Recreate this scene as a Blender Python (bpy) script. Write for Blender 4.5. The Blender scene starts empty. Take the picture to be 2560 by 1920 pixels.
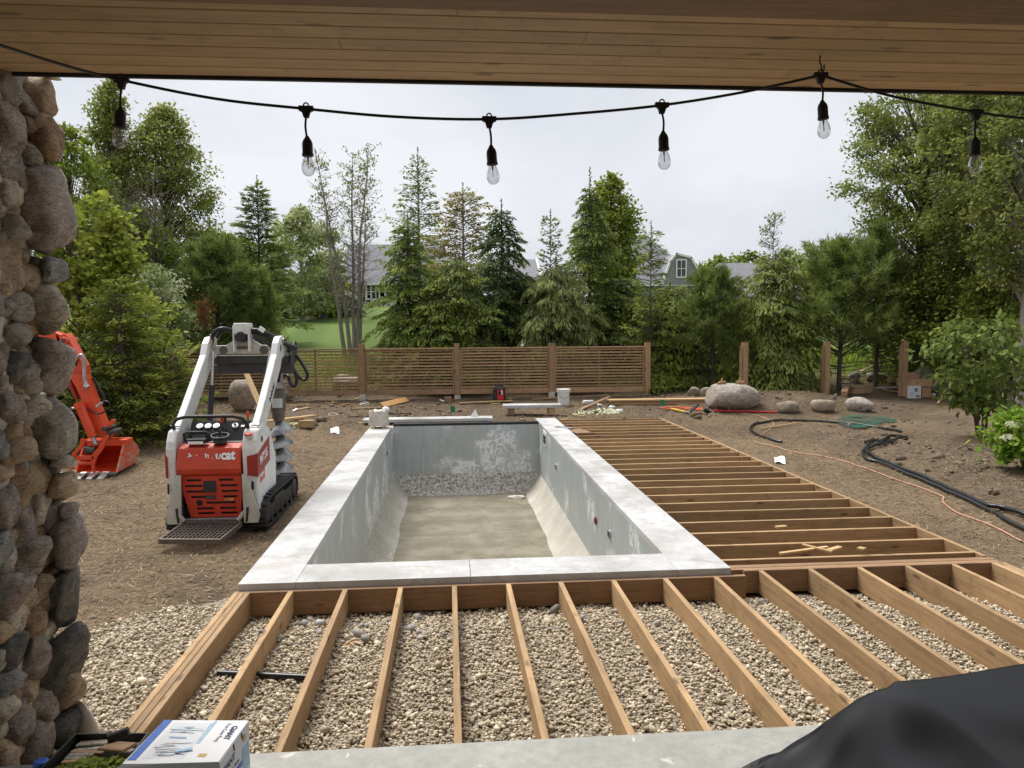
import bpy, math, random
import numpy as np
from mathutils import Vector, Matrix, Euler, noise as mnoise

R = math.radians
scene = bpy.context.scene
COL = scene.collection
random.seed(7)
rng = np.random.default_rng(7)

# ------------------------------------------------------------------ camera
CAM = np.array([0.0, -5.618, 1.933])
FPX, IW, IH = 1868.45, 2560, 1920
_y, _p, _r = R(4.5746), R(-4.198), R(-0.3865)
FW = np.array([math.sin(_y)*math.cos(_p), math.cos(_y)*math.cos(_p), math.sin(_p)])
RT0 = np.array([math.cos(_y), -math.sin(_y), 0.0])
UP0 = np.cross(RT0, FW)
RT = RT0*math.cos(_r)+UP0*math.sin(_r)
UPV = UP0*math.cos(_r)-RT0*math.sin(_r)
cam = bpy.data.cameras.new('camera')
cam.sensor_width = 36.0
cam.lens = FPX/IW*36.0
cam.clip_start = 0.05
cam.clip_end = 2000
camo = bpy.data.objects.new('camera', cam)
COL.objects.link(camo)
camo.matrix_world = Matrix(((RT[0], UPV[0], -FW[0], CAM[0]), (RT[1], UPV[1], -FW[1], CAM[1]), (RT[2], UPV[2], -FW[2], CAM[2]), (0, 0, 0, 1)))
scene.camera = camo

# ------------------------------------------------------------------ sky and sun (overcast)
SUN_EL, SUN_AZ = R(62), R(-35)      # azimuth from +Y, clockwise
world = bpy.data.worlds.new('World')
scene.world = world
world.use_nodes = True
wt = world.node_tree
wt.nodes.clear()
def wn(t, **k):
    n = wt.nodes.new(t)
    for a, b in k.items():
        setattr(n, a, b)
    return n
wout = wn('ShaderNodeOutputWorld')
wbg = wn('ShaderNodeBackground')
wsky = wn('ShaderNodeTexSky', sky_type='NISHITA')
wsky.sun_disc = False
wsky.sun_elevation = SUN_EL
wsky.sun_rotation = SUN_AZ
wsky.dust_density = 2.0
whs = wn('ShaderNodeHueSaturation')
whs.inputs['Saturation'].default_value = 0.25
wtc = wn('ShaderNodeTexCoord')
wmp = wn('ShaderNodeMapping')
wmp.inputs['Scale'].default_value = (1, 1, 2.6)
wno = wn('ShaderNodeTexNoise')
wno.inputs['Scale'].default_value = 1.7
wno.inputs['Detail'].default_value = 6
wno.inputs['Roughness'].default_value = 0.52
wno.inputs['Distortion'].default_value = 0.4
wcr = wn('ShaderNodeValToRGB')
wcr.color_ramp.elements[0].position = 0.34
wcr.color_ramp.elements[0].color = (0.565, 0.60, 0.68, 1)
wcr.color_ramp.elements[1].position = 0.66
wcr.color_ramp.elements[1].color = (0.86, 0.88, 0.925, 1)
wsc = wn('ShaderNodeVectorMath', operation='SCALE')
wsc.inputs['Scale'].default_value = 5.15
wmx = wn('ShaderNodeMix', data_type='RGBA')
wmx.inputs['Factor'].default_value = 0.9
wbg.inputs['Strength'].default_value = 0.10
L = wt.links.new
L(wsky.outputs[0], whs.inputs['Color'])
L(wtc.outputs['Generated'], wmp.inputs['Vector'])
L(wmp.outputs[0], wno.inputs['Vector'])
L(wno.outputs[0], wcr.inputs[0])
L(wcr.outputs[0], wsc.inputs[0])
L(whs.outputs[0], wmx.inputs['A'])
L(wsc.outputs[0], wmx.inputs['B'])
L(wmx.outputs['Result'], wbg.inputs['Color'])
L(wbg.outputs[0], wout.inputs['Surface'])

sun = bpy.data.lights.new('sun', 'SUN')
sun.energy = 2.3
sun.angle = R(30)
sun.color = (1.0, 0.97, 0.92)
suno = bpy.data.objects.new('sun', sun)
COL.objects.link(suno)
_sd = Vector((math.sin(SUN_AZ)*math.cos(SUN_EL), math.cos(SUN_AZ)*math.cos(SUN_EL), math.sin(SUN_EL)))
suno.rotation_euler = _sd.to_track_quat('Z', 'Y').to_euler()
suno.location = (0, 0, 30)

vs = scene.view_settings
vs.view_transform = 'Standard'
vs.look = 'None'
vs.exposure = 0.95
vs.gamma = 1.0

# ------------------------------------------------------------------ measuring helpers (surveyed pixel -> world point)
def ray(u, v):
    d = RT*((u-IW/2)/FPX)-UPV*((v-IH/2)/FPX)+FW
    return d
def on_z(u, v, z):
    d = ray(u, v)
    return Vector(CAM+d*((z-CAM[2])/d[2]))
def at_y(u, v, y):
    d = ray(u, v)
    return Vector(CAM+d*((y-CAM[1])/d[1]))
def at_d(u, v, z):          # at a depth from the camera
    return Vector(CAM+ray(u, v)*z)

_tab = np.random.default_rng(3).random((64, 64))
def vnoise(x, y):
    x = np.asarray(x, float); y = np.asarray(y, float)
    xi = np.floor(x).astype(int); yi = np.floor(y).astype(int)
    fx = x-xi; fy = y-yi
    fx = fx*fx*(3-2*fx); fy = fy*fy*(3-2*fy)
    a = _tab[xi % 64, yi % 64]; b = _tab[(xi+1) % 64, yi % 64]
    c = _tab[xi % 64, (yi+1) % 64]; d = _tab[(xi+1) % 64, (yi+1) % 64]
    return (a*(1-fx)+b*fx)*(1-fy)+(c*(1-fx)+d*fx)*fy-0.5
def sstep(a, b, x):
    t = np.clip((x-a)/(b-a), 0, 1)
    return t*t*(3-2*t)
def hz(x, y):
    x = np.asarray(x, float); y = np.asarray(y, float)
    z = np.interp(y, [-8, 0, 4, 10, 12.5, 14, 15, 17, 20, 30, 44, 66, 95, 500], [-.17, -.15, -.11, -.03, .05, .18, .42, .85, 1.2, 1.9, 2.65, 4.2, 5.2, 8.0])
    z = z+.34*np.exp(-((x-7.6)/2.6)**2-((y-11.9)/1.5)**2)
    z = z+.22*np.exp(-((x+4.3)/1.4)**2-((y-10.8)/1.6)**2)
    z = z+.30*np.exp(-((x+6.9)/2.2)**2-((y-9.5)/3)**2)
    bed = sstep(5.9, 6.8, x)*sstep(8.5, 6.5, y)*sstep(-6, -4, y)
    z = z+bed*.09
    rough = np.where((y < 14.2), 1.0, .4)
    z = z+rough*(.05*vnoise(x*.8, y*.8)+.03*vnoise(x*2.7+9, y*2.7))+bed*(.09*vnoise(x*3.3, y*3.3)+.05*vnoise(x*8, y*8))
    z = z+np.where(y > 11, .04, .012)*vnoise(x*6+3, y*6)*(y < 16)
    for xr_ in (-2.06, -2.84):
        z = z-.035*np.exp(-((x-xr_-.03*np.sin(y*.9))/.10)**2)*sstep(2.6, 3.6, y)*sstep(11.5, 9, y)*(.6+.8*(vnoise(x*0, y*5)+.5))+.018*np.exp(-((x-xr_-.17)/.07)**2)*sstep(2.6, 3.6, y)*sstep(11.5, 9, y)
    inside = ((x > -1.55) & (x < 4.45) & (y < .16) & (y > -2.6)) | ((x > 2.0) & (x < 4.455) & (y > -1) & (y < 10.1))
    z = np.where(inside, -.165-.045*sstep(-.6, -.1, y)+.02*vnoise(x*3, y*3), z)
    return z
def h1(x, y):
    return float(hz(x, y))
def ong(u, v, dz=0.0):      # ground point seen at a pixel
    d = ray(u, v)
    t = 2.0; prev = t
    while t < 200:
        p = CAM+d*t
        if p[2] < h1(p[0], p[1])+dz:
            a, b = prev, t
            for _ in range(18):
                m = (a+b)/2; p = CAM+d*m
                if p[2] < h1(p[0], p[1])+dz: b = m
                else: a = m
            return Vector(CAM+d*a)
        prev = t; t *= 1.02
    return Vector(CAM+d*60)

# ------------------------------------------------------------------ object helpers
def fast_mesh(name, verts, faces, tint=None):
    me = bpy.data.meshes.new(name)
    verts = np.asarray(verts, np.float32); faces = np.asarray(faces, np.int32)
    n, k = faces.shape
    me.vertices.add(len(verts)); me.vertices.foreach_set('co', verts.ravel())
    me.loops.add(n*k); me.loops.foreach_set('vertex_index', faces.ravel())
    me.polygons.add(n); me.polygons.foreach_set('loop_start', np.arange(0, n*k, k, dtype=np.int32))
    if tint is not None:
        at = me.attributes.new('tint', 'FLOAT', 'FACE')
        at.data.foreach_set('value', np.asarray(tint, np.float32))
    me.update(calc_edges=True)
    return me
def put(name, me, mat=None, parent=None, smooth=None, mtx=None):
    o = bpy.data.objects.new(name, me)
    COL.objects.link(o)
    if mat is not None and len(me.materials) == 0:
        me.materials.append(mat)
    if parent is not None: o.parent = parent
    if mtx is not None: o.matrix_basis = mtx
    if smooth is not None and me.polygons:
        me.polygons.foreach_set('use_smooth', [True]*len(me.polygons))
        if smooth < 179: me.set_sharp_from_angle(angle=R(smooth))
    return o
def tag(o, label, cat, group=None, kind=None):
    if label: o['label'] = label
    if cat: o['category'] = cat
    if group: o['group'] = group
    if kind: o['kind'] = kind
    return o
def thing(name, label, cat, loc=(0, 0, 0), rz=0.0, group=None):
    o = bpy.data.objects.new(name, None)
    COL.objects.link(o)
    o.empty_display_size = .1
    o.location = loc; o.rotation_euler = (0, 0, rz)
    return tag(o, label, cat, group)

class G:
    """collects shapes into one mesh"""
    def __init__(s): s.v = []; s.f = []
    def add(s, vs, fs):
        b = len(s.v); s.v += [tuple(p) for p in vs]; s.f += [tuple(b+i for i in f) for f in fs]; return s
    def box(s, c, d, rot=None):
        x, y, z = d[0]/2, d[1]/2, d[2]/2
        P = [Vector((i*x, j*y, k*z)) for i in (-1, 1) for j in (-1, 1) for k in (-1, 1)]
        if rot is not None:
            m = rot.to_matrix() if isinstance(rot, Euler) else (Euler(rot).to_matrix() if isinstance(rot, tuple) else rot)
            P = [m @ p for p in P]
        P = [p+Vector(c) for p in P]
        return s.add(P, [(0, 1, 3, 2), (4, 6, 7, 5), (0, 4, 5, 1), (2, 3, 7, 6), (0, 2, 6, 4), (1, 5, 7, 3)])
    def bx(s, x0, x1, y0, y1, z0, z1):
        return s.box(((x0+x1)/2, (y0+y1)/2, (z0+z1)/2), (x1-x0, y1-y0, z1-z0))
    def tube(s, pts, r, n=8, cap=True):
        pts = [Vector(p) for p in pts]
        rs = r if isinstance(r, (list, tuple)) else [r]*len(pts)
        b = len(s.v); up = None
        for i, p in enumerate(pts):
            t = (pts[min(i+1, len(pts)-1)]-pts[max(i-1, 0)])
            t = t.normalized() if t.length > 1e-9 else Vector((0, 0, 1))
            if up is None:
                up = Vector((0, 0, 1)) if abs(t.z) < .9 else Vector((1, 0, 0))
            a = t.cross(up)
            if a.length < 1e-6: a = t.cross(Vector((0, 1, 0)))
            a.normalize(); c = a.cross(t).normalized(); up = c
            for k in range(n):
                w = 2*math.pi*k/n
                s.v.append(tuple(p+(a*math.cos(w)+c*math.sin(w))*rs[i]))
        m = len(pts)
        for i in range(m-1):
            for k in range(n):
                s.f.append((b+i*n+k, b+i*n+(k+1) % n, b+(i+1)*n+(k+1) % n, b+(i+1)*n+k))
        if cap:
            s.f.append(tuple(b+k for k in range(n))[::-1]); s.f.append(tuple(b+(m-1)*n+k for k in range(n)))
        return s
    def cyl(s, p0, p1, r0, r1=None, n=16):
        return s.tube([p0, p1], [r0, r0 if r1 is None else r1], n)
    def lathe(s, prof, c=(0, 0, 0), n=20, cap=True):
        b = len(s.v)
        for r, z in prof:
            for k in range(n):
                w = 2*math.pi*k/n
                s.v.append((c[0]+r*math.cos(w), c[1]+r*math.sin(w), c[2]+z))
        for i in range(len(prof)-1):
            for k in range(n):
                s.f.append((b+i*n+k, b+i*n+(k+1) % n, b+(i+1)*n+(k+1) % n, b+(i+1)*n+k))
        if cap:
            s.f.append(tuple(b+k for k in range(n))[::-1]); s.f.append(tuple(b+(len(prof)-1)*n+k for k in range(n)))
        return s
    def prism(s, poly, axis, a, b_):
        """extrude a 2D polygon along an axis ('x': poly=(y,z), 'y': poly=(x,z), 'z': poly=(x,y))"""
        def mk(p, t):
            return {'x': (t, p[0], p[1]), 'y': (p[0], t, p[1]), 'z': (p[0], p[1], t)}[axis]
        n = len(poly)
        vs_ = [mk(p, a) for p in poly]+[mk(p, b_) for p in poly]
        fs = [tuple(range(n)), tuple(range(n, 2*n))[::-1]]+[(i, n+i, n+(i+1) % n, (i+1) % n) for i in range(n)]
        return s.add(vs_, fs)
    def mesh(s, name):
        me = bpy.data.meshes.new(name)
        me.from_pydata(s.v, [], s.f)
        import bmesh
        bm = bmesh.new(); bm.from_mesh(me)
        bmesh.ops.recalc_face_normals(bm, faces=bm.faces)
        bm.to_mesh(me); bm.free()
        return me
    def build(s, name, mat, parent=None, smooth=None, bevel=0, seg=2, mtx=None):
        o = put(name, s.mesh(name), mat, parent, smooth, mtx)
        if bevel:
            m = o.modifiers.new('bevel', 'BEVEL'); m.width = bevel; m.segments = seg; m.limit_method = 'ANGLE'; m.angle_limit = R(40)
            m.harden_normals = False
        return o

_bc = {}
def board_mesh(Lx, W, T, ch=.003):
    """chamfered board, length on local x, width y, thickness z; mesh data shared between alike boards"""
    key = (round(Lx, 3), round(W, 3), round(T, 3))
    if key in _bc: return _bc[key]
    ch = min(ch, T*.25, W*.25)
    hx, hy, hz_ = Lx/2, W/2, T/2
    vs_ = []
    for sx in (-1, 1):
        ring = [(hy-ch, hz_), (hy, hz_-ch), (hy, -hz_+ch), (hy-ch, -hz_), (-hy+ch, -hz_), (-hy, -hz_+ch), (-hy, hz_-ch), (-hy+ch, hz_)]
        vs_ += [(sx*hx, y, z) for y, z in ring]
    fs = [tuple(range(8)), tuple(range(8, 16))[::-1]]+[(i, i+8, (i+1) % 8+8, (i+1) % 8) for i in range(8)]
    g = G(); g.add(vs_, fs)
    me = g.mesh('board')
    _bc[key] = me
    return me
def frame(p0, p1, up=(0, 0, 1)):
    p0 = Vector(p0); p1 = Vector(p1)
    x = (p1-p0).normalized(); u = Vector(up)
    y = u.cross(x)
    if y.length < 1e-6: y = Vector((0, 1, 0)).cross(x)
    y.normalize(); z = x.cross(y)
    c = (p0+p1)/2
    return Matrix(((x.x, y.x, z.x, c.x), (x.y, y.y, z.y, c.y), (x.z, y.z, z.z, c.z), (0, 0, 0, 1)))
def board(name, p0, p1, W, T, mat, parent=None, up=(0, 0, 1)):
    p0 = Vector(p0); p1 = Vector(p1)
    me = board_mesh((p1-p0).length, W, T)
    if me.materials and me.materials[0] != mat:
        me = me.copy(); me.materials.clear(); me.materials.append(mat)
    return put(name, me, mat, parent, None, frame(p0, p1, up))

def text_part(name, body, size, mat, parent, mtx, bold=.0, ext=.001, sx=1.0):
    cu = bpy.data.curves.new(name, 'FONT')
    cu.body = body; cu.size = size; cu.offset = bold; cu.extrude = ext; cu.align_x = 'CENTER'; cu.align_y = 'CENTER'
    cu.resolution_u = 3
    t = bpy.data.objects.new('tmp', cu); COL.objects.link(t)
    bpy.context.view_layer.update()
    me = bpy.data.meshes.new_from_object(t.evaluated_get(bpy.context.evaluated_depsgraph_get()))
    bpy.data.objects.remove(t); bpy.data.curves.remove(cu)
    me.materials.clear()
    return put(name, me, mat, parent, None, mtx @ Matrix.Diagonal((sx, 1, 1, 1)))

_ico = {}
def ico(sub):
    if sub not in _ico:
        import bmesh
        bm = bmesh.new(); bmesh.ops.create_icosphere(bm, subdivisions=sub, radius=1)
        _ico[sub] = (np.array([v.co[:] for v in bm.verts]), np.array([[v.index for v in f.verts] for f in bm.faces]))
        bm.free()
    return _ico[sub]
def stone_mesh(name, rx, ry, rz, seed, sub=3, rough=.12, p=2.5, flat=0):
    """a rounded boulder: superellipsoid with lumpy noise and a few flattened facets"""
    v, f = ico(sub)
    r_ = random.Random(seed)
    n = v/((np.abs(v)**p).sum(1)**(1/p))[:, None]
    off = Vector((r_.uniform(-50, 50), r_.uniform(-50, 50), r_.uniform(-50, 50)))
    d = np.array([mnoise.fractal(Vector(q)*1.3+off, .8, 2.1, 5) for q in v])
    n = n*(1+rough*d)[:, None]
    for k in range(flat):
        a = Vector((r_.gauss(0, 1), r_.gauss(0, 1), r_.gauss(0, 1))).normalized(); a = np.array(a)
        dist = n @ a; lim = r_.uniform(.62, .82)
        n = n-np.outer(np.clip(dist-lim, 0, None), a)*.85
    return fast_mesh(name, n*np.array([rx, ry, rz]), f)
# ------------------------------------------------------------------ materials
class NT:
    def __init__(s, name):
        s.m = bpy.data.materials.new(name); s.m.use_nodes = True
        s.t = s.m.node_tree; s.t.nodes.clear()
        s.out = s.n('ShaderNodeOutputMaterial')
        s.b = s.n('ShaderNodeBsdfPrincipled')
        s.l(s.b.outputs[0], s.out.inputs['Surface'])
        s.tc = s.n('ShaderNodeTexCoord')
        s.oi = s.n('ShaderNodeObjectInfo')
    def n(s, t, **k):
        x = s.t.nodes.new(t)
        for a, b in k.items(): setattr(x, a, b)
        return x
    def l(s, a, b): s.t.links.new(a, b)
    def vec(s, coord='Object', scale=(1, 1, 1), rand=True, rot=(0, 0, 0)):
        mp = s.n('ShaderNodeMapping'); mp.inputs['Scale'].default_value = scale; mp.inputs['Rotation'].default_value = rot
        src = s.tc.outputs['Object'] if coord == 'Object' else None
        if coord == 'World':
            g = s.n('ShaderNodeNewGeometry'); src = g.outputs['Position']
        s.l(src, mp.inputs['Vector'])
        if rand and coord == 'Object':
            sc = s.n('ShaderNodeVectorMath', operation='SCALE'); cb = s.n('ShaderNodeCombineXYZ')
            for i in range(3): s.l(s.oi.outputs['Random'], cb.inputs[i])
            s.l(cb.outputs[0], sc.inputs[0]); sc.inputs['Scale'].default_value = 37.0
            s.l(sc.outputs[0], mp.inputs['Location'])
        return mp.outputs[0]
    def noise(s, v, scale, detail=5, rough=.55, dist=0):
        x = s.n('ShaderNodeTexNoise'); s.l(v, x.inputs['Vector'])
        x.inputs['Scale'].default_value = scale; x.inputs['Detail'].default_value = detail
        x.inputs['Roughness'].default_value = rough; x.inputs['Distortion'].default_value = dist
        return x.outputs[0]
    def vor(s, v, scale, feature='F1', out='Distance'):
        x = s.n('ShaderNodeTexVoronoi'); x.feature = feature; s.l(v, x.inputs['Vector']); x.inputs['Scale'].default_value = scale
        return x.outputs[out]
    def ramp(s, f, stops):
        x = s.n('ShaderNodeValToRGB'); e = x.color_ramp.elements
        while len(e) < len(stops): e.new(.5)
        for el, (p, c) in zip(e, stops):
            el.position = p; el.color = (*c, 1) if len(c) == 3 else c
        s.l(f, x.inputs[0]); return x.outputs[0]
    def mr(s, f, a, b, c=0.0, d=1.0):
        x = s.n('ShaderNodeMapRange'); s.l(f, x.inputs[0])
        for i, w in enumerate((a, b, c, d)): x.inputs[i+1].default_value = w
        return x.outputs[0]
    def mix(s, f, a, b, mode='MIX'):
        x = s.n('ShaderNodeMix', data_type='RGBA', blend_type=mode)
        if isinstance(f, (int, float)): x.inputs['Factor'].default_value = f
        else: s.l(f, x.inputs['Factor'])
        for w, k in ((a, 'A'), (b, 'B')):
            if isinstance(w, tuple): x.inputs[k].default_value = (*w, 1)
            else: s.l(w, x.inputs[k])
        return x.outputs['Result']
    def math(s, op, a, b):
        x = s.n('ShaderNodeMath', operation=op)
        for i, w in enumerate((a, b)):
            if isinstance(w, (int, float)): x.inputs[i].default_value = w
            else: s.l(w, x.inputs[i])
        return x.outputs[0]
    def vary(s, col, amt):
        """per-object brightness variation"""
        g = s.mr(s.oi.outputs['Random'], 0, 1, 1-amt, 1+amt)
        x = s.n('ShaderNodeVectorMath', operation='SCALE'); s.l(col, x.inputs[0]); s.l(g, x.inputs['Scale'])
        return x.outputs[0]
    def bump(s, h, strength, dist):
        x = s.n('ShaderNodeBump'); x.inputs['Strength'].default_value = strength; x.inputs['Distance'].default_value = dist
        s.l(h, x.inputs['Height']); s.l(x.outputs[0], s.b.inputs['Normal'])
    def fin(s, col=None, rough=.8, metal=0, spec=.5):
        if col is not None:
            if isinstance(col, tuple): s.b.inputs['Base Color'].default_value = (*col, 1)
            else: s.l(col, s.b.inputs['Base Color'])
        if isinstance(rough, (int, float)): s.b.inputs['Roughness'].default_value = rough
        else: s.l(rough, s.b.inputs['Roughness'])
        s.b.inputs['Metallic'].default_value = metal
        s.b.inputs['Specular IOR Level'].default_value = spec
        return s.m

def plain(name, c, rough=.6, metal=0, var=.12, scale=9, bump=0, spec=.5):
    n = NT(name); v = n.vec()
    f = n.noise(v, scale, 6, .6)
    lo = tuple(x*(1-var) for x in c); hi = tuple(min(1, x*(1+var)) for x in c)
    if bump: n.bump(f, bump, .01)
    return n.fin(n.ramp(f, [(.3, lo), (.7, hi)]), rough, metal, spec)

def wood(name, c, dark, var=.18, rough=.75, wet=0.0, knots=True):
    n = NT(name)
    v = n.vec(scale=(1.2, 22, 22)); v2 = n.vec(scale=(.9, 3, 3)); v3 = n.vec(scale=(2.2, 7, 7))
    g = n.noise(v, 2.2, 6, .65, .6)
    big = n.noise(v2, 1.3, 4, .6)
    col = n.ramp(g, [(.25, dark), (.55, c), (.8, tuple(min(1, x*1.15) for x in c))])
    col = n.mix(n.mr(big, .35, .7, 0, .55), col, n.ramp(g, [(.3, tuple(x*.6 for x in dark)), (.7, tuple(x*.72 for x in c))]))
    if knots:
        k = n.vor(v3, 1.0)
        col = n.mix(n.mr(k, .07, .15, .85, 0), col, tuple(x*.35 for x in dark))
    st = n.noise(n.vec(scale=(1, 1, 1)), 6.5, 7, .75)
    col = n.mix(n.mr(st, .54, .70, 0, .55), col, tuple(x*.55 for x in dark))
    col = n.mix(n.mr(st, .28, .42, .45, 0), col, tuple(min(1, x*1.25+.02) for x in c))
    n.bump(g, .35, .004)
    return n.fin(n.vary(col, var), rough if not wet else .45)

def stonemat(name, a, b, c, scale=7, speck=0.5):
    n = NT(name); v = n.vec(); vs_ = n.vec(scale=(1, 1, 2.6), rot=(.6, .4, .3))
    f = n.noise(v, scale*1.5, 8, .66, .9); g = n.noise(vs_, scale*2.6, 7, .75, 1.4); h = n.noise(v, scale*14, 4, .75)
    col = n.ramp(f, [(.28, a), (.5, b), (.72, c)])
    col = n.mix(n.mr(g, .50, .62, 0, .75), col, tuple(x*.42 for x in a))
    col = n.mix(n.mr(h, .56, .68, 0, speck), col, tuple(min(1, x*1.5) for x in c))
    col = n.mix(n.mr(h, .30, .42, speck, 0), col, tuple(x*.45 for x in a))
    hh = n.math('ADD', n.math('MULTIPLY', g, .8), n.math('MULTIPLY', h, .25))
    n.bump(hh, .9, .02)
    return n.fin(n.vary(col, .1), .72)

M = {}
M['joist'] = wood('treated_lumber', (.47, .305, .155), (.31, .19, .092), .2)
M['joist_dark'] = wood('treated_lumber_brown', (.36, .215, .115), (.24, .14, .072), .15)
M['fence'] = wood('fence_cedar', (.42, .26, .14), (.28, .165, .088), .2)
M['soffit'] = wood('soffit_cedar', (.54, .355, .18), (.43, .27, .13), .07, .55)
M['beam'] = wood('beam_wood', (.30, .17, .08), (.2, .11, .05), .05, .6)
M['pine'] = wood('fresh_pine', (.60, .40, .20), (.44, .28, .12), .2)
M['plywood'] = wood('orange_board', (.60, .33, .13), (.45, .23, .09), .1)
M['bark'] = stonemat('bark', (.06, .045, .035), (.11, .085, .066), (.17, .14, .115), 14, .3)
M['bark_grey'] = stonemat('bark_grey', (.24, .205, .175), (.38, .335, .29), (.52, .47, .42), 16, .3)
M['twig'] = stonemat('twig', (.13, .105, .08), (.2, .165, .13), (.3, .25, .2), 8, .2)
M['stone'] = [stonemat('stone_grey', (0.222, 0.196, 0.157), (0.410, 0.360, 0.293), (0.615, 0.548, 0.450)),
              stonemat('stone_tan', (0.290, 0.205, 0.120), (0.529, 0.393, 0.247), (0.734, 0.572, 0.390)),
              stonemat('stone_mauve', (0.202, 0.157, 0.136), (0.403, 0.332, 0.280), (0.638, 0.549, 0.472), 9, .7),
              stonemat('stone_dark', (0.077, 0.073, 0.067), (0.179, 0.172, 0.150), (0.359, 0.336, 0.293), 10, .6),
              stonemat('stone_beige', (0.376, 0.311, 0.210), (0.649, 0.556, 0.413), (0.800, 0.776, 0.600)),
              stonemat('stone_brown', (0.222, 0.139, 0.074), (0.427, 0.278, 0.157), (0.598, 0.425, 0.256)),
              stonemat('stone_blue', (0.171, 0.172, 0.173), (0.325, 0.318, 0.307), (0.529, 0.506, 0.473)),
              stonemat('stone_rust', (0.325, 0.163, 0.083), (0.564, 0.311, 0.166), (0.717, 0.458, 0.270))]
M['boulder'] = stonemat('boulder_granite', (.14, .115, .09), (.36, .31, .255), (.62, .56, .48), 7, .9)
M['boulder_tan'] = stonemat('boulder_tan', (.17, .13, .09), (.33, .265, .19), (.50, .42, .32), 6, .6)
M['mortar'] = plain('mortar', (.56, .52, .45), .9, 0, .2, 14, .6)
M['white_paint'] = plain('white_paint', (.74, .74, .72), .35, 0, .08, 5)
M['old_white'] = plain('worn_cream_paint', (.52, .49, .42), .5, 0, .22, 7)
M['red_paint'] = plain('red_orange_paint', (.62, .055, .025), .38, 0, .16, 5)
M['red_dark'] = plain('dark_red_paint_and_shade', (.30, .018, .012), .45, 0, .22, 7)
M['orange_paint'] = plain('excavator_paint', (.72, .075, .022), .32, 0, .1, 6)
M['black'] = plain('black_plastic', (.018, .018, .019), .5, 0, .3, 20)
M['black_gloss'] = plain('black_rubber_hose', (.014, .014, .015), .3, 0, .2, 20)
M['panel'] = plain('matt_black_panel', (.012, .012, .013), .85, 0, .3, 20, 0, .2)
M['void'] = plain('unlit_cavity', (.012, .012, .012), .9, 0, .2, 20)
M['rubber'] = plain('track_rubber', (.035, .034, .033), .8, 0, .4, 10, .3)
M['dark_metal'] = plain('dark_steel', (.07, .068, .066), .5, .4, .3, 9)
M['grey_metal'] = plain('grey_steel', (.33, .33, .33), .42, .7, .25, 9)
M['worn_steel'] = plain('worn_steel', (.47, .46, .45), .35, .85, .35, 9)
M['rusty'] = plain('weathered_steel', (.15, .125, .105), .6, .3, .3, 20, .3)
M['auger_steel'] = plain('auger_steel', (.36, .355, .35), .38, .5, .6, 9, .2)
M['white'] = plain('white_plastic', (.80, .80, .78), .45, 0, .05, 6)
M['paper'] = plain('paper', (.86, .86, .86), .8, 0, .03, 3)
M['green_flag'] = plain('green_plastic', (.01, .26, .11), .5, 0, .1, 5)
M['yellow'] = plain('yellow_fibreglass', (.75, .47, .02), .4, 0, .08, 5)
M['red_handle'] = plain('red_fibreglass', (.55, .012, .02), .4, 0, .08, 5)
M['orange_cord'] = plain('faded_orange_cord', (.62, .33, .22), .6, 0, .15, 30)
M['bright_orange'] = plain('orange_rope', (.8, .14, .04), .6, 0, .15, 30)
M['card'] = plain('cardboard', (.46, .28, .15), .8, 0, .1, 5)
M['carton_white'] = plain('white_carton', (.72, .74, .77), .6, 0, .05, 6)
M['blue'] = plain('blue_print', (.04, .13, .50), .45, 0, .15, 30)
M['navy'] = plain('navy_print', (.012, .02, .10), .5, 0, .1, 5)
M['light_blue'] = plain('light_blue_print', (.35, .55, .72), .5, 0, .15, 30)
M['gold'] = plain('gold_print', (.55, .38, .08), .5, 0, .1, 5)
M['print_grey'] = plain('grey_print', (.25, .26, .30), .6, 0, .1, 5)
M['purple'] = plain('purple_plastic', (.26, .05, .30), .4, 0, .1, 5)
M['cloth_white'] = plain('off_white_cloth', (.66, .60, .55), .9, 0, .08, 8)
M['siding'] = plain('grey_siding', (.27, .275, .29), .8, 0, .1, 3)
M['trim'] = plain('white_trim', (.76, .76, .74), .6, 0, .05, 3)
M['roof'] = plain('asphalt_shingle', (.22, .22, .235), .9, 0, .25, 6)
M['pale_siding'] = plain('pale_siding', (.70, .69, .66), .8, 0, .08, 3)
M['gauge'] = plain('gauge_face', (.62, .63, .62), .3, 0, .05, 30)
M['bin_blue'] = plain('blue_bin_plastic', (.10, .16, .26), .5, 0, .1, 4)
M['warning'] = plain('warning_orange', (.72, .30, .08), .5, 0, .1, 8)
M['lichen'] = plain('moss', (.10, .13, .03), .9, 0, .3, 20)

def pane_mat():
    n = NT('window_glass')
    return n.fin((.03, .035, .04), .08, 0, .6)
M['pane'] = pane_mat()

def thin_glass():
    n = NT('bulb_glass')
    tr = n.n('ShaderNodeBsdfTransparent'); tr.inputs[0].default_value = (.93, .94, .95, 1)
    gl = n.n('ShaderNodeBsdfGlossy'); gl.inputs['Roughness'].default_value = .08
    fr = n.n('ShaderNodeLayerWeight'); fr.inputs['Blend'].default_value = .32
    mx = n.n('ShaderNodeMixShader')
    n.l(n.mr(fr.outputs['Facing'], 0, 1, .16, .75), mx.inputs[0]); n.l(tr.outputs[0], mx.inputs[1]); n.l(gl.outputs[0], mx.inputs[2])
    n.l(mx.outputs[0], n.out.inputs['Surface'])
    return n.m
M['bulb'] = thin_glass()

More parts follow.
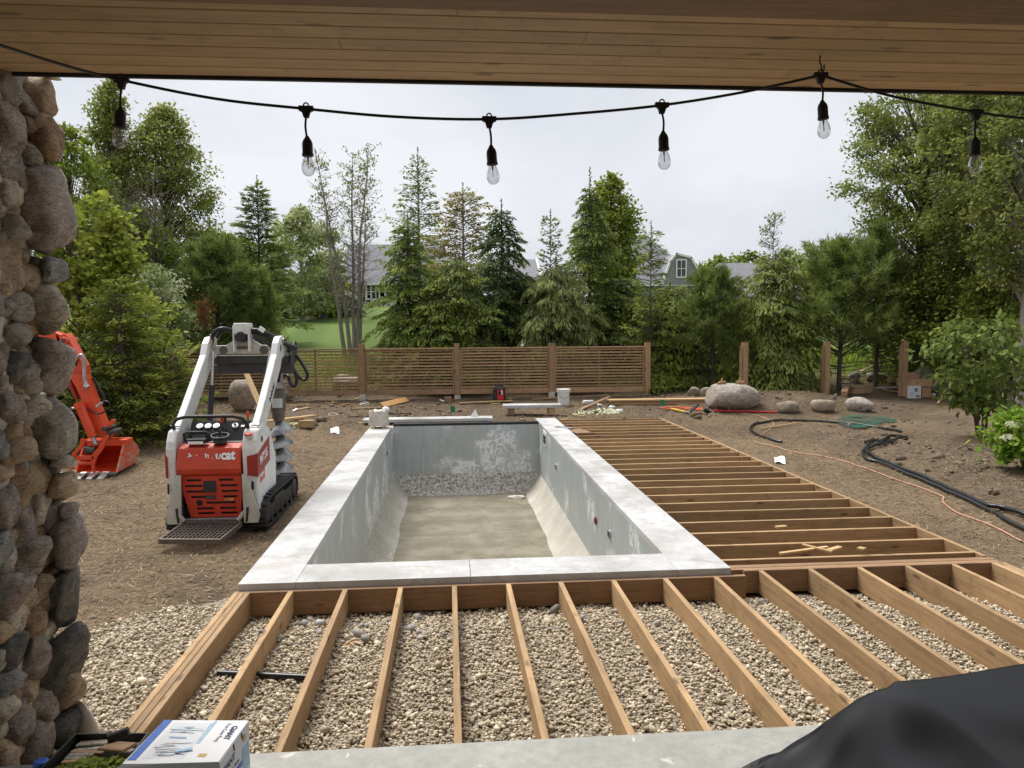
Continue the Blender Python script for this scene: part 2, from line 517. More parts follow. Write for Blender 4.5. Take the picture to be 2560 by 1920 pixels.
def foliage(name, lo, mid, hi, trans=.42):
    n = NT(name)
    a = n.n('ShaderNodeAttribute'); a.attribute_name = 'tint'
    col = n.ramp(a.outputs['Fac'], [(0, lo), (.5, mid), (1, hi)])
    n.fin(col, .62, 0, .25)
    t = n.n('ShaderNodeBsdfTranslucent'); n.l(col, t.inputs[0])
    mx = n.n('ShaderNodeMixShader'); mx.inputs[0].default_value = trans
    n.l(n.b.outputs[0], mx.inputs[1]); n.l(t.outputs[0], mx.inputs[2]); n.l(mx.outputs[0], n.out.inputs['Surface'])
    return n.m
M['f_spruce'] = foliage('spruce_needles', (0.074, 0.112, 0.033), (0.152, 0.213, 0.053), (0.318, 0.361, 0.074))
M['f_spruce_y'] = foliage('spruce_new_growth', (0.080, 0.133, 0.028), (0.186, 0.258, 0.049), (0.390, 0.437, 0.077))
M['f_dark'] = foliage('dark_spruce_needles', (0.044, 0.073, 0.028), (0.090, 0.140, 0.045), (0.171, 0.221, 0.063))
M['f_hem'] = foliage('hemlock_sprays', (0.097, 0.145, 0.031), (0.212, 0.275, 0.053), (0.390, 0.428, 0.084))
M['f_cedar'] = foliage('cedar_sprays', (0.115, 0.156, 0.034), (0.239, 0.284, 0.065), (0.420, 0.449, 0.116))
M['f_olive'] = foliage('weeping_cedar_sprays', (0.101, 0.137, 0.040), (0.219, 0.266, 0.083), (0.391, 0.435, 0.160))
M['f_pine'] = foliage('pine_needles', (0.078, 0.115, 0.030), (0.164, 0.225, 0.052), (0.312, 0.373, 0.090))
M['f_maple'] = foliage('maple_leaves', (.09, .135, .018), (.20, .265, .032), (.36, .40, .065), .42)
M['f_leaf'] = foliage('broad_leaves', (0.115, 0.159, 0.028), (0.242, 0.298, 0.046), (0.459, 0.484, 0.085), .35)
M['f_pale'] = foliage('pale_poplar_leaves', (0.182, 0.241, 0.084), (0.382, 0.435, 0.168), (0.620, 0.620, 0.420), .35)
M['f_dog'] = foliage('dogwood_leaves', (.06, .095, .018), (.14, .195, .035), (.29, .35, .085), .38)
M['f_var'] = foliage('variegated_leaves', (0.108, 0.168, 0.040), (0.302, 0.378, 0.140), (0.620, 0.620, 0.480), .35)
M['f_brown'] = foliage('thinning_larch_needles', (0.200, 0.137, 0.049), (0.291, 0.241, 0.070), (0.382, 0.370, 0.098))
M['f_hyd'] = foliage('hydrangea_leaves', (.09, .17, .02), (.19, .32, .03), (.33, .46, .06), .4)
M['f_white'] = foliage('hydrangea_petals', (.55, .60, .30), (.74, .76, .50), (.85, .85, .68), .3)
M['f_weed'] = foliage('weed_leaves', (0.109, 0.177, 0.028), (0.255, 0.354, 0.049), (0.491, 0.547, 0.098), .4)
M['f_rust'] = foliage('dead_needles', (.10, .045, .02), (.17, .075, .03), (.25, .12, .05))
M['straw'] = foliage('straw_fibres', (0.081, 0.050, 0.028), (0.216, 0.145, 0.079), (0.432, 0.310, 0.177), 0)
M['pebble'] = foliage('pebbles', (.25, .20, .14), (.54, .455, .33), (.80, .71, .56), 0)
M['clod'] = foliage('soil_clods', (.10, .073, .05), (.18, .135, .092), (.28, .215, .15), 0)
M['crumb'] = foliage('concrete_rubble', (.2, .19, .18), (.36, .34, .32), (.5, .48, .46), 0)

_ga, _gb = ong(195, 1590), ong(600, 1478)      # edge of the gravel apron
GSL = (_gb.y-_ga.y)/(_gb.x-_ga.x); GOF = _ga.y-GSL*_ga.x
def ground_mat():
    n = NT('soil_and_lawn'); v = n.vec('World', rand=False)
    big = n.noise(v, .55, 5, .6); mid = n.noise(v, 4.5, 6, .65); fib = n.noise(n.vec('World', (1, 1.8, 1)), 42, 5, .75, 1.2); fine = n.noise(v, 130, 3, .7)
    straw = n.ramp(fib, [(.30, (.075, .052, .032)), (.47, (.20, .142, .085)), (.62, (.31, .232, .148)), (.78, (.46, .365, .245))])
    wetsoil = n.ramp(fib, [(.32, (.048, .034, .023)), (.52, (.125, .09, .058)), (.74, (.24, .185, .128))])
    sx = n.n('ShaderNodeSeparateXYZ'); n.l(v, sx.inputs[0])
    fade = n.math('ADD', n.mr(sx.outputs['Y'], 7.0, 11.5, 0, .62), n.mr(big, .42, .62, -.05, .6))
    fade = n.math('ADD', fade, n.mr(mid, .45, .62, -.15, .35))
    soil = n.mix(fade, straw, wetsoil)
    # torn planting bed on the right
    peb = n.ramp(n.vor(v, 48, 'F1', 'Distance'), [(.25, (.56, .49, .38)), (.6, (.36, .31, .235)), (.85, (.17, .14, .105))])
    inn = n.math('MULTIPLY', n.math('MULTIPLY', n.mr(sx.outputs['X'], -1.62, -1.60), n.mr(sx.outputs['X'], 4.47, 4.45)), n.mr(sx.outputs['Y'], .05, .0))
    dot = n.math('SUBTRACT', n.math('ADD', sx.outputs['Y'], n.math('MULTIPLY', n.math('SUBTRACT', mid, .5), .5)), n.math('ADD', n.math('MULTIPLY', sx.outputs['X'], GSL), GOF))
    apr = n.math('MULTIPLY', n.mr(dot, .02, -.06), n.mr(sx.outputs['X'], -1.58, -1.60))
    soil = n.mix(n.math('MAXIMUM', inn, apr), soil, peb)
    bed = n.math('MULTIPLY', n.mr(sx.outputs['X'], 5.9, 6.7), n.mr(sx.outputs['Y'], 9.0, 7.5))
    soil = n.mix(n.math('MULTIPLY', bed, n.mr(mid, .35, .6, .4, .95)), soil, n.ramp(n.noise(v, 16, 7, .7), [(.3, (.06, .043, .03)), (.55, (.145, .108, .075)), (.75, (.24, .185, .135))]))
    # mown lawn beyond the fence
    w = n.n('ShaderNodeTexWave', wave_type='BANDS', bands_direction='DIAGONAL'); n.l(n.vec('World', (1, .42, 0), rot=(0, 0, .5)), w.inputs['Vector'])
    w.inputs['Scale'].default_value = .16; w.inputs['Distortion'].default_value = 1.2
    lawn = n.ramp(w.outputs['Fac'], [(.2, (.078, .128, .022)), (.8, (.118, .175, .034))])
    lawn = n.mix(n.mr(n.noise(v, 2.0, 6, .7), .3, .7, 0, .6), lawn, n.ramp(n.noise(v, 20, 4, .7), [(.3, (.06, .10, .018)), (.7, (.15, .205, .05))]))
    edge = n.math('ADD', sx.outputs['Y'], n.math('MULTIPLY', mid, 1.6))
    col = n.mix(n.mr(edge, 15.8, 17.2), soil, lawn)
    n.bump(n.math('ADD', n.math('MULTIPLY', fib, 1.0), n.math('MULTIPLY', fine, .3)), .8, .02)
    return n.fin(col, .92, 0, .2)
M['ground'] = ground_mat()

def coping_mat():
    n = NT('pale_concrete_slab'); v = n.vec(rand=True)
    a = n.noise(v, 1.6, 7, .65); b = n.noise(v, 9, 6, .7, .5); c = n.noise(v, 55, 3, .7); wv = n.noise(v, 4.2, 5, .6, 1.0)
    col = n.ramp(b, [(.25, (.45, .445, .44)), (.6, (.60, .60, .60)), (.8, (.68, .68, .68))])
    col = n.mix(n.mr(a, .42, .62, 0, .8), col, (.42, .405, .38))
    col = n.mix(n.mr(wv, .57, .66, 0, .5), col, (.36, .315, .255))
    col = n.mix(n.math('MULTIPLY', n.mr(c, .58, .66, 0, .75), n.mr(n.noise(v, 2.6, 3, .6), .50, .62)), col, (.16, .145, .13))
    n.bump(c, .15, .004)
    return n.fin(col, n.mr(a, .4, .6, .62, .34), 0, .45)
M['coping'] = coping_mat()

def patio_mat():
    n = NT('patio_concrete'); v = n.vec(rand=False)
    a = n.noise(v, 2.2, 7, .65); b = n.noise(v, 18, 6, .7); c = n.noise(v, 7, 2, .5, .8)
    col = n.ramp(b, [(.3, (.30, .295, .27)), (.7, (.45, .445, .41))])
    col = n.mix(n.mr(a, .4, .65, 0, .6), col, (.27, .275, .245))
    col = n.mix(n.mr(c, .70, .73, 0, .8), col, (.62, .60, .54))
    n.bump(b, .2, .005)
    return n.fin(col, .55, 0, .5)
M['patio'] = patio_mat()

def steel_mat():
    n = NT('galvanised_pool_wall'); v = n.vec('World', rand=False); vv = n.vec('World', (1, 1, .22))
    a = n.noise(v, 1.5, 6, .6); b = n.noise(vv, 11, 6, .7); c = n.noise(v, 1.1, 4, .5, .3); w = n.noise(v, 6.5, 8, .72, 1.6)
    col = n.ramp(b, [(.28, (.385, .415, .42)), (.55, (.46, .495, .50)), (.8, (.54, .57, .575))])
    col = n.mix(n.mr(a, .42, .62, 0, .5), col, (.44, .455, .42))
    st = n.math('MULTIPLY', n.mr(c, .53, .60), n.mr(w, .44, .54))
    col = n.mix(n.math('MULTIPLY', st, .95), col, (.84, .86, .88))
    st2 = n.math('MULTIPLY', n.mr(n.noise(vv, 26, 4, .7), .63, .70), n.mr(c, .44, .62, 0, .4))
    col = n.mix(st2, col, (.58, .60, .62))
    return n.fin(col, n.mr(a, .3, .7, .36, .55), .2, .5)
M['steel'] = steel_mat()

def basin_mat(kind):
    n = NT('pool_'+kind); v = n.vec('World', rand=False)
    a = n.noise(v, 2.2, 6, .6); w = n.noise(v, 21, 5, .7, 1.0); f = n.noise(v, 70, 3, .7)
    if kind == 'floor':
        col = n.ramp(a, [(.3, (.205, .178, .125)), (.7, (.295, .262, .193))])
        lk = n.noise(n.vec('World', (1, 1.5, 1)), 4, 6, .75, .8)
        col = n.mix(n.mr(lk, .52, .75, 0, .3), col, (.16, .135, .09))
        col = n.mix(n.mr(f, .735, .76, 0, .8), col, (.60, .58, .52))
        n.bump(f, .1, .003)
        return n.fin(col, n.mr(a, .4, .6, .16, .42), 0, .5)
    base = n.ramp(a, [(.3, (.40, .365, .30)), (.7, (.56, .525, .455))])
    if kind == 'cove_far':
        col = n.mix(n.mr(w, .475, .53), (.27, .235, .19), (.66, .63, .57))
    elif kind == 'cove_left':
        s = n.noise(n.vec('World', (2.2, 1, 2.2), rot=(.4, .3, .7)), 11, 5, .7)
        col = n.mix(n.mr(s, .56, .66, 0, .8), n.ramp(a, [(.3, (.36, .335, .275)), (.7, (.48, .455, .39))]), (.70, .69, .66))
    else:
        col = n.mix(n.mr(w, .56, .68, 0, .45), base, (.30, .27, .22))
    n.bump(f, .3, .006)
    return n.fin(col, .7, 0, .35)
for k in ('floor', 'cove_far', 'cove_left', 'cove_right'): M[k] = basin_mat(k)

def cloth_mat():
    n = NT('black_cover_fabric'); v = n.vec(rand=False)
    f = n.noise(v, 300, 2, .5); g = n.noise(v, 3, 5, .6)
    col = n.ramp(g, [(.3, (.005, .005, .0055)), (.7, (.010, .010, .011))])
    n.bump(f, .15, .001)
    return n.fin(col, .42, 0, .6)
M['cover'] = cloth_mat()

def net_mat():
    n = NT('green_mesh'); v = n.vec(rand=False)
    tr = n.n('ShaderNodeBsdfTransparent')
    a = n.noise(v, 34, 4, .7, .4); g = n.noise(v, 2.2, 4, .6)
    n.fin((.012, .085, .06), .6)
    mx = n.n('ShaderNodeMixShader')
    n.l(n.mr(n.math('ADD', a, n.math('MULTIPLY', g, .7)), .78, .92), mx.inputs[0])
    n.l(tr.outputs[0], mx.inputs[1]); n.l(n.b.outputs[0], mx.inputs[2]); n.l(mx.outputs[0], n.out.inputs['Surface'])
    return n.m
M['net'] = net_mat()

def grille_red():
    n = NT('scuffed_red_panel'); v = n.vec(rand=False)
    s = n.noise(n.vec(scale=(1, 1, .5), rot=(0, .7, 0), rand=False), 14, 6, .75, 1.2); d = n.noise(v, 3, 6, .7)
    col = n.ramp(d, [(.3, (.50, .045, .022)), (.7, (.66, .075, .035))])
    col = n.mix(n.mr(s, .60, .70, 0, .65), col, (.07, .02, .015))
    col = n.mix(n.mr(n.noise(v, 40, 3, .7), .71, .74, 0, .8), col, (.03, .015, .012))
    return n.fin(col, .4, 0, .5)
M['hood'] = grille_red()
def scuffed_white():
    n = NT('scuffed_white_paint'); v = n.vec(rand=False)
    d = n.noise(v, 2.5, 6, .7); s = n.noise(v, 22, 4, .75, .8)
    col = n.ramp(d, [(.35, (.80, .80, .78)), (.75, (.66, .65, .61))])
    col = n.mix(n.mr(s, .58, .70, 0, .8), col, (.22, .185, .14))
    col = n.mix(n.mr(n.noise(v, 5, 6, .75, .6), .56, .70, 0, .5), col, (.36, .32, .26))
    return n.fin(col, .36, 0, .5)
M['loader_white'] = scuffed_white()
def muddy_orange():
    n = NT('scratched_bucket_side'); v = n.vec(rand=False)
    s = n.noise(n.vec(scale=(1, 1, 3), rot=(0, .3, 0), rand=False), 9, 6, .75, .8)
    col = n.mix(n.mr(s, .47, .58), (.70, .09, .03), (.42, .33, .26))
    return n.fin(col, .5, 0, .4)
M['bucket_side'] = muddy_orange()
# ------------------------------------------------------------------ terrain
def spaced(stops):
    out = []
    for a, b, s in stops:
        n = max(1, int(round((b-a)/s)))
        out += list(np.linspace(a, b, n, endpoint=False))
    return out+[stops[-1][1]]
PX0, PX1, PY0, PY1 = -1.40, 1.95, .19, 9.62        # hole for the pool
xs = spaced([(-400, -60, 40), (-60, -12, 4), (-12, -6, .4), (-6, -1.58, .11), (-1.58, -1.54, .04), (-1.54, PX0, .07), (PX0, PX1, .12), (PX1, 4.445, .1), (4.445, 4.475, .03), (4.475, 9.5, .11), (9.5, 16, .4), (16, 60, 4), (60, 400, 40)])
ys = spaced([(-40, -8, 4), (-8, -2.4, .35), (-2.4, .13, .1), (.13, .17, .04), (.17, PY0, .02), (PY0, PY1, .115), (PY1, 10.09, .1), (10.09, 10.11, .02), (10.11, 16, .11), (16, 30, .5), (30, 110, 2.5), (110, 420, 30)])
X, Y = np.meshgrid(xs, ys, indexing='ij')
Z = hz(X, Y)
nx, ny = len(xs), len(ys)
idx = np.arange(nx*ny).reshape(nx, ny)
q = np.stack([idx[:-1, :-1], idx[1:, :-1], idx[1:, 1:], idx[:-1, 1:]], -1).reshape(-1, 4)
cx = (X[:-1, :-1]+X[1:, 1:])/2; cy = (Y[:-1, :-1]+Y[1:, 1:])/2
keep = ~((cx > PX0) & (cx < PX1) & (cy > PY0) & (cy < PY1)).reshape(-1)
go = put('ground', fast_mesh('ground', np.stack([X, Y, Z], -1).reshape(-1, 3), q[keep]), M['ground'], smooth=180)
tag(go, 'brown mulch and soil yard rising to a mown lawn', None, kind='structure')

def scatter_quads(name, n, area, mat, lw, seed, lift=.006, tilt=.35, tint=(.5, .28), label=None, cat=None, keepf=None, up=0):
    r = np.random.default_rng(seed)
    x = r.uniform(area[0], area[1], n); y = r.uniform(area[2], area[3], n)
    if keepf is not None:
        k = keepf(x, y, r); x, y = x[k], y[k]
    n = len(x); z = hz(x, y)+lift*r.random(n)*2
    a = r.uniform(0, 2*np.pi, n); tl = r.normal(0, tilt, n)+up
    d = np.stack([np.cos(a)*np.cos(tl), np.sin(a)*np.cos(tl), np.abs(np.sin(tl))], 1)
    w = np.stack([-np.sin(a), np.cos(a), r.normal(0, .3, n)], 1)
    l = lw[0]*r.uniform(.5, 1.4, n); b = lw[1]*r.uniform(.6, 1.4, n)
    c = np.stack([x, y, z], 1)
    p = np.stack([c, c+d*l[:, None]*.5+w*b[:, None]*.5, c+d*l[:, None], c+d*l[:, None]*.5-w*b[:, None]*.5], 1).reshape(-1, 3)
    o = put(name, fast_mesh(name, p, np.arange(4*n).reshape(-1, 4), np.clip(r.normal(tint[0], tint[1], n), 0, 1)), mat)
    return tag(o, label, cat, kind='stuff')
def soil_keep(x, y, r):
    pool = (x > -1.66) & (x < 2.2) & (y > -.1) & (y < 9.9)
    deck = ((x > -1.66) & (x < 4.5) & (y < .3)) | ((x > 2) & (x < 4.5) & (y < 10.15))
    d = np.hypot(x, y+5.6)
    return ~(pool | deck) & (r.random(len(x)) < np.clip(11/d, .25, 1))
scatter_quads('straw_mulch', 120000, (-6, 9, -2.2, 13.5), M['straw'], (.08, .0075), 11, .008, .22, (.5, .27), 'loose straw fibres strewn over the bare soil', 'mulch', soil_keep)
def weed_keep(x, y, r):
    return r.random(len(x)) < np.clip(.5+1.2*vnoise(x*.9, y*.9), .1, 1)
scatter_quads('weeds', 30000, (-7.5, 14, 14.3, 19), M['f_weed'], (.28, .03), 12, .0, .25, (.45, .25), 'rough green weeds growing behind the slatted fence', 'weeds', weed_keep, up=1.1)

def lumps(name, n, area, mat, size, seed, keepf, label, cat, tint=(.5, .25), sink=.3, sub=1, stack=0, zf=None):
    r = np.random.default_rng(seed)
    x = r.uniform(area[0], area[1], n); y = r.uniform(area[2], area[3], n)
    k = keepf(x, y, r); x, y = x[k], y[k]; n = len(x)
    v, f = ico(sub)
    s = size[0]*np.exp(r.normal(0, size[1], n))
    sc = np.stack([s*r.uniform(.8, 1.35, n), s*r.uniform(.7, 1.1, n), s*r.uniform(.45, .8, n)], 1)
    P = v[None]*(1+r.uniform(-.24, .24, (n, len(v), 1)))*sc[:, None, :]
    a = r.uniform(0, 2*np.pi, n); ca, sa = np.cos(a)[:, None], np.sin(a)[:, None]
    tb = r.normal(0, .5, n); ct, st_ = np.cos(tb)[:, None], np.sin(tb)[:, None]
    px, py, pz = P[..., 0], P[..., 1], P[..., 2]
    px, pz = px*ct-pz*st_, px*st_+pz*ct
    z = (zf or hz)(x, y)+sc[:, 2]*(1-2*sink)+stack*r.random(n)
    W = np.stack([px*ca-py*sa+x[:, None], px*sa+py*ca+y[:, None], pz+z[:, None]], -1).reshape(-1, 3)
    F = (f[None]+(np.arange(n)*len(v))[:, None, None]).reshape(-1, 3)
    o = put(name, fast_mesh(name, W, F, np.repeat(np.clip(r.normal(tint[0], tint[1], n), 0, 1), len(f))), mat, smooth=180)
    return tag(o, label, cat, kind='stuff')
def gravel_keep(x, y, r):
    inner = (x > -1.5) & (x < 4.42) & (y < -.04) & (y > -2.3)
    # left apron: everything on the house side of a wavy line
    t = (x-_ga.x)/(_gb.x-_ga.x)
    lim = _ga.y+(_gb.y-_ga.y)*t+.22*vnoise(x*2.1, x*0+3)+.1*vnoise(x*9, x*0+6)+.06*r.normal(0, 1, len(x))
    left = (x < -1.6) & (x > -3.6) & (y < lim) & (y < .1)
    stray = (x < -1.6) & (x > -3.2) & (y < lim+.5) & (r.random(len(x)) < .02)
    return inner | left | stray
lumps('gravel', 72000, (-3.6, 4.45, -2.4, .35), M['pebble'], (.0090, .32), 21, gravel_keep, 'beige pea gravel filling the bays between the joists', 'gravel', (.5, .24), .1, 1, .012)
def bed_keep(x, y, r):
    return (r.random(len(x)) < np.clip(.3+1.6*vnoise(x*1.3, y*1.3), 0, 1)) & ((x > 6.0) | (y > 9.6)) & (x > -5)
lumps('soil_clods', 9000, (-5, 10.5, 1.0, 13.6), M['clod'], (.020, .6), 22, bed_keep, 'crumbly brown soil clods on the dug planting bed', 'soil', (.45, .25), .3, 1)
def rub_keep(x, y, r):
    return (y > -.62+.5*vnoise(x*3, x*0)) & (r.random(len(x)) < np.clip(1.1-(x+1.5)*.33, .03, 1))
lumps('concrete_rubble', 600, (-1.4, 2.2, -.8, -.1), M['crumb'], (.011, .6), 23, rub_keep, 'grey concrete crumbs spilled on gravel behind the header', 'rubble', (.5, .25), .0, 1)

# ------------------------------------------------------------------ patio and porch
g = G(); g.bx(-8, 9, -9, -2.268, -.42, .02)
tag(g.build('patio', M['patio'], bevel=.008), 'grey concrete patio slab under the porch', None, kind='structure')
ZC = 3.10                                          # soffit height
roof = thing('porch_roof', 'cedar boarded porch ceiling with a dark beam across the top', 'porch roof', (0, -2.2, ZC))
SE = -1.975                                         # front edge of the soffit
pw = .1215
for i in range(14):
    y1 = SE-.02-i*pw
    joints = sorted([-7.5]+[random.uniform(-3, 4) for _ in range(1 if i % 2 else 2)]+[8.0])
    for a, b in zip(joints[:-1], joints[1:]):
        if b-a < .3: continue
        board('plank', (a+.001, y1-pw/2+2.2, .012), (b-.001, y1-pw/2+2.2, .012), pw-.007, .022, M['soffit'], roof)
g = G(); g.bx(-7.6, 8.1, SE-.018, SE, -.012, .20); g.v = [(x, y+2.2, z) for x, y, z in g.v]
g.build('drip_edge', M['black'], roof)
g = G(); g.bx(-7.6, 8.1, -9.0, SE-.02, .03, .24); g.v = [(x, y+2.2, z) for x, y, z in g.v]
g.build('roof_deck', M['void'], roof)
board('beam', (-7.5, -3.27+2.2, -.06), (8, -3.27+2.2, -.06), .30, .16, M['beam'], roof)
# house wall behind the camera that carries the roof
g = G(); g.bx(-8, 9, -9.0, -8.7, -.2, ZC+.2)
tag(g.build('house_wall', M['pale_siding']), 'pale house wall behind the patio', 'wall')

# ------------------------------------------------------------------ river rock pillar
PFY = -2.15
pillar = thing('stone_pillar', 'river rock pillar with mortar joints at the left edge', 'pillar', (-2.5, -1.8, -.3))
o0 = Vector(pillar.location)
st_pages = [
 (140, .2893, [(60, 210, 85, 160, 0, 0), (165, 165, 42, 68, 0, 0), (335, 325, 132, 168, -18, 5), (200, 400, 72, 128, 25, 2), (110, 430, 40, 55, 0, 3), (55, 580, 88, 190, 0, 2), (230, 620, 100, 88, -25, 1), (390, 700, 112, 190, -5, 5), (195, 815, 122, 95, -18, 0), (55, 920, 72, 140, 0, 0), (165, 1060, 76, 132, 10, 0), (50, 1180, 78, 98, 0, 4), (135, 1330, 55, 70, 0, 1), (370, 1270, 182, 360, 3, 2), (80, 1470, 138, 122, -25, 0), (425, 158, 40, 22, 0, 4), (260, 240, 40, 60, 0, 3)]),
 (600, .2893, [(50, 220, 66, 230, 0, 1), (160, 120, 46, 52, 0, 0), (310, 240, 85, 105, -30, 2), (460, 270, 76, 105, 20, 6), (205, 330, 97, 118, 10, 1), (405, 590, 152, 215, 0, 4), (130, 585, 118, 112, 0, 0), (250, 765, 55, 92, 12, 7), (100, 830, 105, 102, 0, 0), (320, 940, 58, 130, 0, 3), (470, 1060, 126, 235, 0, 2), (10, 1030, 36, 150, 0, 0), (110, 1090, 86, 145, -20, 3), (215, 950, 52, 52, 0, 0), (210, 1195, 116, 168, -12, 0), (70, 1440, 92, 140, 18, 2), (275, 1500, 104, 155, -25, 4), (450, 1600, 146, 262, 0, 0), (90, 1640, 85, 72, 0, 5)]),
 (1060, .2893, [(10, 150, 36, 85, 0, 6), (140, 235, 137, 112, 0, 1), (290, 450, 92, 152, 5, 1), (410, 430, 60, 162, -5, 3), (550, 330, 76, 62, 0, 4), (540, 530, 84, 102, 0, 1), (25, 410, 52, 75, 0, 1), (140, 550, 87, 168, 5, 5), (315, 750, 76, 152, -8, 4), (450, 780, 96, 182, -5, 2), (45, 710, 72, 170, 0, 2), (165, 900, 112, 148, -15, 2), (600, 740, 56, 64, 0, 2), (590, 980, 96, 215, 4, 2), (220, 1110, 138, 146, -25, 0), (420, 1100, 82, 132, 0, 1), (500, 1260, 62, 72, 0, 5), (20, 1080, 52, 132, 0, 6), (255, 1260, 72, 96, -20, 0), (100, 1460, 122, 192, -18, 2), (365, 1470, 112, 192, -8, 1), (555, 1460, 106, 240, -8, 3), (230, 1510, 62, 86, 10, 1)]),
 (1500, .2532, [(165, 160, 56, 152, -6, 4), (290, 240, 112, 156, 0, 5), (455, 270, 82, 112, 0, 4), (45, 290, 66, 96, 0, 1), (135, 500, 90, 166, 0, 3), (320, 570, 130, 210, -15, 2), (585, 560, 165, 312, -24, 3), (5, 590, 36, 92, 0, 0), (95, 810, 102, 116, -25, 6), (260, 910, 90, 130, -30, 1), (535, 900, 62, 86, -15, 4), (680, 860, 116, 176, -8, 1), (370, 1075, 122, 148, 0, 0), (60, 1080, 102, 132, -25, 4), (545, 1100, 96, 122, -20, 3), (150, 1220, 116, 160, -5, 2), (615, 1300, 150, 255, -30, 3), (300, 1450, 130, 232, -10, 2), (60, 1520, 86, 152, 0, 1), (20, 1280, 36, 66, 0, 4), (450, 1600, 70, 60, 0, 1)])]
PD = .44                                           # pillar depth front to back
edge = []
for u, v in [(118, 150), (122, 400), (130, 800), (146, 1100), (166, 1500), (178, 1900)]:
    p = at_y(u-34, v, PFY+PD); edge.append((p.z, p.x))
edge[0] = (ZC+.05, edge[0][1]); edge[-1] = (-.45, edge[-1][1]); edge.sort()
def xr_at(z): return float(np.interp(z, [e[0] for e in edge], [e[1] for e in edge]))
sd = 0
for oy, sc_, lst in st_pages:
    for (a, b, ra, rb, ang, ci) in lst:
        sd += 1
        u, v = a*sc_, oy+b*sc_
        p = at_y(u, v, PFY)
        if p.x > xr_at(p.z)-.03:                   # belongs to the right-hand face
            d = ray(u, v); t_ = (xr_at(p.z)+.014-CAM[0])/d[0]
            for _ in range(3): t_ = (xr_at(CAM[2]+d[2]*t_)+.014-CAM[0])/d[0]
            p = Vector(CAM+d*t_)
            if p.y > PFY+PD-.04: p = at_y(u, v, PFY+PD-.04)
        k = (p-Vector(CAM)).length/FPX
        rx, rz_ = ra*sc_*k*.97, rb*sc_*k*.97
        ry = min(max((rx+rz_)*.52, .085), .15)
        m = Matrix.Translation(p-o0+Vector((0, -.015 if p.y < PFY+.02 else 0, 0))) @ Matrix.Rotation(R(-ang), 4, 'Y')
        put('stone', stone_mesh('stone', rx, ry, rz_, 100+sd, 3 if rx*rz_ > .0025 else 2, .24, 2.45 if sd % 3 else 3.2, 5 if ci == 3 or sd % 2 else 3), M['stone'][ci], pillar, 180, m)
# small chinking stones filling the gaps of the right-hand face
rs = random.Random(31)
for i in range(95):
    z = rs.uniform(-.05, ZC-.08); y = PFY+rs.uniform(.02, PD-.05); s_ = rs.uniform(.028, .05)
    put('stone', stone_mesh('stone', s_*.9, s_*1.2, s_*rs.uniform(.8, 1.4), 1500+i, 2, .25, 2.5, 3), M['stone'][rs.choice((0, 1, 1, 4, 4, 6, 5))], pillar, 180, Matrix.Translation(Vector((xr_at(z)+.008, y, z))-o0))
# stones of the front face, turned away from this view
rs = random.Random(12)
for r_ in range(13):
    z = .02+.235*r_; x = xr_at(z)-.17-(.1 if r_ % 2 else 0)
    while x > -3.5:
        w_ = rs.uniform(.085, .14); h_ = rs.uniform(.095, .135)
        put('stone', stone_mesh('stone', w_, rs.uniform(.07, .09), h_, 900+r_*20+int(-x*9), 2, .2, 2.5, 3), M['stone'][rs.choice((0, 0, 1, 1, 2, 4, 5, 6, 3))], pillar, 180, Matrix.Translation(Vector((x, PFY+.005, z+rs.uniform(-.03, .03)))-o0) @ Matrix.Rotation(rs.uniform(-.5, .5), 4, 'Y'))
        x -= w_*2.02
# mortar core following the leaning edge, in layers with a rounded corner
bm_v = []; bm_f = []
lay = 60; RN = 13
for i in range(lay):
    z = -.4+(ZC-.002+.4)*i/(lay-1)
    x_ = xr_at(z)
    ring = [(-3.6, PFY-.0), (x_-.5, PFY-.0), (x_-.3, PFY-.0), (x_-.2, PFY-.0), (x_-.07, PFY-.0), (x_-.002, PFY+.02), (x_+.02, PFY+.07), (x_+.02, PFY+.16), (x_+.02, PFY+.26), (x_+.015, PFY+.34), (x_-.01, PFY+PD-.03), (x_-.06, PFY+PD), (-3.6, PFY+PD)]
    for k, (x, y) in enumerate(ring):
        w = .014*mnoise.noise(Vector((x*9, y*9, z*9)))
        bm_v.append((x-o0.x+(w if k > 4 and k < 12 else 0), y-o0.y+(w if k < 6 else 0), z-o0.z))
for i in range(lay-1):
    for k in range(RN):
        bm_f.append((i*RN+k, i*RN+(k+1) % RN, (i+1)*RN+(k+1) % RN, (i+1)*RN+k))
g = G(); g.add(bm_v, bm_f); g.build('mortar_core', M['mortar'], pillar, 60)

# ------------------------------------------------------------------ pool
pool = thing('swimming_pool', 'empty rectangular pool with steel walls and pale slab coping', 'pool', (.276, 4.8, 0))
po = Vector(pool.location)
def pl(g):
    g.v = [(x-po.x, y-po.y, z-po.z) for x, y, z in g.v]; return g
XL, XR, YN, YF, ZW, ZF = -1.194, 1.745, .405, 9.42, -.98, -1.36
CI = .33
def panel(name, a, b, nrm):        # steel wall panel between two ground points
    a = Vector(a); b = Vector(b); n = Vector(nrm)*.012
    g = G(); g.add([(*a, ZW-.03), (*b, ZW-.03), (*b, .0), (*a, .0), (*(a+n), ZW-.03), (*(b+n), ZW-.03), (*(b+n), .0), (*(a+n), .0)],
                   [(0, 1, 2, 3), (4, 7, 6, 5), (0, 4, 5, 1), (1, 5, 6, 2), (2, 6, 7, 3), (3, 7, 4, 0)])
    return pl(g).build(name, M['steel'], pool)
def split(a, b, n):
    return [(a+(b-a)*i/n+(.001 if i else 0), a+(b-a)*(i+1)/n-.001) for i in range(n)]
for y0, y1 in split(YN, YF, 5):
    panel('wall_panel', (XL, y0), (XL, y1), (-1, 0)); panel('wall_panel', (XR, y0), (XR, y1), (1, 0))
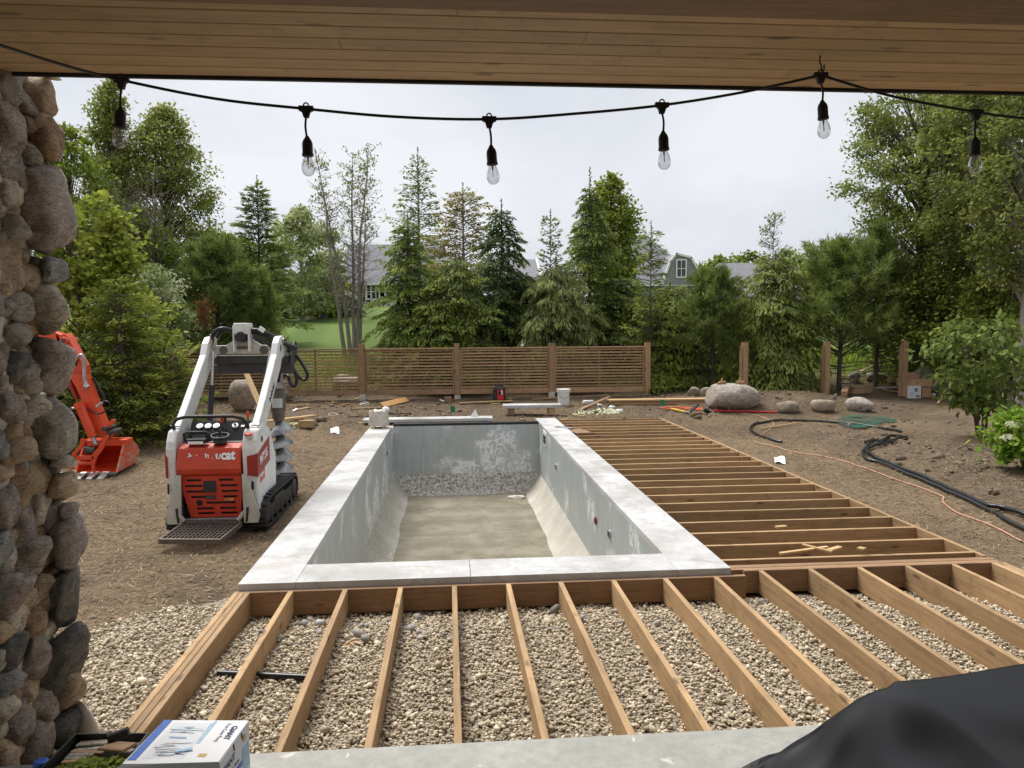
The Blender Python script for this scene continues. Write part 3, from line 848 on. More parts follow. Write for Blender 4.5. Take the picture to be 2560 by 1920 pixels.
for x0, x1 in ((XL, -.60), (-.598, .42), (.422, XR)):
    panel('wall_panel', (x0, YF), (x1, YF), (0, 1))
for x0, x1 in split(XL, XR, 3): panel('wall_panel', (x0, YN), (x1, YN), (0, -1))
# dished bottom: coves and floor, gently wavy
def cove(name, quad, mat, n=18, m=8, wob=.02):
    A, B, C, D = [Vector(q_) for q_ in quad]   # A->B along top edge, D->C along foot
    vs_ = []; fs = []
    for i in range(n+1):
        for j in range(m+1):
            s, t = i/n, j/m
            top = A.lerp(B, s); foot = D.lerp(C, s); p = top.lerp(foot, t)
            p.z -= .06*math.sin(t*math.pi)
            e = wob*mnoise.noise(p*2.3)*math.sin(t*math.pi/1.2)
            p.z += e; vs_.append(tuple(p))
    for i in range(n):
        for j in range(m):
            a = i*(m+1)+j; fs.append((a, a+m+1, a+m+2, a+1))
    g = G(); g.add(vs_, fs); return pl(g).build(name, M[mat], pool, 60)
tl, tr_, br, bl = (XL, YF, ZW), (XR, YF, ZW), (XR, YN, ZW), (XL, YN, ZW)
ftl, ftr, fbr, fbl = (XL+CI, YF-CI, ZF), (XR-CI, YF-CI, ZF), (XR-CI, YN+CI, ZF), (XL+CI, YN+CI, ZF)
cove('cove', (tl, tr_, ftr, ftl), 'cove_far'); cove('cove', (bl, tl, ftl, fbl), 'cove_left', 40); cove('cove', (br, tr_, ftr, fbr), 'cove_right', 40); cove('cove', (bl, br, fbr, fbl), 'cove_right')
g = G(); n_ = 30; vv = []; ff = []
for i in range(n_+1):
    for j in range(n_+1):
        x = XL+CI-.06+(XR-XL-2*CI+.12)*i/n_; y = YN+CI-.06+(YF-YN-2*CI+.12)*j/n_
        vv.append((x, y, ZF+.012+.018*mnoise.noise(Vector((x*1.4, y*.9, 2)))))
for i in range(n_):
    for j in range(n_):
        a = i*(n_+1)+j; ff.append((a, a+n_+1, a+n_+2, a+1))
g.add(vv, ff); pl(g).build('floor', M['floor'], pool, 60)
# coping slabs
CZ0, CZ1 = -.012, .05
def slab(x0, x1, y0, y1, dz=0):
    g = G(); g.bx(x0, x1, y0, y1, CZ0+dz, CZ1+dz)
    c = Vector(((x0+x1)/2, (y0+y1)/2, (CZ0+CZ1)/2+dz)); g.v = [tuple(Vector(v_)-c) for v_ in g.v]
    return g.build('coping_slab', M['coping'], pool, None, .004, 2, Matrix.Translation(c-po))
OL, OR_ = -1.615, 2.167
ysl = [-.02, 2.05, 4.55, 7.0, 9.07]
for a, b in zip(ysl[:-1], ysl[1:]): slab(OL, XL+.002, a+.0015, b-.0015, random.uniform(-.001, .001))
ysr = [-.02, 2.35, 5.1, 7.6, 10.02]
for a, b in zip(ysr[:-1], ysr[1:]): slab(XR-.002, OR_, a+.0015, b-.0015, random.uniform(-.001, .001))
slab(XL+.004, .12, -.02, YN+.002); slab(.123, XR-.004, -.02, YN+.002)
# concrete collar below the coping
g = G(); g.bx(OL+.04, XL-.014, 0.02, YF+.2, -.45, CZ0-.002); g.bx(XR+.014, OR_-.04, .02, YF+.2, -.45, CZ0-.002); g.bx(XL-.014, XR+.014, YF+.014, YF+.2, -.45, -.004); g.bx(XL-.014, XR+.014, .02, YN-.014, -.45, CZ0-.002)
pl(g).build('collar', M['patio'], pool)
# dark cover track along the far wall
g = G(); g.bx(XL+.002, XR-.004, YF+.002, YF+.12, -.002, .055); pl(g).build('cover_track', M['black'], pool, None, .01)
# wall fittings
def fitting(x, y, z, nx_, r=.045, mat='white'):
    g = G(); g.cyl((x, y, z), (x+nx_*.02, y, z), r, r, 20); pl(g).build('return_fitting', M[mat], pool, 40)
    g = G(); g.cyl((x+nx_*.004, y, z), (x+nx_*.023, y, z), r*.6, r*.6, 16); pl(g).build('fitting_bore', M['void'], pool, 40)
def onx(u, v, x):
    d = ray(u, v); return Vector(CAM+d*((x-CAM[0])/d[0]))
for (u, v, mt) in ((1391, 1166, 'grey_metal'), (1491, 1301, 'red_dark'), (1525, 1335, 'grey_metal')):
    p = onx(u, v, XR); fitting(XR, p.y, p.z, -1, .05, mt)
p = onx(966, 1133, XL); fitting(XL, p.y, p.z, 1, .05, 'grey_metal')
p = onx(1363, 1096, XR)
g = G(); g.bx(XR-.014, XR, p.y-.24, p.y+.24, p.z-.13, p.z+.13); pl(g).build('skimmer_frame', M['white'], pool)
g = G(); g.bx(XR-.017, XR-.002, p.y-.20, p.y+.20, p.z-.10, p.z+.06); pl(g).build('skimmer_mouth', M['black'], pool)

# ------------------------------------------------------------------ deck frames
JH, JT = .184, .038
deck = thing('deck_frame', 'bare timber joists over gravel between patio and pool', 'deck frame', (1.4, -1.15, -.2))
dk = Vector(deck.location)
def dj(name, p0, p1, mat='joist', par=None, h=JH):
    par = par or deck; o = Vector(par.location)
    a, b = Vector(p0)-o, Vector(p1)-o
    return board(name, a-Vector((0, 0, h/2)), b-Vector((0, 0, h/2)), JT, h, M[mat], par)
NEAR = -2.262
for i in range(-1, 13):
    x = -.8138+.4064*i
    w = random.uniform(-.006, .006); w2 = random.uniform(-.012, .012)
    if i in (3, 4): w2 += .012
    dj('joist', (x+w2, NEAR, random.uniform(-.004, .002)), (x+w, -.064 if i < 8 else .045, random.uniform(-.003, .001)))
for k in range(3):
    dj('rim_board', (-1.615+.0405*k, NEAR, -.001*k), (-1.615+.0405*k, -.064, -.001*k))
dj('header', (-1.635, -.043, -.004), (2.27, -.043, -.004), 'joist_dark')
for k in range(4):
    dj('header_ply', (2.30 if k == 0 else 2.20, .066+.0395*k, -.003*(k % 2)), (4.478, .066+.0395*k, -.003*(k % 2)), 'joist_dark')
for k in range(3):
    dj('rim_board', (4.40+.0405*k, NEAR, 0), (4.40+.0405*k, .045, 0))
side = thing('deck_frame', 'bare timber joists running across beside the right of the pool', 'deck frame', (3.3, 5.1, -.2))
for k in range(25):
    y = 10.093-.4064*k
    dj('joist', (1.95+random.uniform(-.03, .0), y+random.uniform(-.008, .008), random.uniform(-.004, .002)), (4.438, y+random.uniform(-.006, .006), random.uniform(-.004, .002)), 'joist', side)
dj('rim_board', (4.459, .225, 0), (4.459, 5.4, 0), 'joist', side); dj('rim_board', (4.459, 5.402, .001), (4.459, 10.115, .001), 'joist', side)
p = on_z(1860, 1150, -.06)
dj('block', (p.x-.06, p.y-.06, .005), (p.x+.10, p.y-.06, .005), 'fence', side, .14)

# ------------------------------------------------------------------ slatted fence
FY = 13.7
fence = thing('slat_fence', 'low brown horizontal slat fence across the back of the yard', 'fence', (-.3, FY, .15))
fo = Vector(fence.location)
pu = [195, 432, 669, 906, 1143, 1379, 1618]
px_ = [at_y(u, 930, FY).x for u in pu]
topz = at_y(1143, 869, FY).z; ptop = at_y(1143, 860, FY).z; botz = at_y(1143, 986, FY).z
def fb(name, p0, p1, W, T, up=(0, 0, 1), mat='fence'):
    return board(name, Vector(p0)-fo, Vector(p1)-fo, W, T, M[mat], fence, up)
for i, x in enumerate(px_):
    fb('post', (x, FY, botz-.3), (x, FY, ptop+random.uniform(-.01, .02)), .14, .14, (0, 1, 0))
    g = G(); zb = botz-.04; g.bx(-.075, .075, -.075, .075, -.3, .10 if i in (3, 5) else .04)
    if i in (3, 4, 5): g.build('concrete_splash', M['mortar'], fence, None, 0, 2, Matrix.Translation(Vector((x, FY, zb-.02))-fo))
for a, b in zip(px_[:-1], px_[1:]):
    x0, x1 = a+.073, b-.073
    fb('top_rail', (x0, FY, topz-.02), (x1, FY, topz-.02), .09, .036)
    fb('bottom_board', (x0, FY-.01, botz+.08), (x1, FY-.01, botz+.08), .035, .14)
    fb('stile', (x0+.025, FY-.012, botz+.152), (x0+.025, FY-.012, topz-.04), .045, .035, (0, 1, 0))
    fb('stile', (x1-.025, FY-.012, botz+.152), (x1-.025, FY-.012, topz-.04), .045, .035, (0, 1, 0))
    fb('stile', ((a+b)/2, FY+.045, botz+.152), ((a+b)/2, FY+.045, topz-.04), .05, .035, (0, 1, 0))
    z0, z1 = botz+.19, topz-.075
    ns = 13
    for k in range(ns):
        z = z0+(z1-z0)*k/(ns-1)
        fb('slat', (x0+.05, FY+.008, z), (x1-.05, FY+.008, z+random.uniform(-.004, .004)), .034, .044)
lab = ['lone brown fence post with side cleat behind the big boulder', 'lone brown fence post with side cleat between boulder and boxes', 'lone brown fence post with side cleat beside the cardboard boxes']
for (u, vt, vb, yy), lb in zip(((1862, 856, 968, 13.0), (2067, 855, 964, 13.0), (2262, 853, 962, 12.9)), lab):
    a = at_y(u, vt, yy); b = at_y(u, vb, yy)
    t = thing('fence_post', lb, 'post', (a.x, yy, b.z), .18, 'bare fence posts')
    board('post', (0, 0, -.3), (0, 0, a.z-b.z), .135, .135, M['fence'], t, (0, 1, 0))
    board('cleat', (-.09, .02, -.3), (-.09, .02, a.z-b.z-.1), .09, .04, M['fence'], t, (1, 0, 0))
# ------------------------------------------------------------------ vegetation
def unit(a):
    return a/np.maximum(np.linalg.norm(a, axis=-1, keepdims=True), 1e-9)
class LV:
    def __init__(s): s.P = []; s.T = []
    def add(s, c, d, l, w, t, r, nrm=None):
        n = len(c)
        d = unit(d)
        ref = r.normal(0, 1, (n, 3)) if nrm is None else nrm+r.normal(0, .45, (n, 3))
        wv = unit(np.cross(d, ref))
        l = np.broadcast_to(l, n)[:, None]; w = np.broadcast_to(w, n)[:, None]
        s.P.append(np.stack([c, c+d*l*.45+wv*w*.5, c+d*l, c+d*l*.45-wv*w*.5], 1).reshape(-1, 3)); s.T.append(np.clip(t, 0, 1))
    def build(s, name, mat, parent):
        P = np.concatenate(s.P); T = np.concatenate(s.T)
        return put(name, fast_mesh(name, P, np.arange(len(P)).reshape(-1, 4), T), mat, parent)
def tree_thing(name, label, loc, group=None, cat='tree'):
    return thing(name, label, cat, (loc[0], loc[1], h1(loc[0], loc[1])-.05), 0, group)
def place(u, depth):
    """ground position of a tree standing at image column u (full-res px), camera depth"""
    p = at_d(u, 823, depth); return (p.x, p.y)
def ztop(v, u, depth):
    return at_d(u, v, depth).z
def conifer(name, label, u, depth, vtop, r, mat, seed, nb=150, per=95, base=.06, droop=.35, up=.25, pw=.85, leaf=(.15, .045), pend=.15, lat=.34, lean=0, leader=.06, bark='bark', trunk=.09, sparse_top=0, group='evergreens behind the fence', tmean=.45, minr=.17, gap=.0, needle=False, top_h=None):
    rg = np.random.default_rng(seed)
    x, y = place(u, depth); t0 = tree_thing(name, label, (x, y), group)
    h = (top_h if top_h else ztop(vtop, u, depth)-t0.location.z)
    hb = h*(1-leader)
    t = base+(1-base)*(np.arange(nb)+rg.random(nb))/nb
    Ln = r*((1-t)**pw)*rg.uniform(.55, 1.18, nb)*(1+.22*np.sin(t*31+seed)*np.sin(np.arange(nb)*.37))+minr
    Ln *= 1-.3*np.clip((.16-t)/.16, 0, 1)
    if gap: Ln *= np.where(rg.random(nb) < gap, .45, 1)
    az = np.arange(nb)*2.39996+rg.normal(0, .35, nb)
    dh = np.stack([np.cos(az), np.sin(az), np.zeros(nb)], 1)
    pp = np.stack([-np.sin(az), np.cos(az), np.zeros(nb)], 1)
    upb = up*(.25+1.1*t)+rg.normal(0, .14, nb)
    droop = droop*rg.uniform(.45, 1.5, nb)
    root = np.stack([lean*t*h, np.zeros(nb), t*hb], 1)
    cnt = np.maximum(4, (per*(Ln/r)**1.25+5)).astype(int)
    if sparse_top: cnt = np.maximum(3, (cnt*(1-sparse_top*np.clip((t-.45)/.5, 0, 1)))).astype(int)
    b = np.repeat(np.arange(nb), cnt); n = len(b)
    s = .08+.92*rg.random(n)**.62
    q = rg.uniform(-1, 1, n)*lat*(1.05-.75*s)
    sl = s*Ln[b]; ql = q*Ln[b]
    z = upb[b]*sl-droop[b]*s*sl-np.abs(ql)*.32+rg.normal(0, .022, n)-pend*.12*rg.random(n)
    c = root[b]+dh[b]*sl[:, None]+pp[b]*ql[:, None]; c[:, 2] += z
    slope = upb[b]-2*droop[b]*s
    lv = LV()
    if needle:
        d = dh[b]*.5+rg.normal(0, .75, (n, 3)); d[:, 2] += .35
    else:
        d = dh[b]*.8+pp[b]*(np.sign(q)*.55)[:, None]+rg.normal(0, .22, (n, 3)); d[:, 2] += slope*.7-pend
    tint = tmean+.06+.62*(s-.62)+rg.normal(0, .13, n)+rg.normal(0, .13, nb)[b]  # tips tinted lighter, inner needles darker: crown shading put into the colour
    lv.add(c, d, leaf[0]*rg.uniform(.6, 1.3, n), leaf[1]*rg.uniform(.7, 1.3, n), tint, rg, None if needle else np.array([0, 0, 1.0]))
    # leader needles
    k = 110; tt = 1-.24*rg.random(k); cc = np.stack([lean*tt*h, np.zeros(k), tt*h], 1); dd = rg.normal(0, 1, (k, 3)); dd[:, 2] = np.abs(dd[:, 2])*.8
    lv.add(cc, dd, leaf[0]*(.4+4.2*(1-tt))*rg.uniform(.4, 1.1, k), leaf[1]*.8, tmean+.12+rg.normal(0, .12, k), rg)
    lv.build('crown', mat, t0)
    g = G(); g.tube([(lean*f*h, 0, f*h) for f in (0, .25, .5, .75, 1)], [trunk, trunk*.8, trunk*.55, trunk*.3, .008], 7)
    for i in range(nb):
        if Ln[i] < .3: continue
        pts = [Vector(root[i])+Vector(dh[i])*(f*Ln[i])+Vector((0, 0, upb[i]*f*Ln[i]-droop[i]*f*f*Ln[i])) for f in (0, .5, .95)]
        g.tube(pts, [.016, .011, .004], 3, False)
    g.build('trunk', M[bark], t0, 60)
    return t0
def pine(name, label, u, depth, vtop, r, seed, mat=None, nb=95, tufts=7, per=17, base=.12, nl=.17, pw=.6, group='evergreens behind the fence', tmean=.45, trunk=.07):
    rg = np.random.default_rng(seed); mat = mat or M['f_pine']
    x, y = place(u, depth); t0 = tree_thing(name, label, (x, y), group)
    h = ztop(vtop, u, depth)-t0.location.z
    t = base+(1-base)*(np.arange(nb)+rg.random(nb))/nb
    Ln = r*((1-t)**pw)*rg.uniform(.55, 1.15, nb)+.12
    Ln *= 1-.25*np.clip((.25-t)/.15, 0, 1)
    az = np.arange(nb)*2.39996+rg.normal(0, .4, nb)
    dh = np.stack([np.cos(az), np.sin(az), .3+.7*t], 1); pp = np.stack([-np.sin(az), np.cos(az), np.zeros(nb)], 1)
    root = np.stack([0*t, 0*t, t*h*.93], 1)
    b = np.repeat(np.arange(nb), tufts); n = len(b)
    s = .30+.70*rg.random(n)**.7
    tc = root[b]+dh[b]*(s*Ln[b])[:, None]+pp[b]*(rg.uniform(-.42, .42, n)*Ln[b]*(1.1-s*.6))[:, None]; tc[:, 2] += rg.normal(0, .09, n)
    td = unit(dh[b]+np.array([0, 0, .5])+rg.normal(0, .3, (n, 3)))
    bt = rg.normal(0, .14, n)+.2*(s-.6)
    lead = np.array([[0, 0, h*.97]])+np.stack([rg.normal(0, .02, 8), rg.normal(0, .02, 8), rg.uniform(-.6, 0, 8)], 1)
    tc = np.concatenate([tc, lead]); td = np.concatenate([td, np.tile([0, 0, 1.0], (8, 1))]); bt = np.concatenate([bt, np.zeros(8)]); n += 8
    m = np.repeat(np.arange(n), per); k = len(m)
    d = td[m]*.75+rg.normal(0, .62, (k, 3))
    st_ = tc[m]-td[m]*rg.uniform(0, .16, k)[:, None]
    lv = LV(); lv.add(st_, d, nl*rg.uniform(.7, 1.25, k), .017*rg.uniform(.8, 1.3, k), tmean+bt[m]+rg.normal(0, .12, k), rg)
    lv.build('crown', mat, t0)
    g = G(); g.tube([(0, 0, 0), (.02, 0, h*.5), (0, 0, h*.97)], [trunk, trunk*.6, .012], 7)
    for i in range(nb):
        g.tube([root[i], root[i]+dh[i]*Ln[i]*.5, root[i]+dh[i]*Ln[i]*.92], [.02, .014, .005], 3, False)
    for i in range(16):       # dead lower branches
        a = rg.uniform(0, 6.28); zz = rg.uniform(.05, .2)*h; l = rg.uniform(.4, .9)*r
        g.tube([(0, 0, zz), (math.cos(a)*l*.5, math.sin(a)*l*.5, zz+.05*l), (math.cos(a)*l, math.sin(a)*l, zz+rg.uniform(-.1, .35)*l)], [.016, .009, .003], 3, False)
    g.build('trunk', M['bark'], t0, 60)
    return t0
def broad(name, label, u, depth, vtop, vbot, r, mat, seed, clumps=90, per=110, rc=.32, leaf=(.10, .075), prof=None, group=None, cat='tree', trunk=.09, bark='bark', tmean=.5, stems=1, droop=.2, spread=.25, xoff=0, hollow=.35, loc=None, flat=None, twig=3):
    rg = np.random.default_rng(seed)
    x, y = loc if loc else place(u, depth); t0 = tree_thing(name, label, (x, y), group, cat)
    zb = t0.location.z
    zt = ztop(vtop, u, depth)-zb; z0 = max(.05, ztop(vbot, u, depth)-zb)
    prof = prof or (lambda t: np.sin(np.clip(t, .02, .98)*np.pi)**.6)
    n = clumps
    t = (np.arange(n)+rg.random(n))/n
    rad = r*prof(t)*np.sqrt(rg.uniform(hollow**2, 1, n))
    az = rg.uniform(0, 2*np.pi, n)
    c = np.stack([rad*np.cos(az)+xoff*t, rad*np.sin(az), z0+(zt-z0)*t], 1)
    rcv = rc*rg.uniform(.6, 1.25, n)*(1-.45*np.clip((t-.8)/.2, 0, 1))
    cnt = np.maximum(8, per*(rcv/rc)**1.6).astype(int)
    b = np.repeat(np.arange(n), cnt); k = len(b)
    off = rg.normal(0, .5, (k, 3)); off[:, 2] *= .62
    pos = c[b]+off*rcv[b][:, None]
    outw = unit(pos-np.array([0, 0, (z0+zt)/2*.9])); outw[:, 2] *= .4
    d = outw*.5+rg.normal(0, .6, (k, 3)); d[:, 2] -= droop
    nrm = unit(outw*.5+np.array([0, 0, .9])+rg.normal(0, .35, (k, 3)))
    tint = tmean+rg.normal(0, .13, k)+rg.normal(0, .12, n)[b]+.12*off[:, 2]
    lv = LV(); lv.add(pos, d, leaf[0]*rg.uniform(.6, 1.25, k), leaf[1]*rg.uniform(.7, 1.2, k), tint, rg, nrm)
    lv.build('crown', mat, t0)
    g = G()
    st = []
    for i in range(stems):
        a = 2*math.pi*i/max(1, stems)+.7; rr = 0 if stems == 1 else spread*r
        top = Vector((rr*math.cos(a)+xoff*.8, rr*math.sin(a), z0+(zt-z0)*.86))
        pts = [Vector((rr*.12*math.cos(a), rr*.12*math.sin(a), 0)), Vector((rr*.35*math.cos(a), rr*.35*math.sin(a), top.z*.35)), Vector((rr*.75*math.cos(a)+xoff*.4, rr*.75*math.sin(a), top.z*.7)), top]
        g.tube(pts, [trunk, trunk*.8, trunk*.5, trunk*.12], 8 if trunk > .05 else 5); st.append(pts)
    for i in range(0, n):
        pts = st[i % stems]; zz = max(pts[1].z*.7, c[i][2]*.72)
        f = min(.95, zz/pts[-1].z); seg = min(2, int(f*3)); a = pts[seg].lerp(pts[seg+1], f*3-seg)
        e = Vector(c[i]); m = a.lerp(e, .5)+Vector((0, 0, .06*(e-a).length))
        w = max(.005, trunk*.16)
        g.tube([a, m, e], [w, w*.6, .004], 3, False)
        if twig:
            for q_ in range(twig):
                e2 = e+Vector(rg.normal(0, .55, 3))*float(rcv[i]); g.tube([m.lerp(e, .6), e2], [.006, .002], 3, False)
    g.build('trunk', M[bark], t0, 60)
    return t0
cone = lambda a=.75: (lambda t: np.clip(1-t, .03, 1)**a*np.clip(t*6+.45, 0, 1))
egg = lambda t: np.sin(np.clip(t**.75, .03, .985)*np.pi)**.7

K = 1.1573      # surveyed in a 2212-wide view; full-res = K * that
def mpx(depth): return depth/FPX*K        # metres per surveyed px at a depth

# left group
broad('cedar_tree', 'tall thin cedar at left rising above the hanging bulb', 262*K, 23, 185*K, 660*K, 1.35, M['f_cedar'], 31, 190, 110, .34, (.12, .07), cone(.6), 'tall trees at left', tmean=.58, trunk=.12)
broad('cedar_tree', 'tall bushy cedar at left with rounded olive crown', 372*K, 24, 240*K, 690*K, 1.62, M['f_cedar'], 32, 260, 120, .40, (.12, .075), egg, 'tall trees at left', tmean=.6, trunk=.14)
broad('maple_tree', 'bright green tree behind the maple beside the stone pillar', 165*K, 19, 285*K, 640*K, 1.35, M['f_maple'], 33, 120, 100, .36, (.12, .09), egg, 'tall trees at left', tmean=.42, trunk=.1)
broad('maple_tree', 'yellow green maple beside the stone pillar above the excavator', 175*K, 13.5, 430*K, 880*K, 1.5, M['f_maple'], 34, 170, 90, .30, (.11, .10), lambda t: .75+.25*np.sin(t*5), 'tall trees at left', tmean=.74, trunk=.07)
broad('leafy_tree', 'dark green leafy tree filling the gap behind the maple', 300*K, 20, 455*K, 760*K, 1.45, M['f_maple'], 35, 130, 95, .36, (.11, .08), egg, 'tall trees at left', tmean=.28)
broad('dogwood_shrub', 'white variegated shrub glinting behind the left fence', 335*K, 17.2, 575*K, 745*K, .85, M['f_var'], 36, 70, 75, .26, (.10, .05), egg, None, 'shrub', .03, tmean=.5, stems=4)
# dead grey twigs
def bare(name, label, u, depth, vtop, stems, seed, br=70, leafmat=None, nleaf=0, spread=.5, blen=.7, twist=.1, trunk=.07, droop=0, leaf=(.1, .05), z_from=.25, group=None, bark='bark_grey'):
    rg = np.random.default_rng(seed)
    x, y = place(u, depth); t0 = tree_thing(name, label, (x, y), group)
    g = G(); gb = G(); tips = []
    for si, (du, vt, lean) in enumerate(stems):
        zt = ztop(vt, u, depth)-t0.location.z
        xb = du*.35; pts = []
        for f in np.linspace(0, 1, 9):
            pts.append(Vector((xb+(du-xb)*f+lean*f*f+rg.normal(0, .03)*f, rg.normal(0, .03)+.25*(si % 3-1)*f, zt*f)))
        g.tube(pts, list(np.linspace(trunk, .008, 9)), 7)
        for j in range(br):
            f = z_from+(1-z_from)*rg.random()**.85; s = f*8; i = min(7, int(s)); a = pts[i].lerp(pts[i+1], s-i)
            az = rg.uniform(0, 6.283); l = blen*(1.15-f)*rg.uniform(.4, 1.2)+.12
            dd = Vector((math.cos(az), math.sin(az), rg.uniform(.2, .75)-droop))
            p1 = a+dd*l*.5+Vector(rg.normal(0, twist, 3))*l; p2 = p1+(dd+Vector((0, 0, .25-droop)))*l*.5+Vector(rg.normal(0, twist, 3))*l
            gb.tube([a, p1, p2], [.012*(1.2-f)+.004, .007, .003], 3, False)
            for q_ in range(4):
                b0 = (a.lerp(p1, rg.uniform(.4, 1)) if q_ % 2 else p1.lerp(p2, rg.uniform(.2, .9)))
                e = b0+Vector((dd.x, dd.y, dd.z))*l*.22+Vector(rg.normal(0, .2, 3))*l
                gb.tube([b0, e], [.005, .002], 3, False); tips.append(e)
            tips.append(p2)
    g.build('trunk', M[bark], t0, 60); gb.build('branches', M['twig'], t0)
    if nleaf:
        T = np.array([tuple(t) for t in tips]); wgt = np.clip(T[:, 2]-T[:, 2].max()*.45, .02, None); wgt /= wgt.sum()
        b = rg.choice(len(T), nleaf, p=wgt)
        lv = LV(); dd = rg.normal(0, .6, (nleaf, 3)); dd[:, 2] -= .5
        lv.add(T[b]+rg.normal(0, .05, (nleaf, 3)), dd, leaf[0], leaf[1], .5+rg.normal(0, .2, nleaf), rg); lv.build('foliage', leafmat, t0)
    return t0
bare('dead_tree', 'grey leafless twiggy tree in front of the tall cedars', 300*K, 19.5, 395*K, [(-.15, 400*K, -.2), (.25, 395*K, .3), (.0, 430*K, .5), (.1, 440*K, -.5)], 37, 60, None, 0, .6, 1.3, .22, .035, -.5, z_from=.3, group='tall trees at left')
conifer('young_spruce', 'young spruce growing in front of the fence beside the excavator', 262*K, 12.6, 585*K, .95, M['f_spruce_y'], 38, 150, 120, .03, .1, .12, .65, (.085, .026), .02, .4, tmean=.62, trunk=.04, group='young spruces at left')
conifer('young_spruce', 'short bushy spruce between young spruce and loader arm', 352*K, 13.2, 742*K, .78, M['f_spruce_y'], 39, 110, 110, .03, .05, .3, .5, (.085, .026), .0, .4, tmean=.6, trunk=.035, group='young spruces at left')
conifer('young_spruce', 'dark low spruce behind the excavator bucket', 165*K, 12.2, 800*K, .95, M['f_spruce'], 40, 110, 120, .03, .12, .1, .5, (.09, .028), .05, .4, tmean=.4, trunk=.035, group='young spruces at left')
pine('pine_tree', 'dark bushy pine behind the loader arms', 470*K, 19.8, 520*K, 1.5, 41, None, 150, 10, 22, .06, .2, .5, tmean=.4)
pine('pine_tree', 'lower pine beside the lawn right of the loader arms', 548*K, 20.6, 585*K, .95, 42, None, 110, 9, 20, .05, .2, .5, tmean=.5)
conifer('spruce_tree', 'pointed dark spruce left of the pale poplar', 565*K, 28, 385*K, 1.75, M['f_spruce'], 43, 210, 120, .12, .18, .35, .72, (.2, .05), .0, .3, tmean=.42, gap=.2)
broad('poplar_tree', 'pale wind blown poplar left of the bare trunks', 655*K, 46, 455*K, 672*K, 2.6, M['f_pale'], 44, 130, 95, .62, (.26, .17), egg, None, tmean=.5, trunk=.16, bark='bark_grey')
broad('poplar_tree', 'green leafy tree right of the pale poplar above the lawn', 700*K, 50, 570*K, 680*K, 1.7, M['f_leaf'], 45, 60, 85, .6, (.26, .18), egg, None, tmean=.7)
conifer('far_spruce', 'dark spruce on the lawn right behind the bare trunks', 728*K, 52, 545*K, 1.9, M['f_dark'], 46, 120, 60, .03, .2, .1, .9, (.4, .11), .1, .35, tmean=.4, group='spruces on the far lawn')
conifer('far_spruce', 'small spruce on the lawn beneath the pale poplar', 630*K, 54, 595*K, 1.5, M['f_dark'], 47, 90, 50, .1, .2, .1, .8, (.4, .11), .1, .35, tmean=.5, group='spruces on the far lawn')
conifer('far_spruce', 'spruce at the lawn edge below the pointed dark spruce', 598*K, 50, 560*K, 1.8, M['f_spruce'], 48, 110, 55, .05, .2, .1, .8, (.38, .1), .1, .35, tmean=.45, group='spruces on the far lawn')
bare('bare_tree', 'clump of bare grey trunks standing behind the fence', 768*K, 23.5, 330*K, [(-.95, 340*K, -.1), (-.45, 420*K, -.5), (-.12, 335*K, .1), (.18, 330*K, .35), (.3, 470*K, .1)], 49, 85, M['f_cedar'], 1500, .5, .95, .12, .075, leaf=(.09, .05))
conifer('spruce_tree', 'yellow green spruce right of the bare trunks', 884*K, 21.3, 462*K, 1.45, M['f_spruce_y'], 50, 210, 150, .03, .5, .2, .62, (.14, .04), .25, .36, tmean=.36, gap=.12)
conifer('larch_tree', 'tall sparse conifer with see-through crown in the centre', 908*K, 27, 325*K, 1.75, M['f_olive'], 51, 140, 95, .2, .25, .5, .62, (.13, .07), .3, .3, sparse_top=.35, bark='bark_grey', trunk=.1, tmean=.4)
conifer('larch_tree', 'thinning brownish larch beside the tall sparse conifer', 1003*K, 25, 398*K, 1.75, M['f_brown'], 52, 190, 100, .1, .25, .45, .5, (.12, .06), .3, .32, bark='bark_grey', tmean=.5)
conifer('hemlock_tree', 'feathery green hemlock between two spruces over the fence', 985*K, 21.2, 545*K, 1.95, M['f_hem'], 53, 210, 170, .03, .55, .35, .5, (.13, .04), .35, .38, tmean=.36)
conifer('spruce_tree', 'dark drooping spruce right of the brownish larch', 1085*K, 22, 432*K, 1.65, M['f_dark'], 54, 220, 150, .03, .5, .2, .68, (.15, .045), .3, .36, tmean=.52, gap=.1)
conifer('weeping_cedar', 'olive weeping cedar with drooping sprays over the fence', 1200*K, 20.9, 560*K, 1.4, M['f_olive'], 55, 200, 170, .03, .95, .5, .38, (.15, .035), .9, .42, tmean=.42)
conifer('thin_cedar', 'thin wispy leader rising behind the weeping cedar', 1190*K, 21.5, 455*K, .38, M['f_olive'], 56, 60, 26, .4, .1, .5, .5, (.11, .05), .1, .4, tmean=.4, trunk=.03)
conifer('spruce_tree', 'tallest pointed spruce left of the round leafy tree', 1274*K, 22.5, 366*K, 1.75, M['f_spruce'], 57, 230, 150, .03, .45, .2, .82, (.16, .045), .25, .36, tmean=.5, leader=.1)
broad('leafy_tree', 'round dark leafy tree directly right of the tallest spruce', 1318*K, 27, 385*K, 640*K, 1.0, M['f_leaf'], 58, 130, 90, .42, (.15, .11), egg, None, tmean=.52)
conifer('hemlock_tree', 'yellow green hemlock right of the fence end', 1447*K, 21.6, 608*K, 1.6, M['f_hem'], 59, 200, 170, .02, .6, .4, .42, (.13, .04), .4, .4, tmean=.5)
conifer('thin_cedar', 'thin green leader in front of the dormered house', 1405*K, 20.5, 478*K, .65, M['f_hem'], 60, 80, 40, .3, .3, .5, .6, (.12, .04), .3, .4, tmean=.4, trunk=.03)
pine('pine_tree', 'soft pine with dark trunk right of the yellow green hemlock', 1540*K, 20.5, 585*K, 1.35, 61, None, 110, 8, 20, .22, .18, .5, tmean=.45)
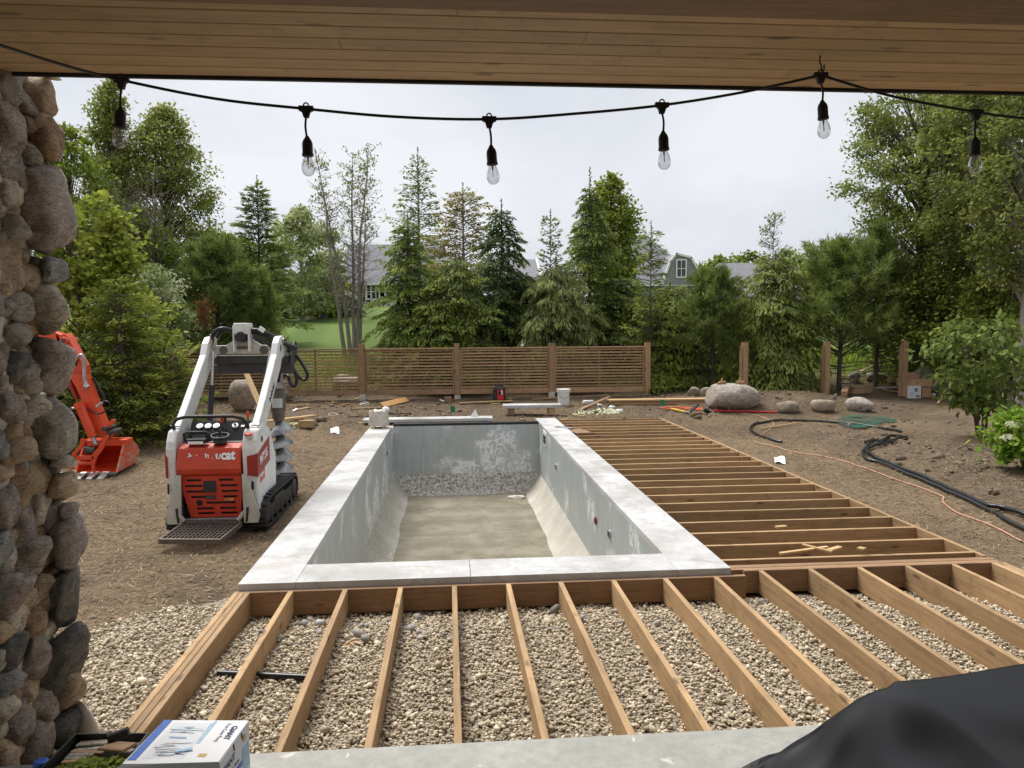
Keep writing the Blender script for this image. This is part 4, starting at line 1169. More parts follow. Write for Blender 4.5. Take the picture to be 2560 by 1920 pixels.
conifer('weeping_cedar', 'green cedar behind the first lone post with bare tip above', 1672*K, 20.6, 545*K, 1.6, M['f_cedar'], 62, 200, 170, .03, .8, .5, .4, (.14, .04), .6, .42, tmean=.42)
bare('dead_tip', 'bare spindly treetop above the green cedar', 1660*K, 21, 470*K, [(0, 470*K, 0)], 63, 60, M['f_hem'], 160, .2, .7, .08, .03, z_from=.68)
pine('pine_tree', 'wide soft pine behind the second lone post', 1815*K, 20.4, 530*K, 1.95, 64, None, 150, 10, 20, .25, .19, .45, tmean=.6)
pine('pine_tree', 'pine left of the big cedar with upright candles', 1895*K, 20.8, 470*K, 1.15, 65, None, 90, 7, 17, .2, .18, .55, tmean=.45)
broad('cedar_tree', 'huge dark cedar mass filling the upper right', 1985*K, 22, 150*K, 720*K, 2.05, M['f_cedar'], 66, 340, 118, .42, (.13, .07), lambda t: .55+.45*np.sin(np.clip(1.15-t, 0, 1)*2.6), 'big cedars at right', tmean=.40, trunk=.17)
broad('cedar_tree', 'big cedar at right with bare grey trunk low down', 2140*K, 19, 120*K, 560*K, 1.75, M['f_cedar'], 67, 230, 125, .44, (.13, .075), lambda t: .6+.4*np.sin(np.clip(1.1-t, 0, 1)*2.6), 'big cedars at right', tmean=.43, trunk=.115, bark='bark_grey')
broad('cedar_tree', 'cedar at the right edge with pale broken lower trunk', 2215*K, 17, 110*K, 620*K, 1.1, M['f_cedar'], 68, 120, 110, .4, (.12, .07), egg, 'big cedars at right', tmean=.4, trunk=.14, bark='bark_grey')
broad('leafy_thicket', 'dark leafy thicket under the big cedars', 2020*K, 20.5, 560*K, 800*K, 1.7, M['f_leaf'], 69, 150, 100, .42, (.12, .08), lambda t: .8+.2*np.sin(t*6), None, 'shrub', .04, tmean=.28, stems=5)
broad('leafy_thicket', 'dark leafy thicket behind the dogwood at right edge', 2180*K, 18.5, 600*K, 820*K, 1.3, M['f_leaf'], 70, 120, 100, .42, (.12, .08), lambda t: .8+.2*np.sin(t*6), None, 'shrub', .04, tmean=.25, stems=5)
dp = ong(2438, 1095)
broad('dogwood_shrub', 'green dogwood shrub with many thin stems at right', 2128*K, (dp-Vector(CAM)).dot(Vector(FW)), 690*K, 880*K, .88, M['f_dog'], 71, 85, 32, .26, (.13, .075), lambda t: np.interp(t, [0, .3, .6, .85, 1], [.45, .72, 1.08, .95, .5]), None, 'shrub', .022, tmean=.5, stems=7, droop=.75, spread=.42, hollow=.2, twig=2)
hp = ong(2568, 1175)
broad('hydrangea', 'lime green hydrangea bush with creamy flower heads at right edge', 2575, (hp-Vector(CAM)).dot(Vector(FW)), 1030, 1140, .42, M['f_hyd'], 72, 42, 34, .2, (.12, .085), egg, None, 'shrub', .015, tmean=.6, stems=6)
hyd = bpy.data.objects['hydrangea']
for i in range(7):
    rg = np.random.default_rng(300+i); lv = LV(); k = 150
    c0 = np.array([rg.uniform(-.42, .3), rg.uniform(-.35, .2), .52+rg.uniform(-.08, .16)]); n_ = unit(rg.normal(0, 1, (k, 3))); n_[:, 2] = np.abs(n_[:, 2])*.9-.1
    lv.add(c0+n_*np.array([.10, .10, .07]), np.cross(n_, rg.normal(0, 1, (k, 3))), .035, .03, .5+rg.normal(0, .2, k), rg, n_); lv.build('flower_head', M['f_white'], hyd)
conifer('hemlock_tree', 'mid green hemlock filling between dark spruce and weeping cedar', 1138*K, 22.5, 590*K, 1.3, M['f_spruce'], 81, 150, 130, .03, .5, .35, .5, (.14, .045), .3, .38, tmean=.5)
conifer('hemlock_tree', 'shaded hemlock below the round leafy tree', 1340*K, 22.8, 590*K, 1.4, M['f_spruce'], 82, 160, 130, .03, .5, .35, .45, (.14, .045), .3, .38, tmean=.42)
conifer('hemlock_tree', 'low hemlock between the soft pine and the green cedar', 1600*K, 22.5, 640*K, 1.3, M['f_hem'], 83, 140, 120, .03, .5, .35, .45, (.14, .045), .3, .38, tmean=.32)
conifer('hemlock_tree', 'low olive hemlock between yellow green spruce and fence post', 940*K, 20.6, 640*K, 1.2, M['f_hem'], 84, 140, 130, .03, .5, .35, .42, (.12, .04), .4, .4, tmean=.35)
# rust-coloured dead sprig in the dark pine
dpn = bpy.data.objects['pine_tree']
rg = np.random.default_rng(90); lv = LV(); k = 350
pz = at_d(440*K, 680*K, 16.9)-dpn.location
cc = np.array([pz.x, pz.y, pz.z])+rg.normal(0, 1, (k, 3))*np.array([.09, .06, .2]); dd = rg.normal(0, .6, (k, 3)); dd[:, 2] += .3
lv.add(cc, dd, .14, .02, .5+rg.normal(0, .2, k), rg); tag(lv.build('dead_sprig', M['f_rust'], dpn), 'rust brown dead sprig', None)
# far tree line behind the houses
for i, (u, v, dpt, rr, mt, lb) in enumerate(((1545, 560, 105, 4.5, 'f_leaf', 'rounded far tree between the two right houses'), (1625, 548, 118, 5.5, 'f_leaf', 'dark far tree behind the right house roof'), (1700, 545, 112, 5, 'f_pale', 'lighter rounded far tree right of the house roof'), (1755, 575, 108, 4.5, 'f_leaf', 'far tree beyond the wide soft pine'), (560, 560, 120, 6, 'f_leaf', 'far tree behind the pointed dark spruce'), (495, 520, 60, 3.2, 'f_leaf', 'tree top behind the dark bushy pine'))):
    broad('far_tree', lb, u*K, dpt, v*K, 690*K, rr, M[mt], 120+i, 60, 60, 1.5, (.7, .5), egg, 'far trees', tmean=.35, trunk=.2, twig=0)

# ------------------------------------------------------------------ houses beyond the trees
def hp_(u, v, y): return at_y(u*K, v*K, y)
def house(name, label, u0, u1, Yd, v_eave, v_ridge, kind, wallmat, wins=(), depth=9, ridge=(.2, .8)):
    a, b = hp_(u0, v_eave, Yd), hp_(u1, v_eave, Yd); zr = hp_((u0+u1)/2, v_ridge, Yd+depth/2).z
    t = thing(name, label, 'house', ((a.x+b.x)/2, Yd, h1(a.x, Yd)-.3))
    w = b.x-a.x; ze = a.z-t.location.z; zr -= t.location.z
    g = G(); g.bx(-w/2, w/2, 0, depth, 0, ze); wall = g.build('wall', M[wallmat], t)
    nb_ = int((ze-1)/.22)
    for i in range(min(22, nb_)):
        board('siding_board', (-w/2, -.012, ze-.15-.2*i), (w/2, -.012, ze-.15-.2*i), .02, .17, M[wallmat], t)
    x0, x1 = -w/2-.5, w/2+.5; r0, r1 = x0+(x1-x0)*ridge[0], x0+(x1-x0)*ridge[1]
    if kind == 'hip':
        vs_ = [(x0, -.5, ze), (x1, -.5, ze), (x1, depth+.5, ze), (x0, depth+.5, ze), (r0, depth/2, zr), (r1, depth/2, zr)]
        fs = [(0, 1, 5, 4), (1, 2, 5), (2, 3, 4, 5), (3, 0, 4), (0, 3, 2, 1)]
    else:
        vs_ = [(x0, -.5, ze), (x1, -.5, ze), (x1, depth+.5, ze), (x0, depth+.5, ze), (x0, depth/2, zr), (x1, depth/2, zr)]
        fs = [(0, 1, 5, 4), (1, 2, 5), (2, 3, 4, 5), (3, 0, 4), (0, 3, 2, 1)]
    g = G(); g.add(vs_, fs); rf = g.build('roof', M['roof'], t)
    g = G(); g.box(((x0+x1)/2, -.53, ze-.08), (x1-x0, .06, .26)); g.build('fascia', M['trim'], rf)
    if kind == 'gable':
        for xx in (x0, x1):
            g = G(); g.tube([(xx, -.5, ze), (xx, depth/2, zr)], .14, 4); g.tube([(xx, depth+.5, ze), (xx, depth/2, zr)], .14, 4); g.build('rake_trim', M['trim'], rf)
    for (uu, vv_, ww, hh) in wins:
        p = hp_(uu, vv_, Yd)-t.location
        f = thing_child('window', t, (p.x, -.03, p.z), ww, hh)
    return t
def thing_child(name, par, c, w, h):
    g = G(); tk = .12
    g.bx(-w/2-tk, w/2+tk, -.04, .03, h/2, h/2+tk); g.bx(-w/2-tk, w/2+tk, -.04, .03, -h/2-tk, -h/2); g.bx(-w/2-tk, -w/2, -.04, .03, -h/2, h/2); g.bx(w/2, w/2+tk, -.04, .03, -h/2, h/2)
    g.bx(-.03, .03, -.03, .02, -h/2, h/2); g.bx(-w/2, w/2, -.03, .02, -.03, .03)
    o = g.build(name, M['trim'], par, None, 0, 2, Matrix.Translation(Vector(c)))
    g = G(); g.bx(-w/2, w/2, .0, .012, -h/2, h/2); g.build('pane', M['pane'], o)
    return o
house('grey_roofed_house', 'long grey roofed house behind the bare trunks', 748, 955, 66, 612, 528, 'gable', 'pale_siding', ((812, 630, 1.6, 1.3), (790, 636, .9, 2.0), (835, 630, 1.2, 1.2)), 9)
house('hidden_house', 'roof corner showing right of the dark drooping spruce', 1075, 1160, 70, 605, 560, 'gable', 'siding', ((1100, 625, 1, 1.4),), 9)
t = house('dormered_house', 'grey house with white trimmed gambrel dormer', 1330, 1512, 62, 614, 508, 'hip', 'siding', ((1478, 640, .9, 1.3), (1500, 640, .8, 1.3)), 10, (.28, .52))
# dormer on the dormered house
P = [(1430, 614), (1447, 565), (1460, 548), (1492, 557), (1508, 585), (1516, 614)]
pts = [hp_(u, v, 61.3)-t.location for u, v in P]
g = G(); g.prism([(p.x, p.z) for p in pts], 'y', -.7, 4); dm = g.build('dormer', M['siding'], t)
zz = [p.z for p in pts]
for i in range(11):
    z = min(zz)+.1+(max(zz)-min(zz)-.35)*i/10
    xl = np.interp(z, [pts[0].z, pts[1].z, pts[2].z], [pts[0].x, pts[1].x, pts[2].x]); xr2 = np.interp(z, [pts[5].z, pts[4].z, pts[3].z], [pts[5].x, pts[4].x, pts[3].x])
    board('siding_board', (xl+.1, -.72, z), (xr2-.1, -.72, z), .02, .17, M['siding'], dm)
for a, b in zip(pts[:-1], pts[1:]):
    g = G(); g.box(((a.x+b.x)/2, -.8, (a.z+b.z)/2), ((b-a).length+.1, .25, .17), (0, -math.atan2(b.z-a.z, b.x-a.x), 0)); g.build('dormer_trim', M['trim'], dm)
p = hp_(1472, 580, 61.2)-t.location; thing_child('window', dm, (p.x, -.78, p.z), .75, 1.45)
t4 = house('hip_roofed_house', 'low grey hip roofed house behind the second pine', 1545, 1760, 74, 645, 568, 'hip', 'siding', ((1592, 640, 1.5, 1.3), (1560, 655, 1, 1.3)), 12, (.25, .6))
pts = [hp_(u, v, 73)-t4.location for u, v in ((1588, 618), (1598, 600), (1618, 622))]
g = G(); g.prism([(p.x, p.z) for p in pts], 'y', -1.3, 2.5); gb = g.build('gable', M['roof'], t4)
for a, b in zip(pts[:-1], pts[1:]):
    g = G(); g.box(((a.x+b.x)/2, -1.4, (a.z+b.z)/2), ((b-a).length+.1, .2, .2), (0, -math.atan2(b.z-a.z, b.x-a.x), 0)); g.build('gable_trim', M['trim'], gb)
# yard things on the far lawn
def far_box(name, label, cat, u0, u1, v0, v1, dep, mat, lidmat=None):
    a = at_d(u0, v1, dep); b = at_d(u1, v0, dep)
    t = thing(name, label, cat, ((a.x+b.x)/2, a.y, h1((a.x+b.x)/2, a.y)-.05))
    w = b.x-a.x; h = b.z-t.location.z
    g = G(); g.prism([(-w*.44, 0), (w*.44, 0), (w*.5, h*.85), (-w*.5, h*.85)], 'y', -.4, .4); g.build('body', mat, t, None, .03)
    g = G(); g.box((0, 0, h*.92), (w*1.08, .95, h*.13)); g.build('lid', lidmat or mat, t, None, .03)
    return t
far_box('wheelie_bin', 'blue lidded bin standing on the far lawn', 'bin', 801, 819, 770, 793, 50, M['bin_blue'])
t = far_box('storage_box', 'long black box on the far lawn beside the blue bin', 'box', 765, 794, 772, 786, 51, M['black'])
p = at_d(768, 776, 50.4)-t.location
g = G(); g.box((p.x, -.45, p.z), (.14, .02, .1)); g.build('sticker', M['paper'], t)
for i in range(9):
    p = at_d(748+4.8*i, 791, 49.4+.2*math.sin(i))
    o = put('edging_stone', stone_mesh('edging_stone', .13, .13, .10, 700+i, 2), M['stone'][4], None, 180, Matrix.Translation((p.x, p.y, h1(p.x, p.y)+.05)))
    tag(o, 'pale edging stone in a ring below the black box', 'stone', 'ring of stones on the far lawn')
# ------------------------------------------------------------------ compact loader with auger
lz = h1(-2.4, 2.6)
LD = thing('track_loader', 'white and red stand-on track loader with raised arms and auger', 'loader', (-2.44, 2.14, lz), R(-0.8))
def part(name, g, mat, par=None, smooth=None, bevel=.006, mtx=None):
    return g.build(name, M[mat], par or LD, smooth, bevel, 2, mtx)
# body tub between the towers
g = G(); g.prism([(.06, .20), (.02, .62), (.10, .93), (.42, 1.0), (.50, 1.0), (1.25, .72), (1.30, .28), (1.2, .2)], 'x', -.30, .30); part('body', g, 'dark_metal')
# red hood (curved pressed cover) and the slotted grille under it
hp2 = [(-.055, .63), (-.075, .68), (-.02, .89), (.10, .925), (.12, .90), (.02, .62), (-.02, .60)]
g = G(); g.prism(hp2, 'x', -.345, .285); hood = part('hood', g, 'hood', bevel=.015)
# grille plate with real slots: rows of bars between holes
gx0, gx1 = -.315, .275
def yg(z): return -.015+(.62-z)*.10          # plate leans in towards the bottom
grille = G()
def gquad(x0, x1, z0, z1):
    grille.add([(x0, yg(z0), z0), (x1, yg(z0), z0), (x1, yg(z1), z1), (x0, yg(z1), z1), (x0, yg(z0)+.012, z0), (x1, yg(z0)+.012, z0), (x1, yg(z1)+.012, z1), (x0, yg(z1)+.012, z1)],
               [(0, 1, 2, 3), (4, 7, 6, 5), (0, 4, 5, 1), (1, 5, 6, 2), (2, 6, 7, 3), (3, 7, 4, 0)])
rows = [(.545, .57, [(-.265, -.12), (.055, .20)]), (.485, .51, [(-.285, -.11), (.065, .235)]), (.425, .45, [(-.275, -.10), (.075, .24)]), (.368, .393, [(-.235, -.09), (.085, .225)]),
        (.305, .33, [(-.085, .205)]), (.245, .27, [(-.185, -.015), (.05, .21)]), (.195, .218, [(-.175, -.01), (.055, .22)])]
zs = .60
for z0, z1, holes in rows:
    tp = lambda z: .06*max(0, (.42-z)/.25)     # plate narrows below
    gquad(gx0+tp(z1), gx1-tp(z1)*.4, z1, zs)
    xx = gx0+tp(z0)
    for a, b in holes:
        gquad(xx, a, z0, z1); xx = b
    gquad(xx, gx1-tp(z0)*.4, z0, z1); zs = z0
gquad(gx0+.06, gx1-.02, .165, zs)
grl = part('grille', grille, 'red_paint', bevel=0)
g = G(); g.box((-.04, yg(.50)-.004, .50), (.125, .012, .135), (R(-6), 0, 0)); part('latch_plate', g, 'black', grl, None, .004)
g = G(); g.box((-.04, yg(.38)-.004, .375), (.10, .01, .04)); part('badge', g, 'dark_metal', grl, None, .002)
g = G(); g.cyl((-.155, yg(.33)-.006, .318), (-.155, yg(.33)+.01, .318), .03, .03, 18); part('grille_hole', g, 'void', grl, 40, 0)
g = G(); g.box((.145, yg(.35)-.003, .348), (.09, .006, .026)); w = part('warning_label', g, 'warning', grl, None, 0)
g = G(); g.prism([(.11, .340), (.135, .340), (.1225, .358)], 'y', yg(.35)-.008, yg(.35)-.004); part('warning_sign', g, 'black', w, None, 0)
# worn lettering on the hood: only parts of the word are left
MH = Matrix.Translation((0, -.0515, .785)) @ Matrix.Rotation(R(90-14.7), 4, 'X')
text_part('lettering', 'cat', .135, M['paper'], hood, MH @ Matrix.Translation((.165, .03, .004)), .0055, .0005, .85)
g = G()
for (x, y, w_, h_, a) in ((.055, .022, .013, .052, 0), (.085, .020, .012, .05, 0), (.07, .0, .035, .012, 0), (.045, .03, .008, .03, .2)): g.box((x, y, .003), (w_, h_, .001), (0, 0, a))
g.build('worn_letter', M['paper'], hood, None, 0, 2, MH)
g = G()
for (x, y, w_, h_, a) in ((-.055, .03, .012, .045, .25), (-.035, .034, .022, .012, -.7), (-.03, .012, .01, .02, .1), (-.215, .038, .012, .04, .35), (-.20, .03, .024, .01, -.6), (-.145, .034, .014, .006, -.2), (-.225, .02, .02, .008, .5), (.012, .004, .008, .008, 0)): g.box((x, y, .003), (w_, h_, .001), (0, 0, a))
g.build('worn_letter', M['paper'], hood, None, 0, 2, MH)
# side towers: broad white side boxes tapering to a foot
for s in (-1, 1):
    xo = .455*s; xi = .30*s if s > 0 else -.355
    prof = [(.03, .16), (-.02, .30), (-.045, .88), (-.02, .96), (.04, 1.06), (.28, 1.10), (.50, 1.02), (.70, .70), (.70, .36), (.32, .22), (.22, .16)]
    g = G(); g.prism(prof, 'x', min(xi, xo), max(xi, xo)); tw = part('side_tower', g, 'loader_white', None, None, .022)
    # cream foot plate in front of the tower
    fx = [(.30*s, .62), (.345*s, .62), (.47*s, .20), (.45*s, .12), (.31*s, .12)]
    g = G(); g.prism([(abs(a)*s, b) for a, b in fx], 'y', -.075, -.052); ft = part('foot_plate', g, 'old_white', None, None, .004)
    g = G(); g.box((.345*s, -.079, .21), (.022, .008, .15), (0, R(6*s), 0)); part('slot', g, 'black', ft, None, 0)
    # red decal bands
    if s > 0:
        zb = [(.47, .60), (.47, .83)]
        g = G(); g.add([(.352, -.0495, .605), (.4556, -.047, .585), (.4556, -.047, .825), (.352, -.0495, .80)], [(0, 1, 2, 3)]); part('decal', g, 'red_dark', tw, None, 0)
        g = G(); g.add([(.4565, -.045, .585), (.4565, .44, .68), (.4565, .44, .94), (.4565, -.045, .825)], [(0, 1, 2, 3)]); dc = part('decal', g, 'red_dark', tw, None, 0)
        MS = Matrix.Translation((.458, .20, .76)) @ Matrix.Rotation(R(90), 4, 'Z') @ Matrix.Rotation(R(90), 4, 'X') @ Matrix.Rotation(R(11), 4, 'Z')
        text_part('lettering', 'MT55', .13, M['paper'], dc, MS, .003, .0005, 1.0)
        g = G(); g.add([(.4575, .02, .50), (.4575, .22, .54), (.4575, .22, .64), (.4575, .02, .58)], [(0, 1, 2, 3)]); dt = part('sticker', g, 'red_paint', tw, None, 0)
        g = G(); g.box((.4585, .12, .585), (.001, .13, .022), (R(11), 0, 0)); part('sticker_print', g, 'paper', dt, None, 0)
        g = G(); g.box((.40, -.0495, .50), (.024, .01, .085)); part('slot', g, 'void', tw, None, .01)
        g = G(); g.box((.37, -.048, .52), (.03, .004, .05)); part('pictogram', g, 'paper', tw, None, 0)
        g = G(); g.cyl((.37, -.03, .985), (.37, -.03, 1.01), .032, .03, 14); cp = part('filler_neck', g, 'old_white', tw, 40, 0)
        g = G(); g.lathe([(.03, 0), (.045, .004), (.045, .018), (.02, .028), (0.001, .03)], (.37, -.03, 1.01), 12); part('fuel_cap', g, 'red_paint', tw, 40, 0)
        g = G(); g.box((.385, .145, 1.108), (.10, .001, .06), (R(-80), 0, 0)); lb = part('label', g, 'paper', tw, None, 0)
        g = G(); g.box((.385, .145, 1.111), (.032, .001, .025), (R(-80), 0, 0)); part('label_mark', g, 'red_dark', lb, None, 0)
    else:
        g = G(); g.add([(-.4565, -.0475, .60), (-.43, -.0485, .58), (-.43, -.0485, .80), (-.4565, -.0475, .83)], [(0, 1, 2, 3)]); part('decal', g, 'red_dark', tw, None, 0)
        g = G(); g.box((-.41, .145, 1.108), (.09, .001, .06), (R(-80), 0, 0)); part('label', g, 'paper', tw, None, 0)
        g = G(); g.box((-.435, -.0495, .48), (.018, .01, .11)); part('slot', g, 'void', tw, None, .006)
    # lift arm
    ar = [(.02, .86), (.10, 1.08), (.30, 1.23), (.98, 1.80), (1.06, 1.93), (1.16, 2.0), (1.28, 2.01), (1.37, 1.95), (1.40, 1.84), (1.34, 1.76), (1.22, 1.74), (1.13, 1.63), (.46, 1.09), (.34, .95), (.24, .78)]
    xc = .395*s
    g = G(); g.prism(ar, 'x', xc-.038, xc+.038); arm = part('lift_arm', g, 'loader_white', None, None, .012)
    g = G(); g.cyl((xc-.055, 1.27, 1.95), (xc+.055, 1.27, 1.95), .035, .035, 16); part('pivot_pin', g, 'grey_metal', arm, 40, 0)
    g = G(); g.cyl((xc+.045*s, .14, .95), (xc+.065*s, .14, .95), .03, .03, 14); part('pivot_pin', g, 'dark_metal', arm, 40, 0)
    if s > 0:
        g = G(); g.add([(xc+.0395, 1.14, 1.82), (xc+.0395, 1.20, 1.85), (xc+.0395, 1.20, 1.92), (xc+.0395, 1.14, 1.89)], [(0, 1, 2, 3)]); part('arrow_decal', g, 'black', arm, None, 0)
        text_part('lettering', 'bobcat', .10, M['black'], arm, Matrix.Translation((xc+.0395, .70, 1.39)) @ Matrix.Rotation(R(90), 4, 'Z') @ Matrix.Rotation(R(90), 4, 'X') @ Matrix.Rotation(R(40), 4, 'Z'), .003, .0005)
        text_part('lettering', 'bobcat', .05, M['black'], arm, Matrix.Translation((xc, .80-.055, 1.415)) @ Matrix.Rotation(R(0), 4, 'X'), 0, .0005) if False else None
    # lift cylinder behind the arm
    g = G(); g.cyl((xc-.12*s, .62, .62), (xc-.10*s, .95, 1.45), .032, .032, 12); part('lift_cylinder', g, 'black', None, 40, 0)
    g = G(); g.cyl((xc-.10*s, .95, 1.45), (xc-.07*s, 1.12, 1.83), .018, .018, 10); part('cylinder_rod', g, 'worn_steel', None, 40, 0)
    # rubber track: loop around the track frame
    tx0, tx1 = (.50, .70) if s > 0 else (-.70, -.50)
    tx0, tx1 = (.345, .515) if s > 0 else (-.49, -.32)
    loop = []
    path = [(.12, .02), (1.30, .02), (1.46, .10), (1.52, .24), (1.48, .40), (1.36, .45), (.30, .45), (.10, .42), (.0, .30), (-.02, .14), (.04, .05)]
    path = [(y, z*.76) for y, z in path]
    g = G(); n = len(path); th = .035
    cy_, cz_ = .75, .18
    inner = [(cy_+(y-cy_)*.955, cz_+(z-cz_)*.84) for y, z in path]
    vs_ = [(tx0, y, z) for y, z in path]+[(tx1, y, z) for y, z in path]+[(tx0, y, z) for y, z in inner]+[(tx1, y, z) for y, z in inner]
    fs = []
    for i in range(n):
        j = (i+1) % n
        fs += [(i, j, n+j, n+i), (2*n+i, 3*n+i, 3*n+j, 2*n+j), (i, 2*n+i, 2*n+j, j), (n+i, n+j, 3*n+j, 3*n+i)]
    g.add(vs_, fs)
    # lugs
    per = []
    for i in range(n):
        a = Vector((0, *path[i])); b = Vector((0, *path[(i+1) % n])); m_ = max(1, int((b-a).length/.085))
        for k in range(m_):
            p = a.lerp(b, (k+.5)/m_); d = (b-a).normalized(); per.append((p, math.atan2(d.z, d.y)))
    for p, an in per:
        g.box(((tx0+tx1)/2, p.y, p.z), (tx1-tx0-.004, .038, .05), (an, 0, 0))
    tk = part('track', g, 'rubber', None, None, .006)
    g = G(); g.prism([(.2, .08), (1.30, .08), (1.38, .17), (1.3, .23), (.9, .23), (.86, .27), (.5, .27), (.44, .21), (.2, .21)], 'x', tx0+.03, tx1-.02); part('track_frame', g, 'dark_metal', None, None, .01)
    for y in (.30, .52, .74, .96, 1.18):
        g = G(); g.cyl((tx0+.02, y, .085), (tx1-.012, y, .085), .05, .05, 16); part('roller', g, 'dark_metal', None, 40, .004)
    g = G(); g.cyl((tx0+.02, .14, .18), (tx1-.01, .14, .18), .11, .11, 20); part('sprocket', g, 'dark_metal', None, 40, .006)
    g = G(); g.cyl((tx0+.02, 1.36, .18), (tx1-.01, 1.36, .18), .11, .11, 20); part('idler_wheel', g, 'dark_metal', None, 40, .006)
# control console
g = G(); g.prism([(.12, .93), (.14, .945), (.34, 1.115), (.38, 1.12), (.40, .9)], 'x', -.31, .285); con = part('control_panel', g, 'panel', None, None, .008)
def onp(x, t): return (x, .142+.20*t, .947+.17*t)
nrm = Vector((0, -.17, .20)).normalized()
for i, x in enumerate((-.215, -.13, -.045)):
    c = Vector(onp(x, .72)); g = G(); g.cyl(c, c+nrm*.014, .034, .034, 18); gg = part('gauge', g, 'worn_steel', con, 40, 0)
    g = G(); g.cyl(c+nrm*.0142, c+nrm*.0155, .028, .028, 18); part('dial', g, 'gauge', gg, 40, 0)
c = Vector(onp(.15, .72)); g = G(); g.cyl(c, c+nrm*.018, .032, .032, 18); kk = part('ignition_switch', g, 'white', con, 40, 0)
g = G(); g.cyl(c+nrm*.018, c+nrm*.04, .012, .01, 10); part('key', g, 'dark_metal', kk, 40, 0)
c = Vector(onp(.225, .72)); g = G(); g.box(c, (.035, .03, .006), (R(28), 0, 0)); part('panel_label', g, 'paper', con, None, 0)
for x, t, hgt, mt in ((.02, .62, .10, 'red_paint'), (.06, .55, .11, 'black'), (.27, .95, .09, 'red_paint')):
    c = Vector(onp(x, t)); g = G(); g.cyl(c, c+Vector((0, -.01, hgt)), .008, .008, 8); lv_ = part('lever', g, 'dark_metal', con, 40, 0)
    g = G(); g.cyl(c+Vector((0, -.01, hgt*.6)), c+Vector((0, -.015, hgt+.02)), .017, .014, 10); part('knob', g, mt, lv_, 40, 0)
# drive handles
g = G(); g.tube([(-.28, .02, .95), (-.28, .0, 1.03), (-.24, -.01, 1.05), (-.06, -.01, 1.05), (-.03, .0, 1.03), (-.03, .02, .95)], .014, 8); part('drive_handle', g, 'black', None, 40, 0)
g = G(); g.tube([(-.24, .08, .98), (-.24, .06, 1.03), (-.08, .06, 1.03), (-.08, .08, .98)], .012, 8); part('drive_handle', g, 'black', None, 40, 0)
g = G(); g.box((-.16, .03, .955), (.20, .10, .05)); hb_ = part('handle_base', g, 'black', None, None, .01)
g = G(); g.box((-.16, -.022, .945), (.15, .004, .024)); part('label', g, 'paper', hb_, None, 0)
g = G(); g.tube([(.06+.09*math.cos(a), .05+.06*math.sin(a), 1.0+.02*math.sin(a)) for a in np.linspace(0, 6.283, 17)], .012, 6, False); part('control_ring', g, 'black', None, 40, 0)
g = G(); g.cyl((.06, .05, .93), (.06, .05, 1.07), .02, .014, 10); g.lathe([(.07, .93), (.06, .96), (.03, 1.0)], (.06, .05, 0), 14); part('joystick', g, 'black', None, 40, 0)
# grab bar
g = G(); g.tube([(-.40, .10, 1.02), (-.41, .07, 1.12), (-.37, .06, 1.175), (-.28, .06, 1.20), (.20, .06, 1.20), (.29, .06, 1.175), (.335, .07, 1.12), (.335, .10, 1.02)], .018, 10); part('grab_bar', g, 'black', None, 40, 0)
# operator step of open grating
stp = thing_step = bpy.data.objects.new('step_platform', None); COL.objects.link(stp); stp.parent = LD; stp.location = (-.02, -.42, .10); stp.rotation_euler = (R(4), 0, R(-6))
g = G(); g.bx(-.30, .30, -.20, -.17, -.02, .03); g.bx(-.30, .30, .30, .32, -.02, .03); g.bx(-.30, -.28, -.17, .30, -.02, .03); g.bx(.28, .30, -.17, .30, -.02, .03); g.build('step_frame', M['rusty'], stp, None, .003)
g = G()
for i in range(1, 14): g.bx(-.28+.56*i/14-.0035, -.28+.56*i/14+.0035, -.17, .30, -.01, .027)
for i in range(1, 7): g.bx(-.28, .28, -.17+.47*i/7-.003, -.17+.47*i/7+.003, -.008, .0285)
g.build('grating', M['rusty'], stp)
lumps_g = G()
g = G(); g.bx(-.30, .27, -.03, .02, .13, .165); part('rear_bumper', g, 'grey_metal', None, None, .008)
for s in (-1, 1):
    g = G(); g.cyl((.27*s-.02, -.06, .15), (.33*s-.02, -.06, .23), .022, .022, 10); part('step_spring', g, 'old_white', None, 40, 0)
# mast crosshead
g = G(); g.prism([(-.385, 1.80), (.385, 1.80), (.385, 1.90), (.20, 1.905), (.11, 1.96), (.085, 2.14), (-.085, 2.14), (-.11, 1.96), (-.20, 1.905), (-.385, 1.90)], 'y', 1.20, 1.26); ch = part('crosshead', g, 'old_white', None, None, .01)
g = G(); g.prism([(-.085, 2.03), (.085, 2.03), (.085, 2.16), (-.085, 2.16)], 'y', 1.10, 1.30); part('crosshead_clevis', g, 'loader_white', ch, None, .01)
g = G(); g.cyl((0, 1.08, 2.0), (0, 1.19, 2.0), .06, .06, 20); cy2 = part('tilt_cylinder', g, 'black', ch, 40, .006)
for s in (-1, 1):
    g = G(); g.box((.085*s, 1.18, 1.98), (.018, .16, .30)); part('clevis_ear', g, 'loader_white', ch, None, .006)
    g = G(); g.cyl((.23*s, 1.195, 1.845), (.23*s, 1.199, 1.845), .05, .05, 16); part('crosshead_hole', g, 'rusty', ch, 40, 0)
g = G(); g.box((0, 1.197, 1.875), (.20, .004, .035)); part('serial_plate', g, 'rusty', ch, None, 0)
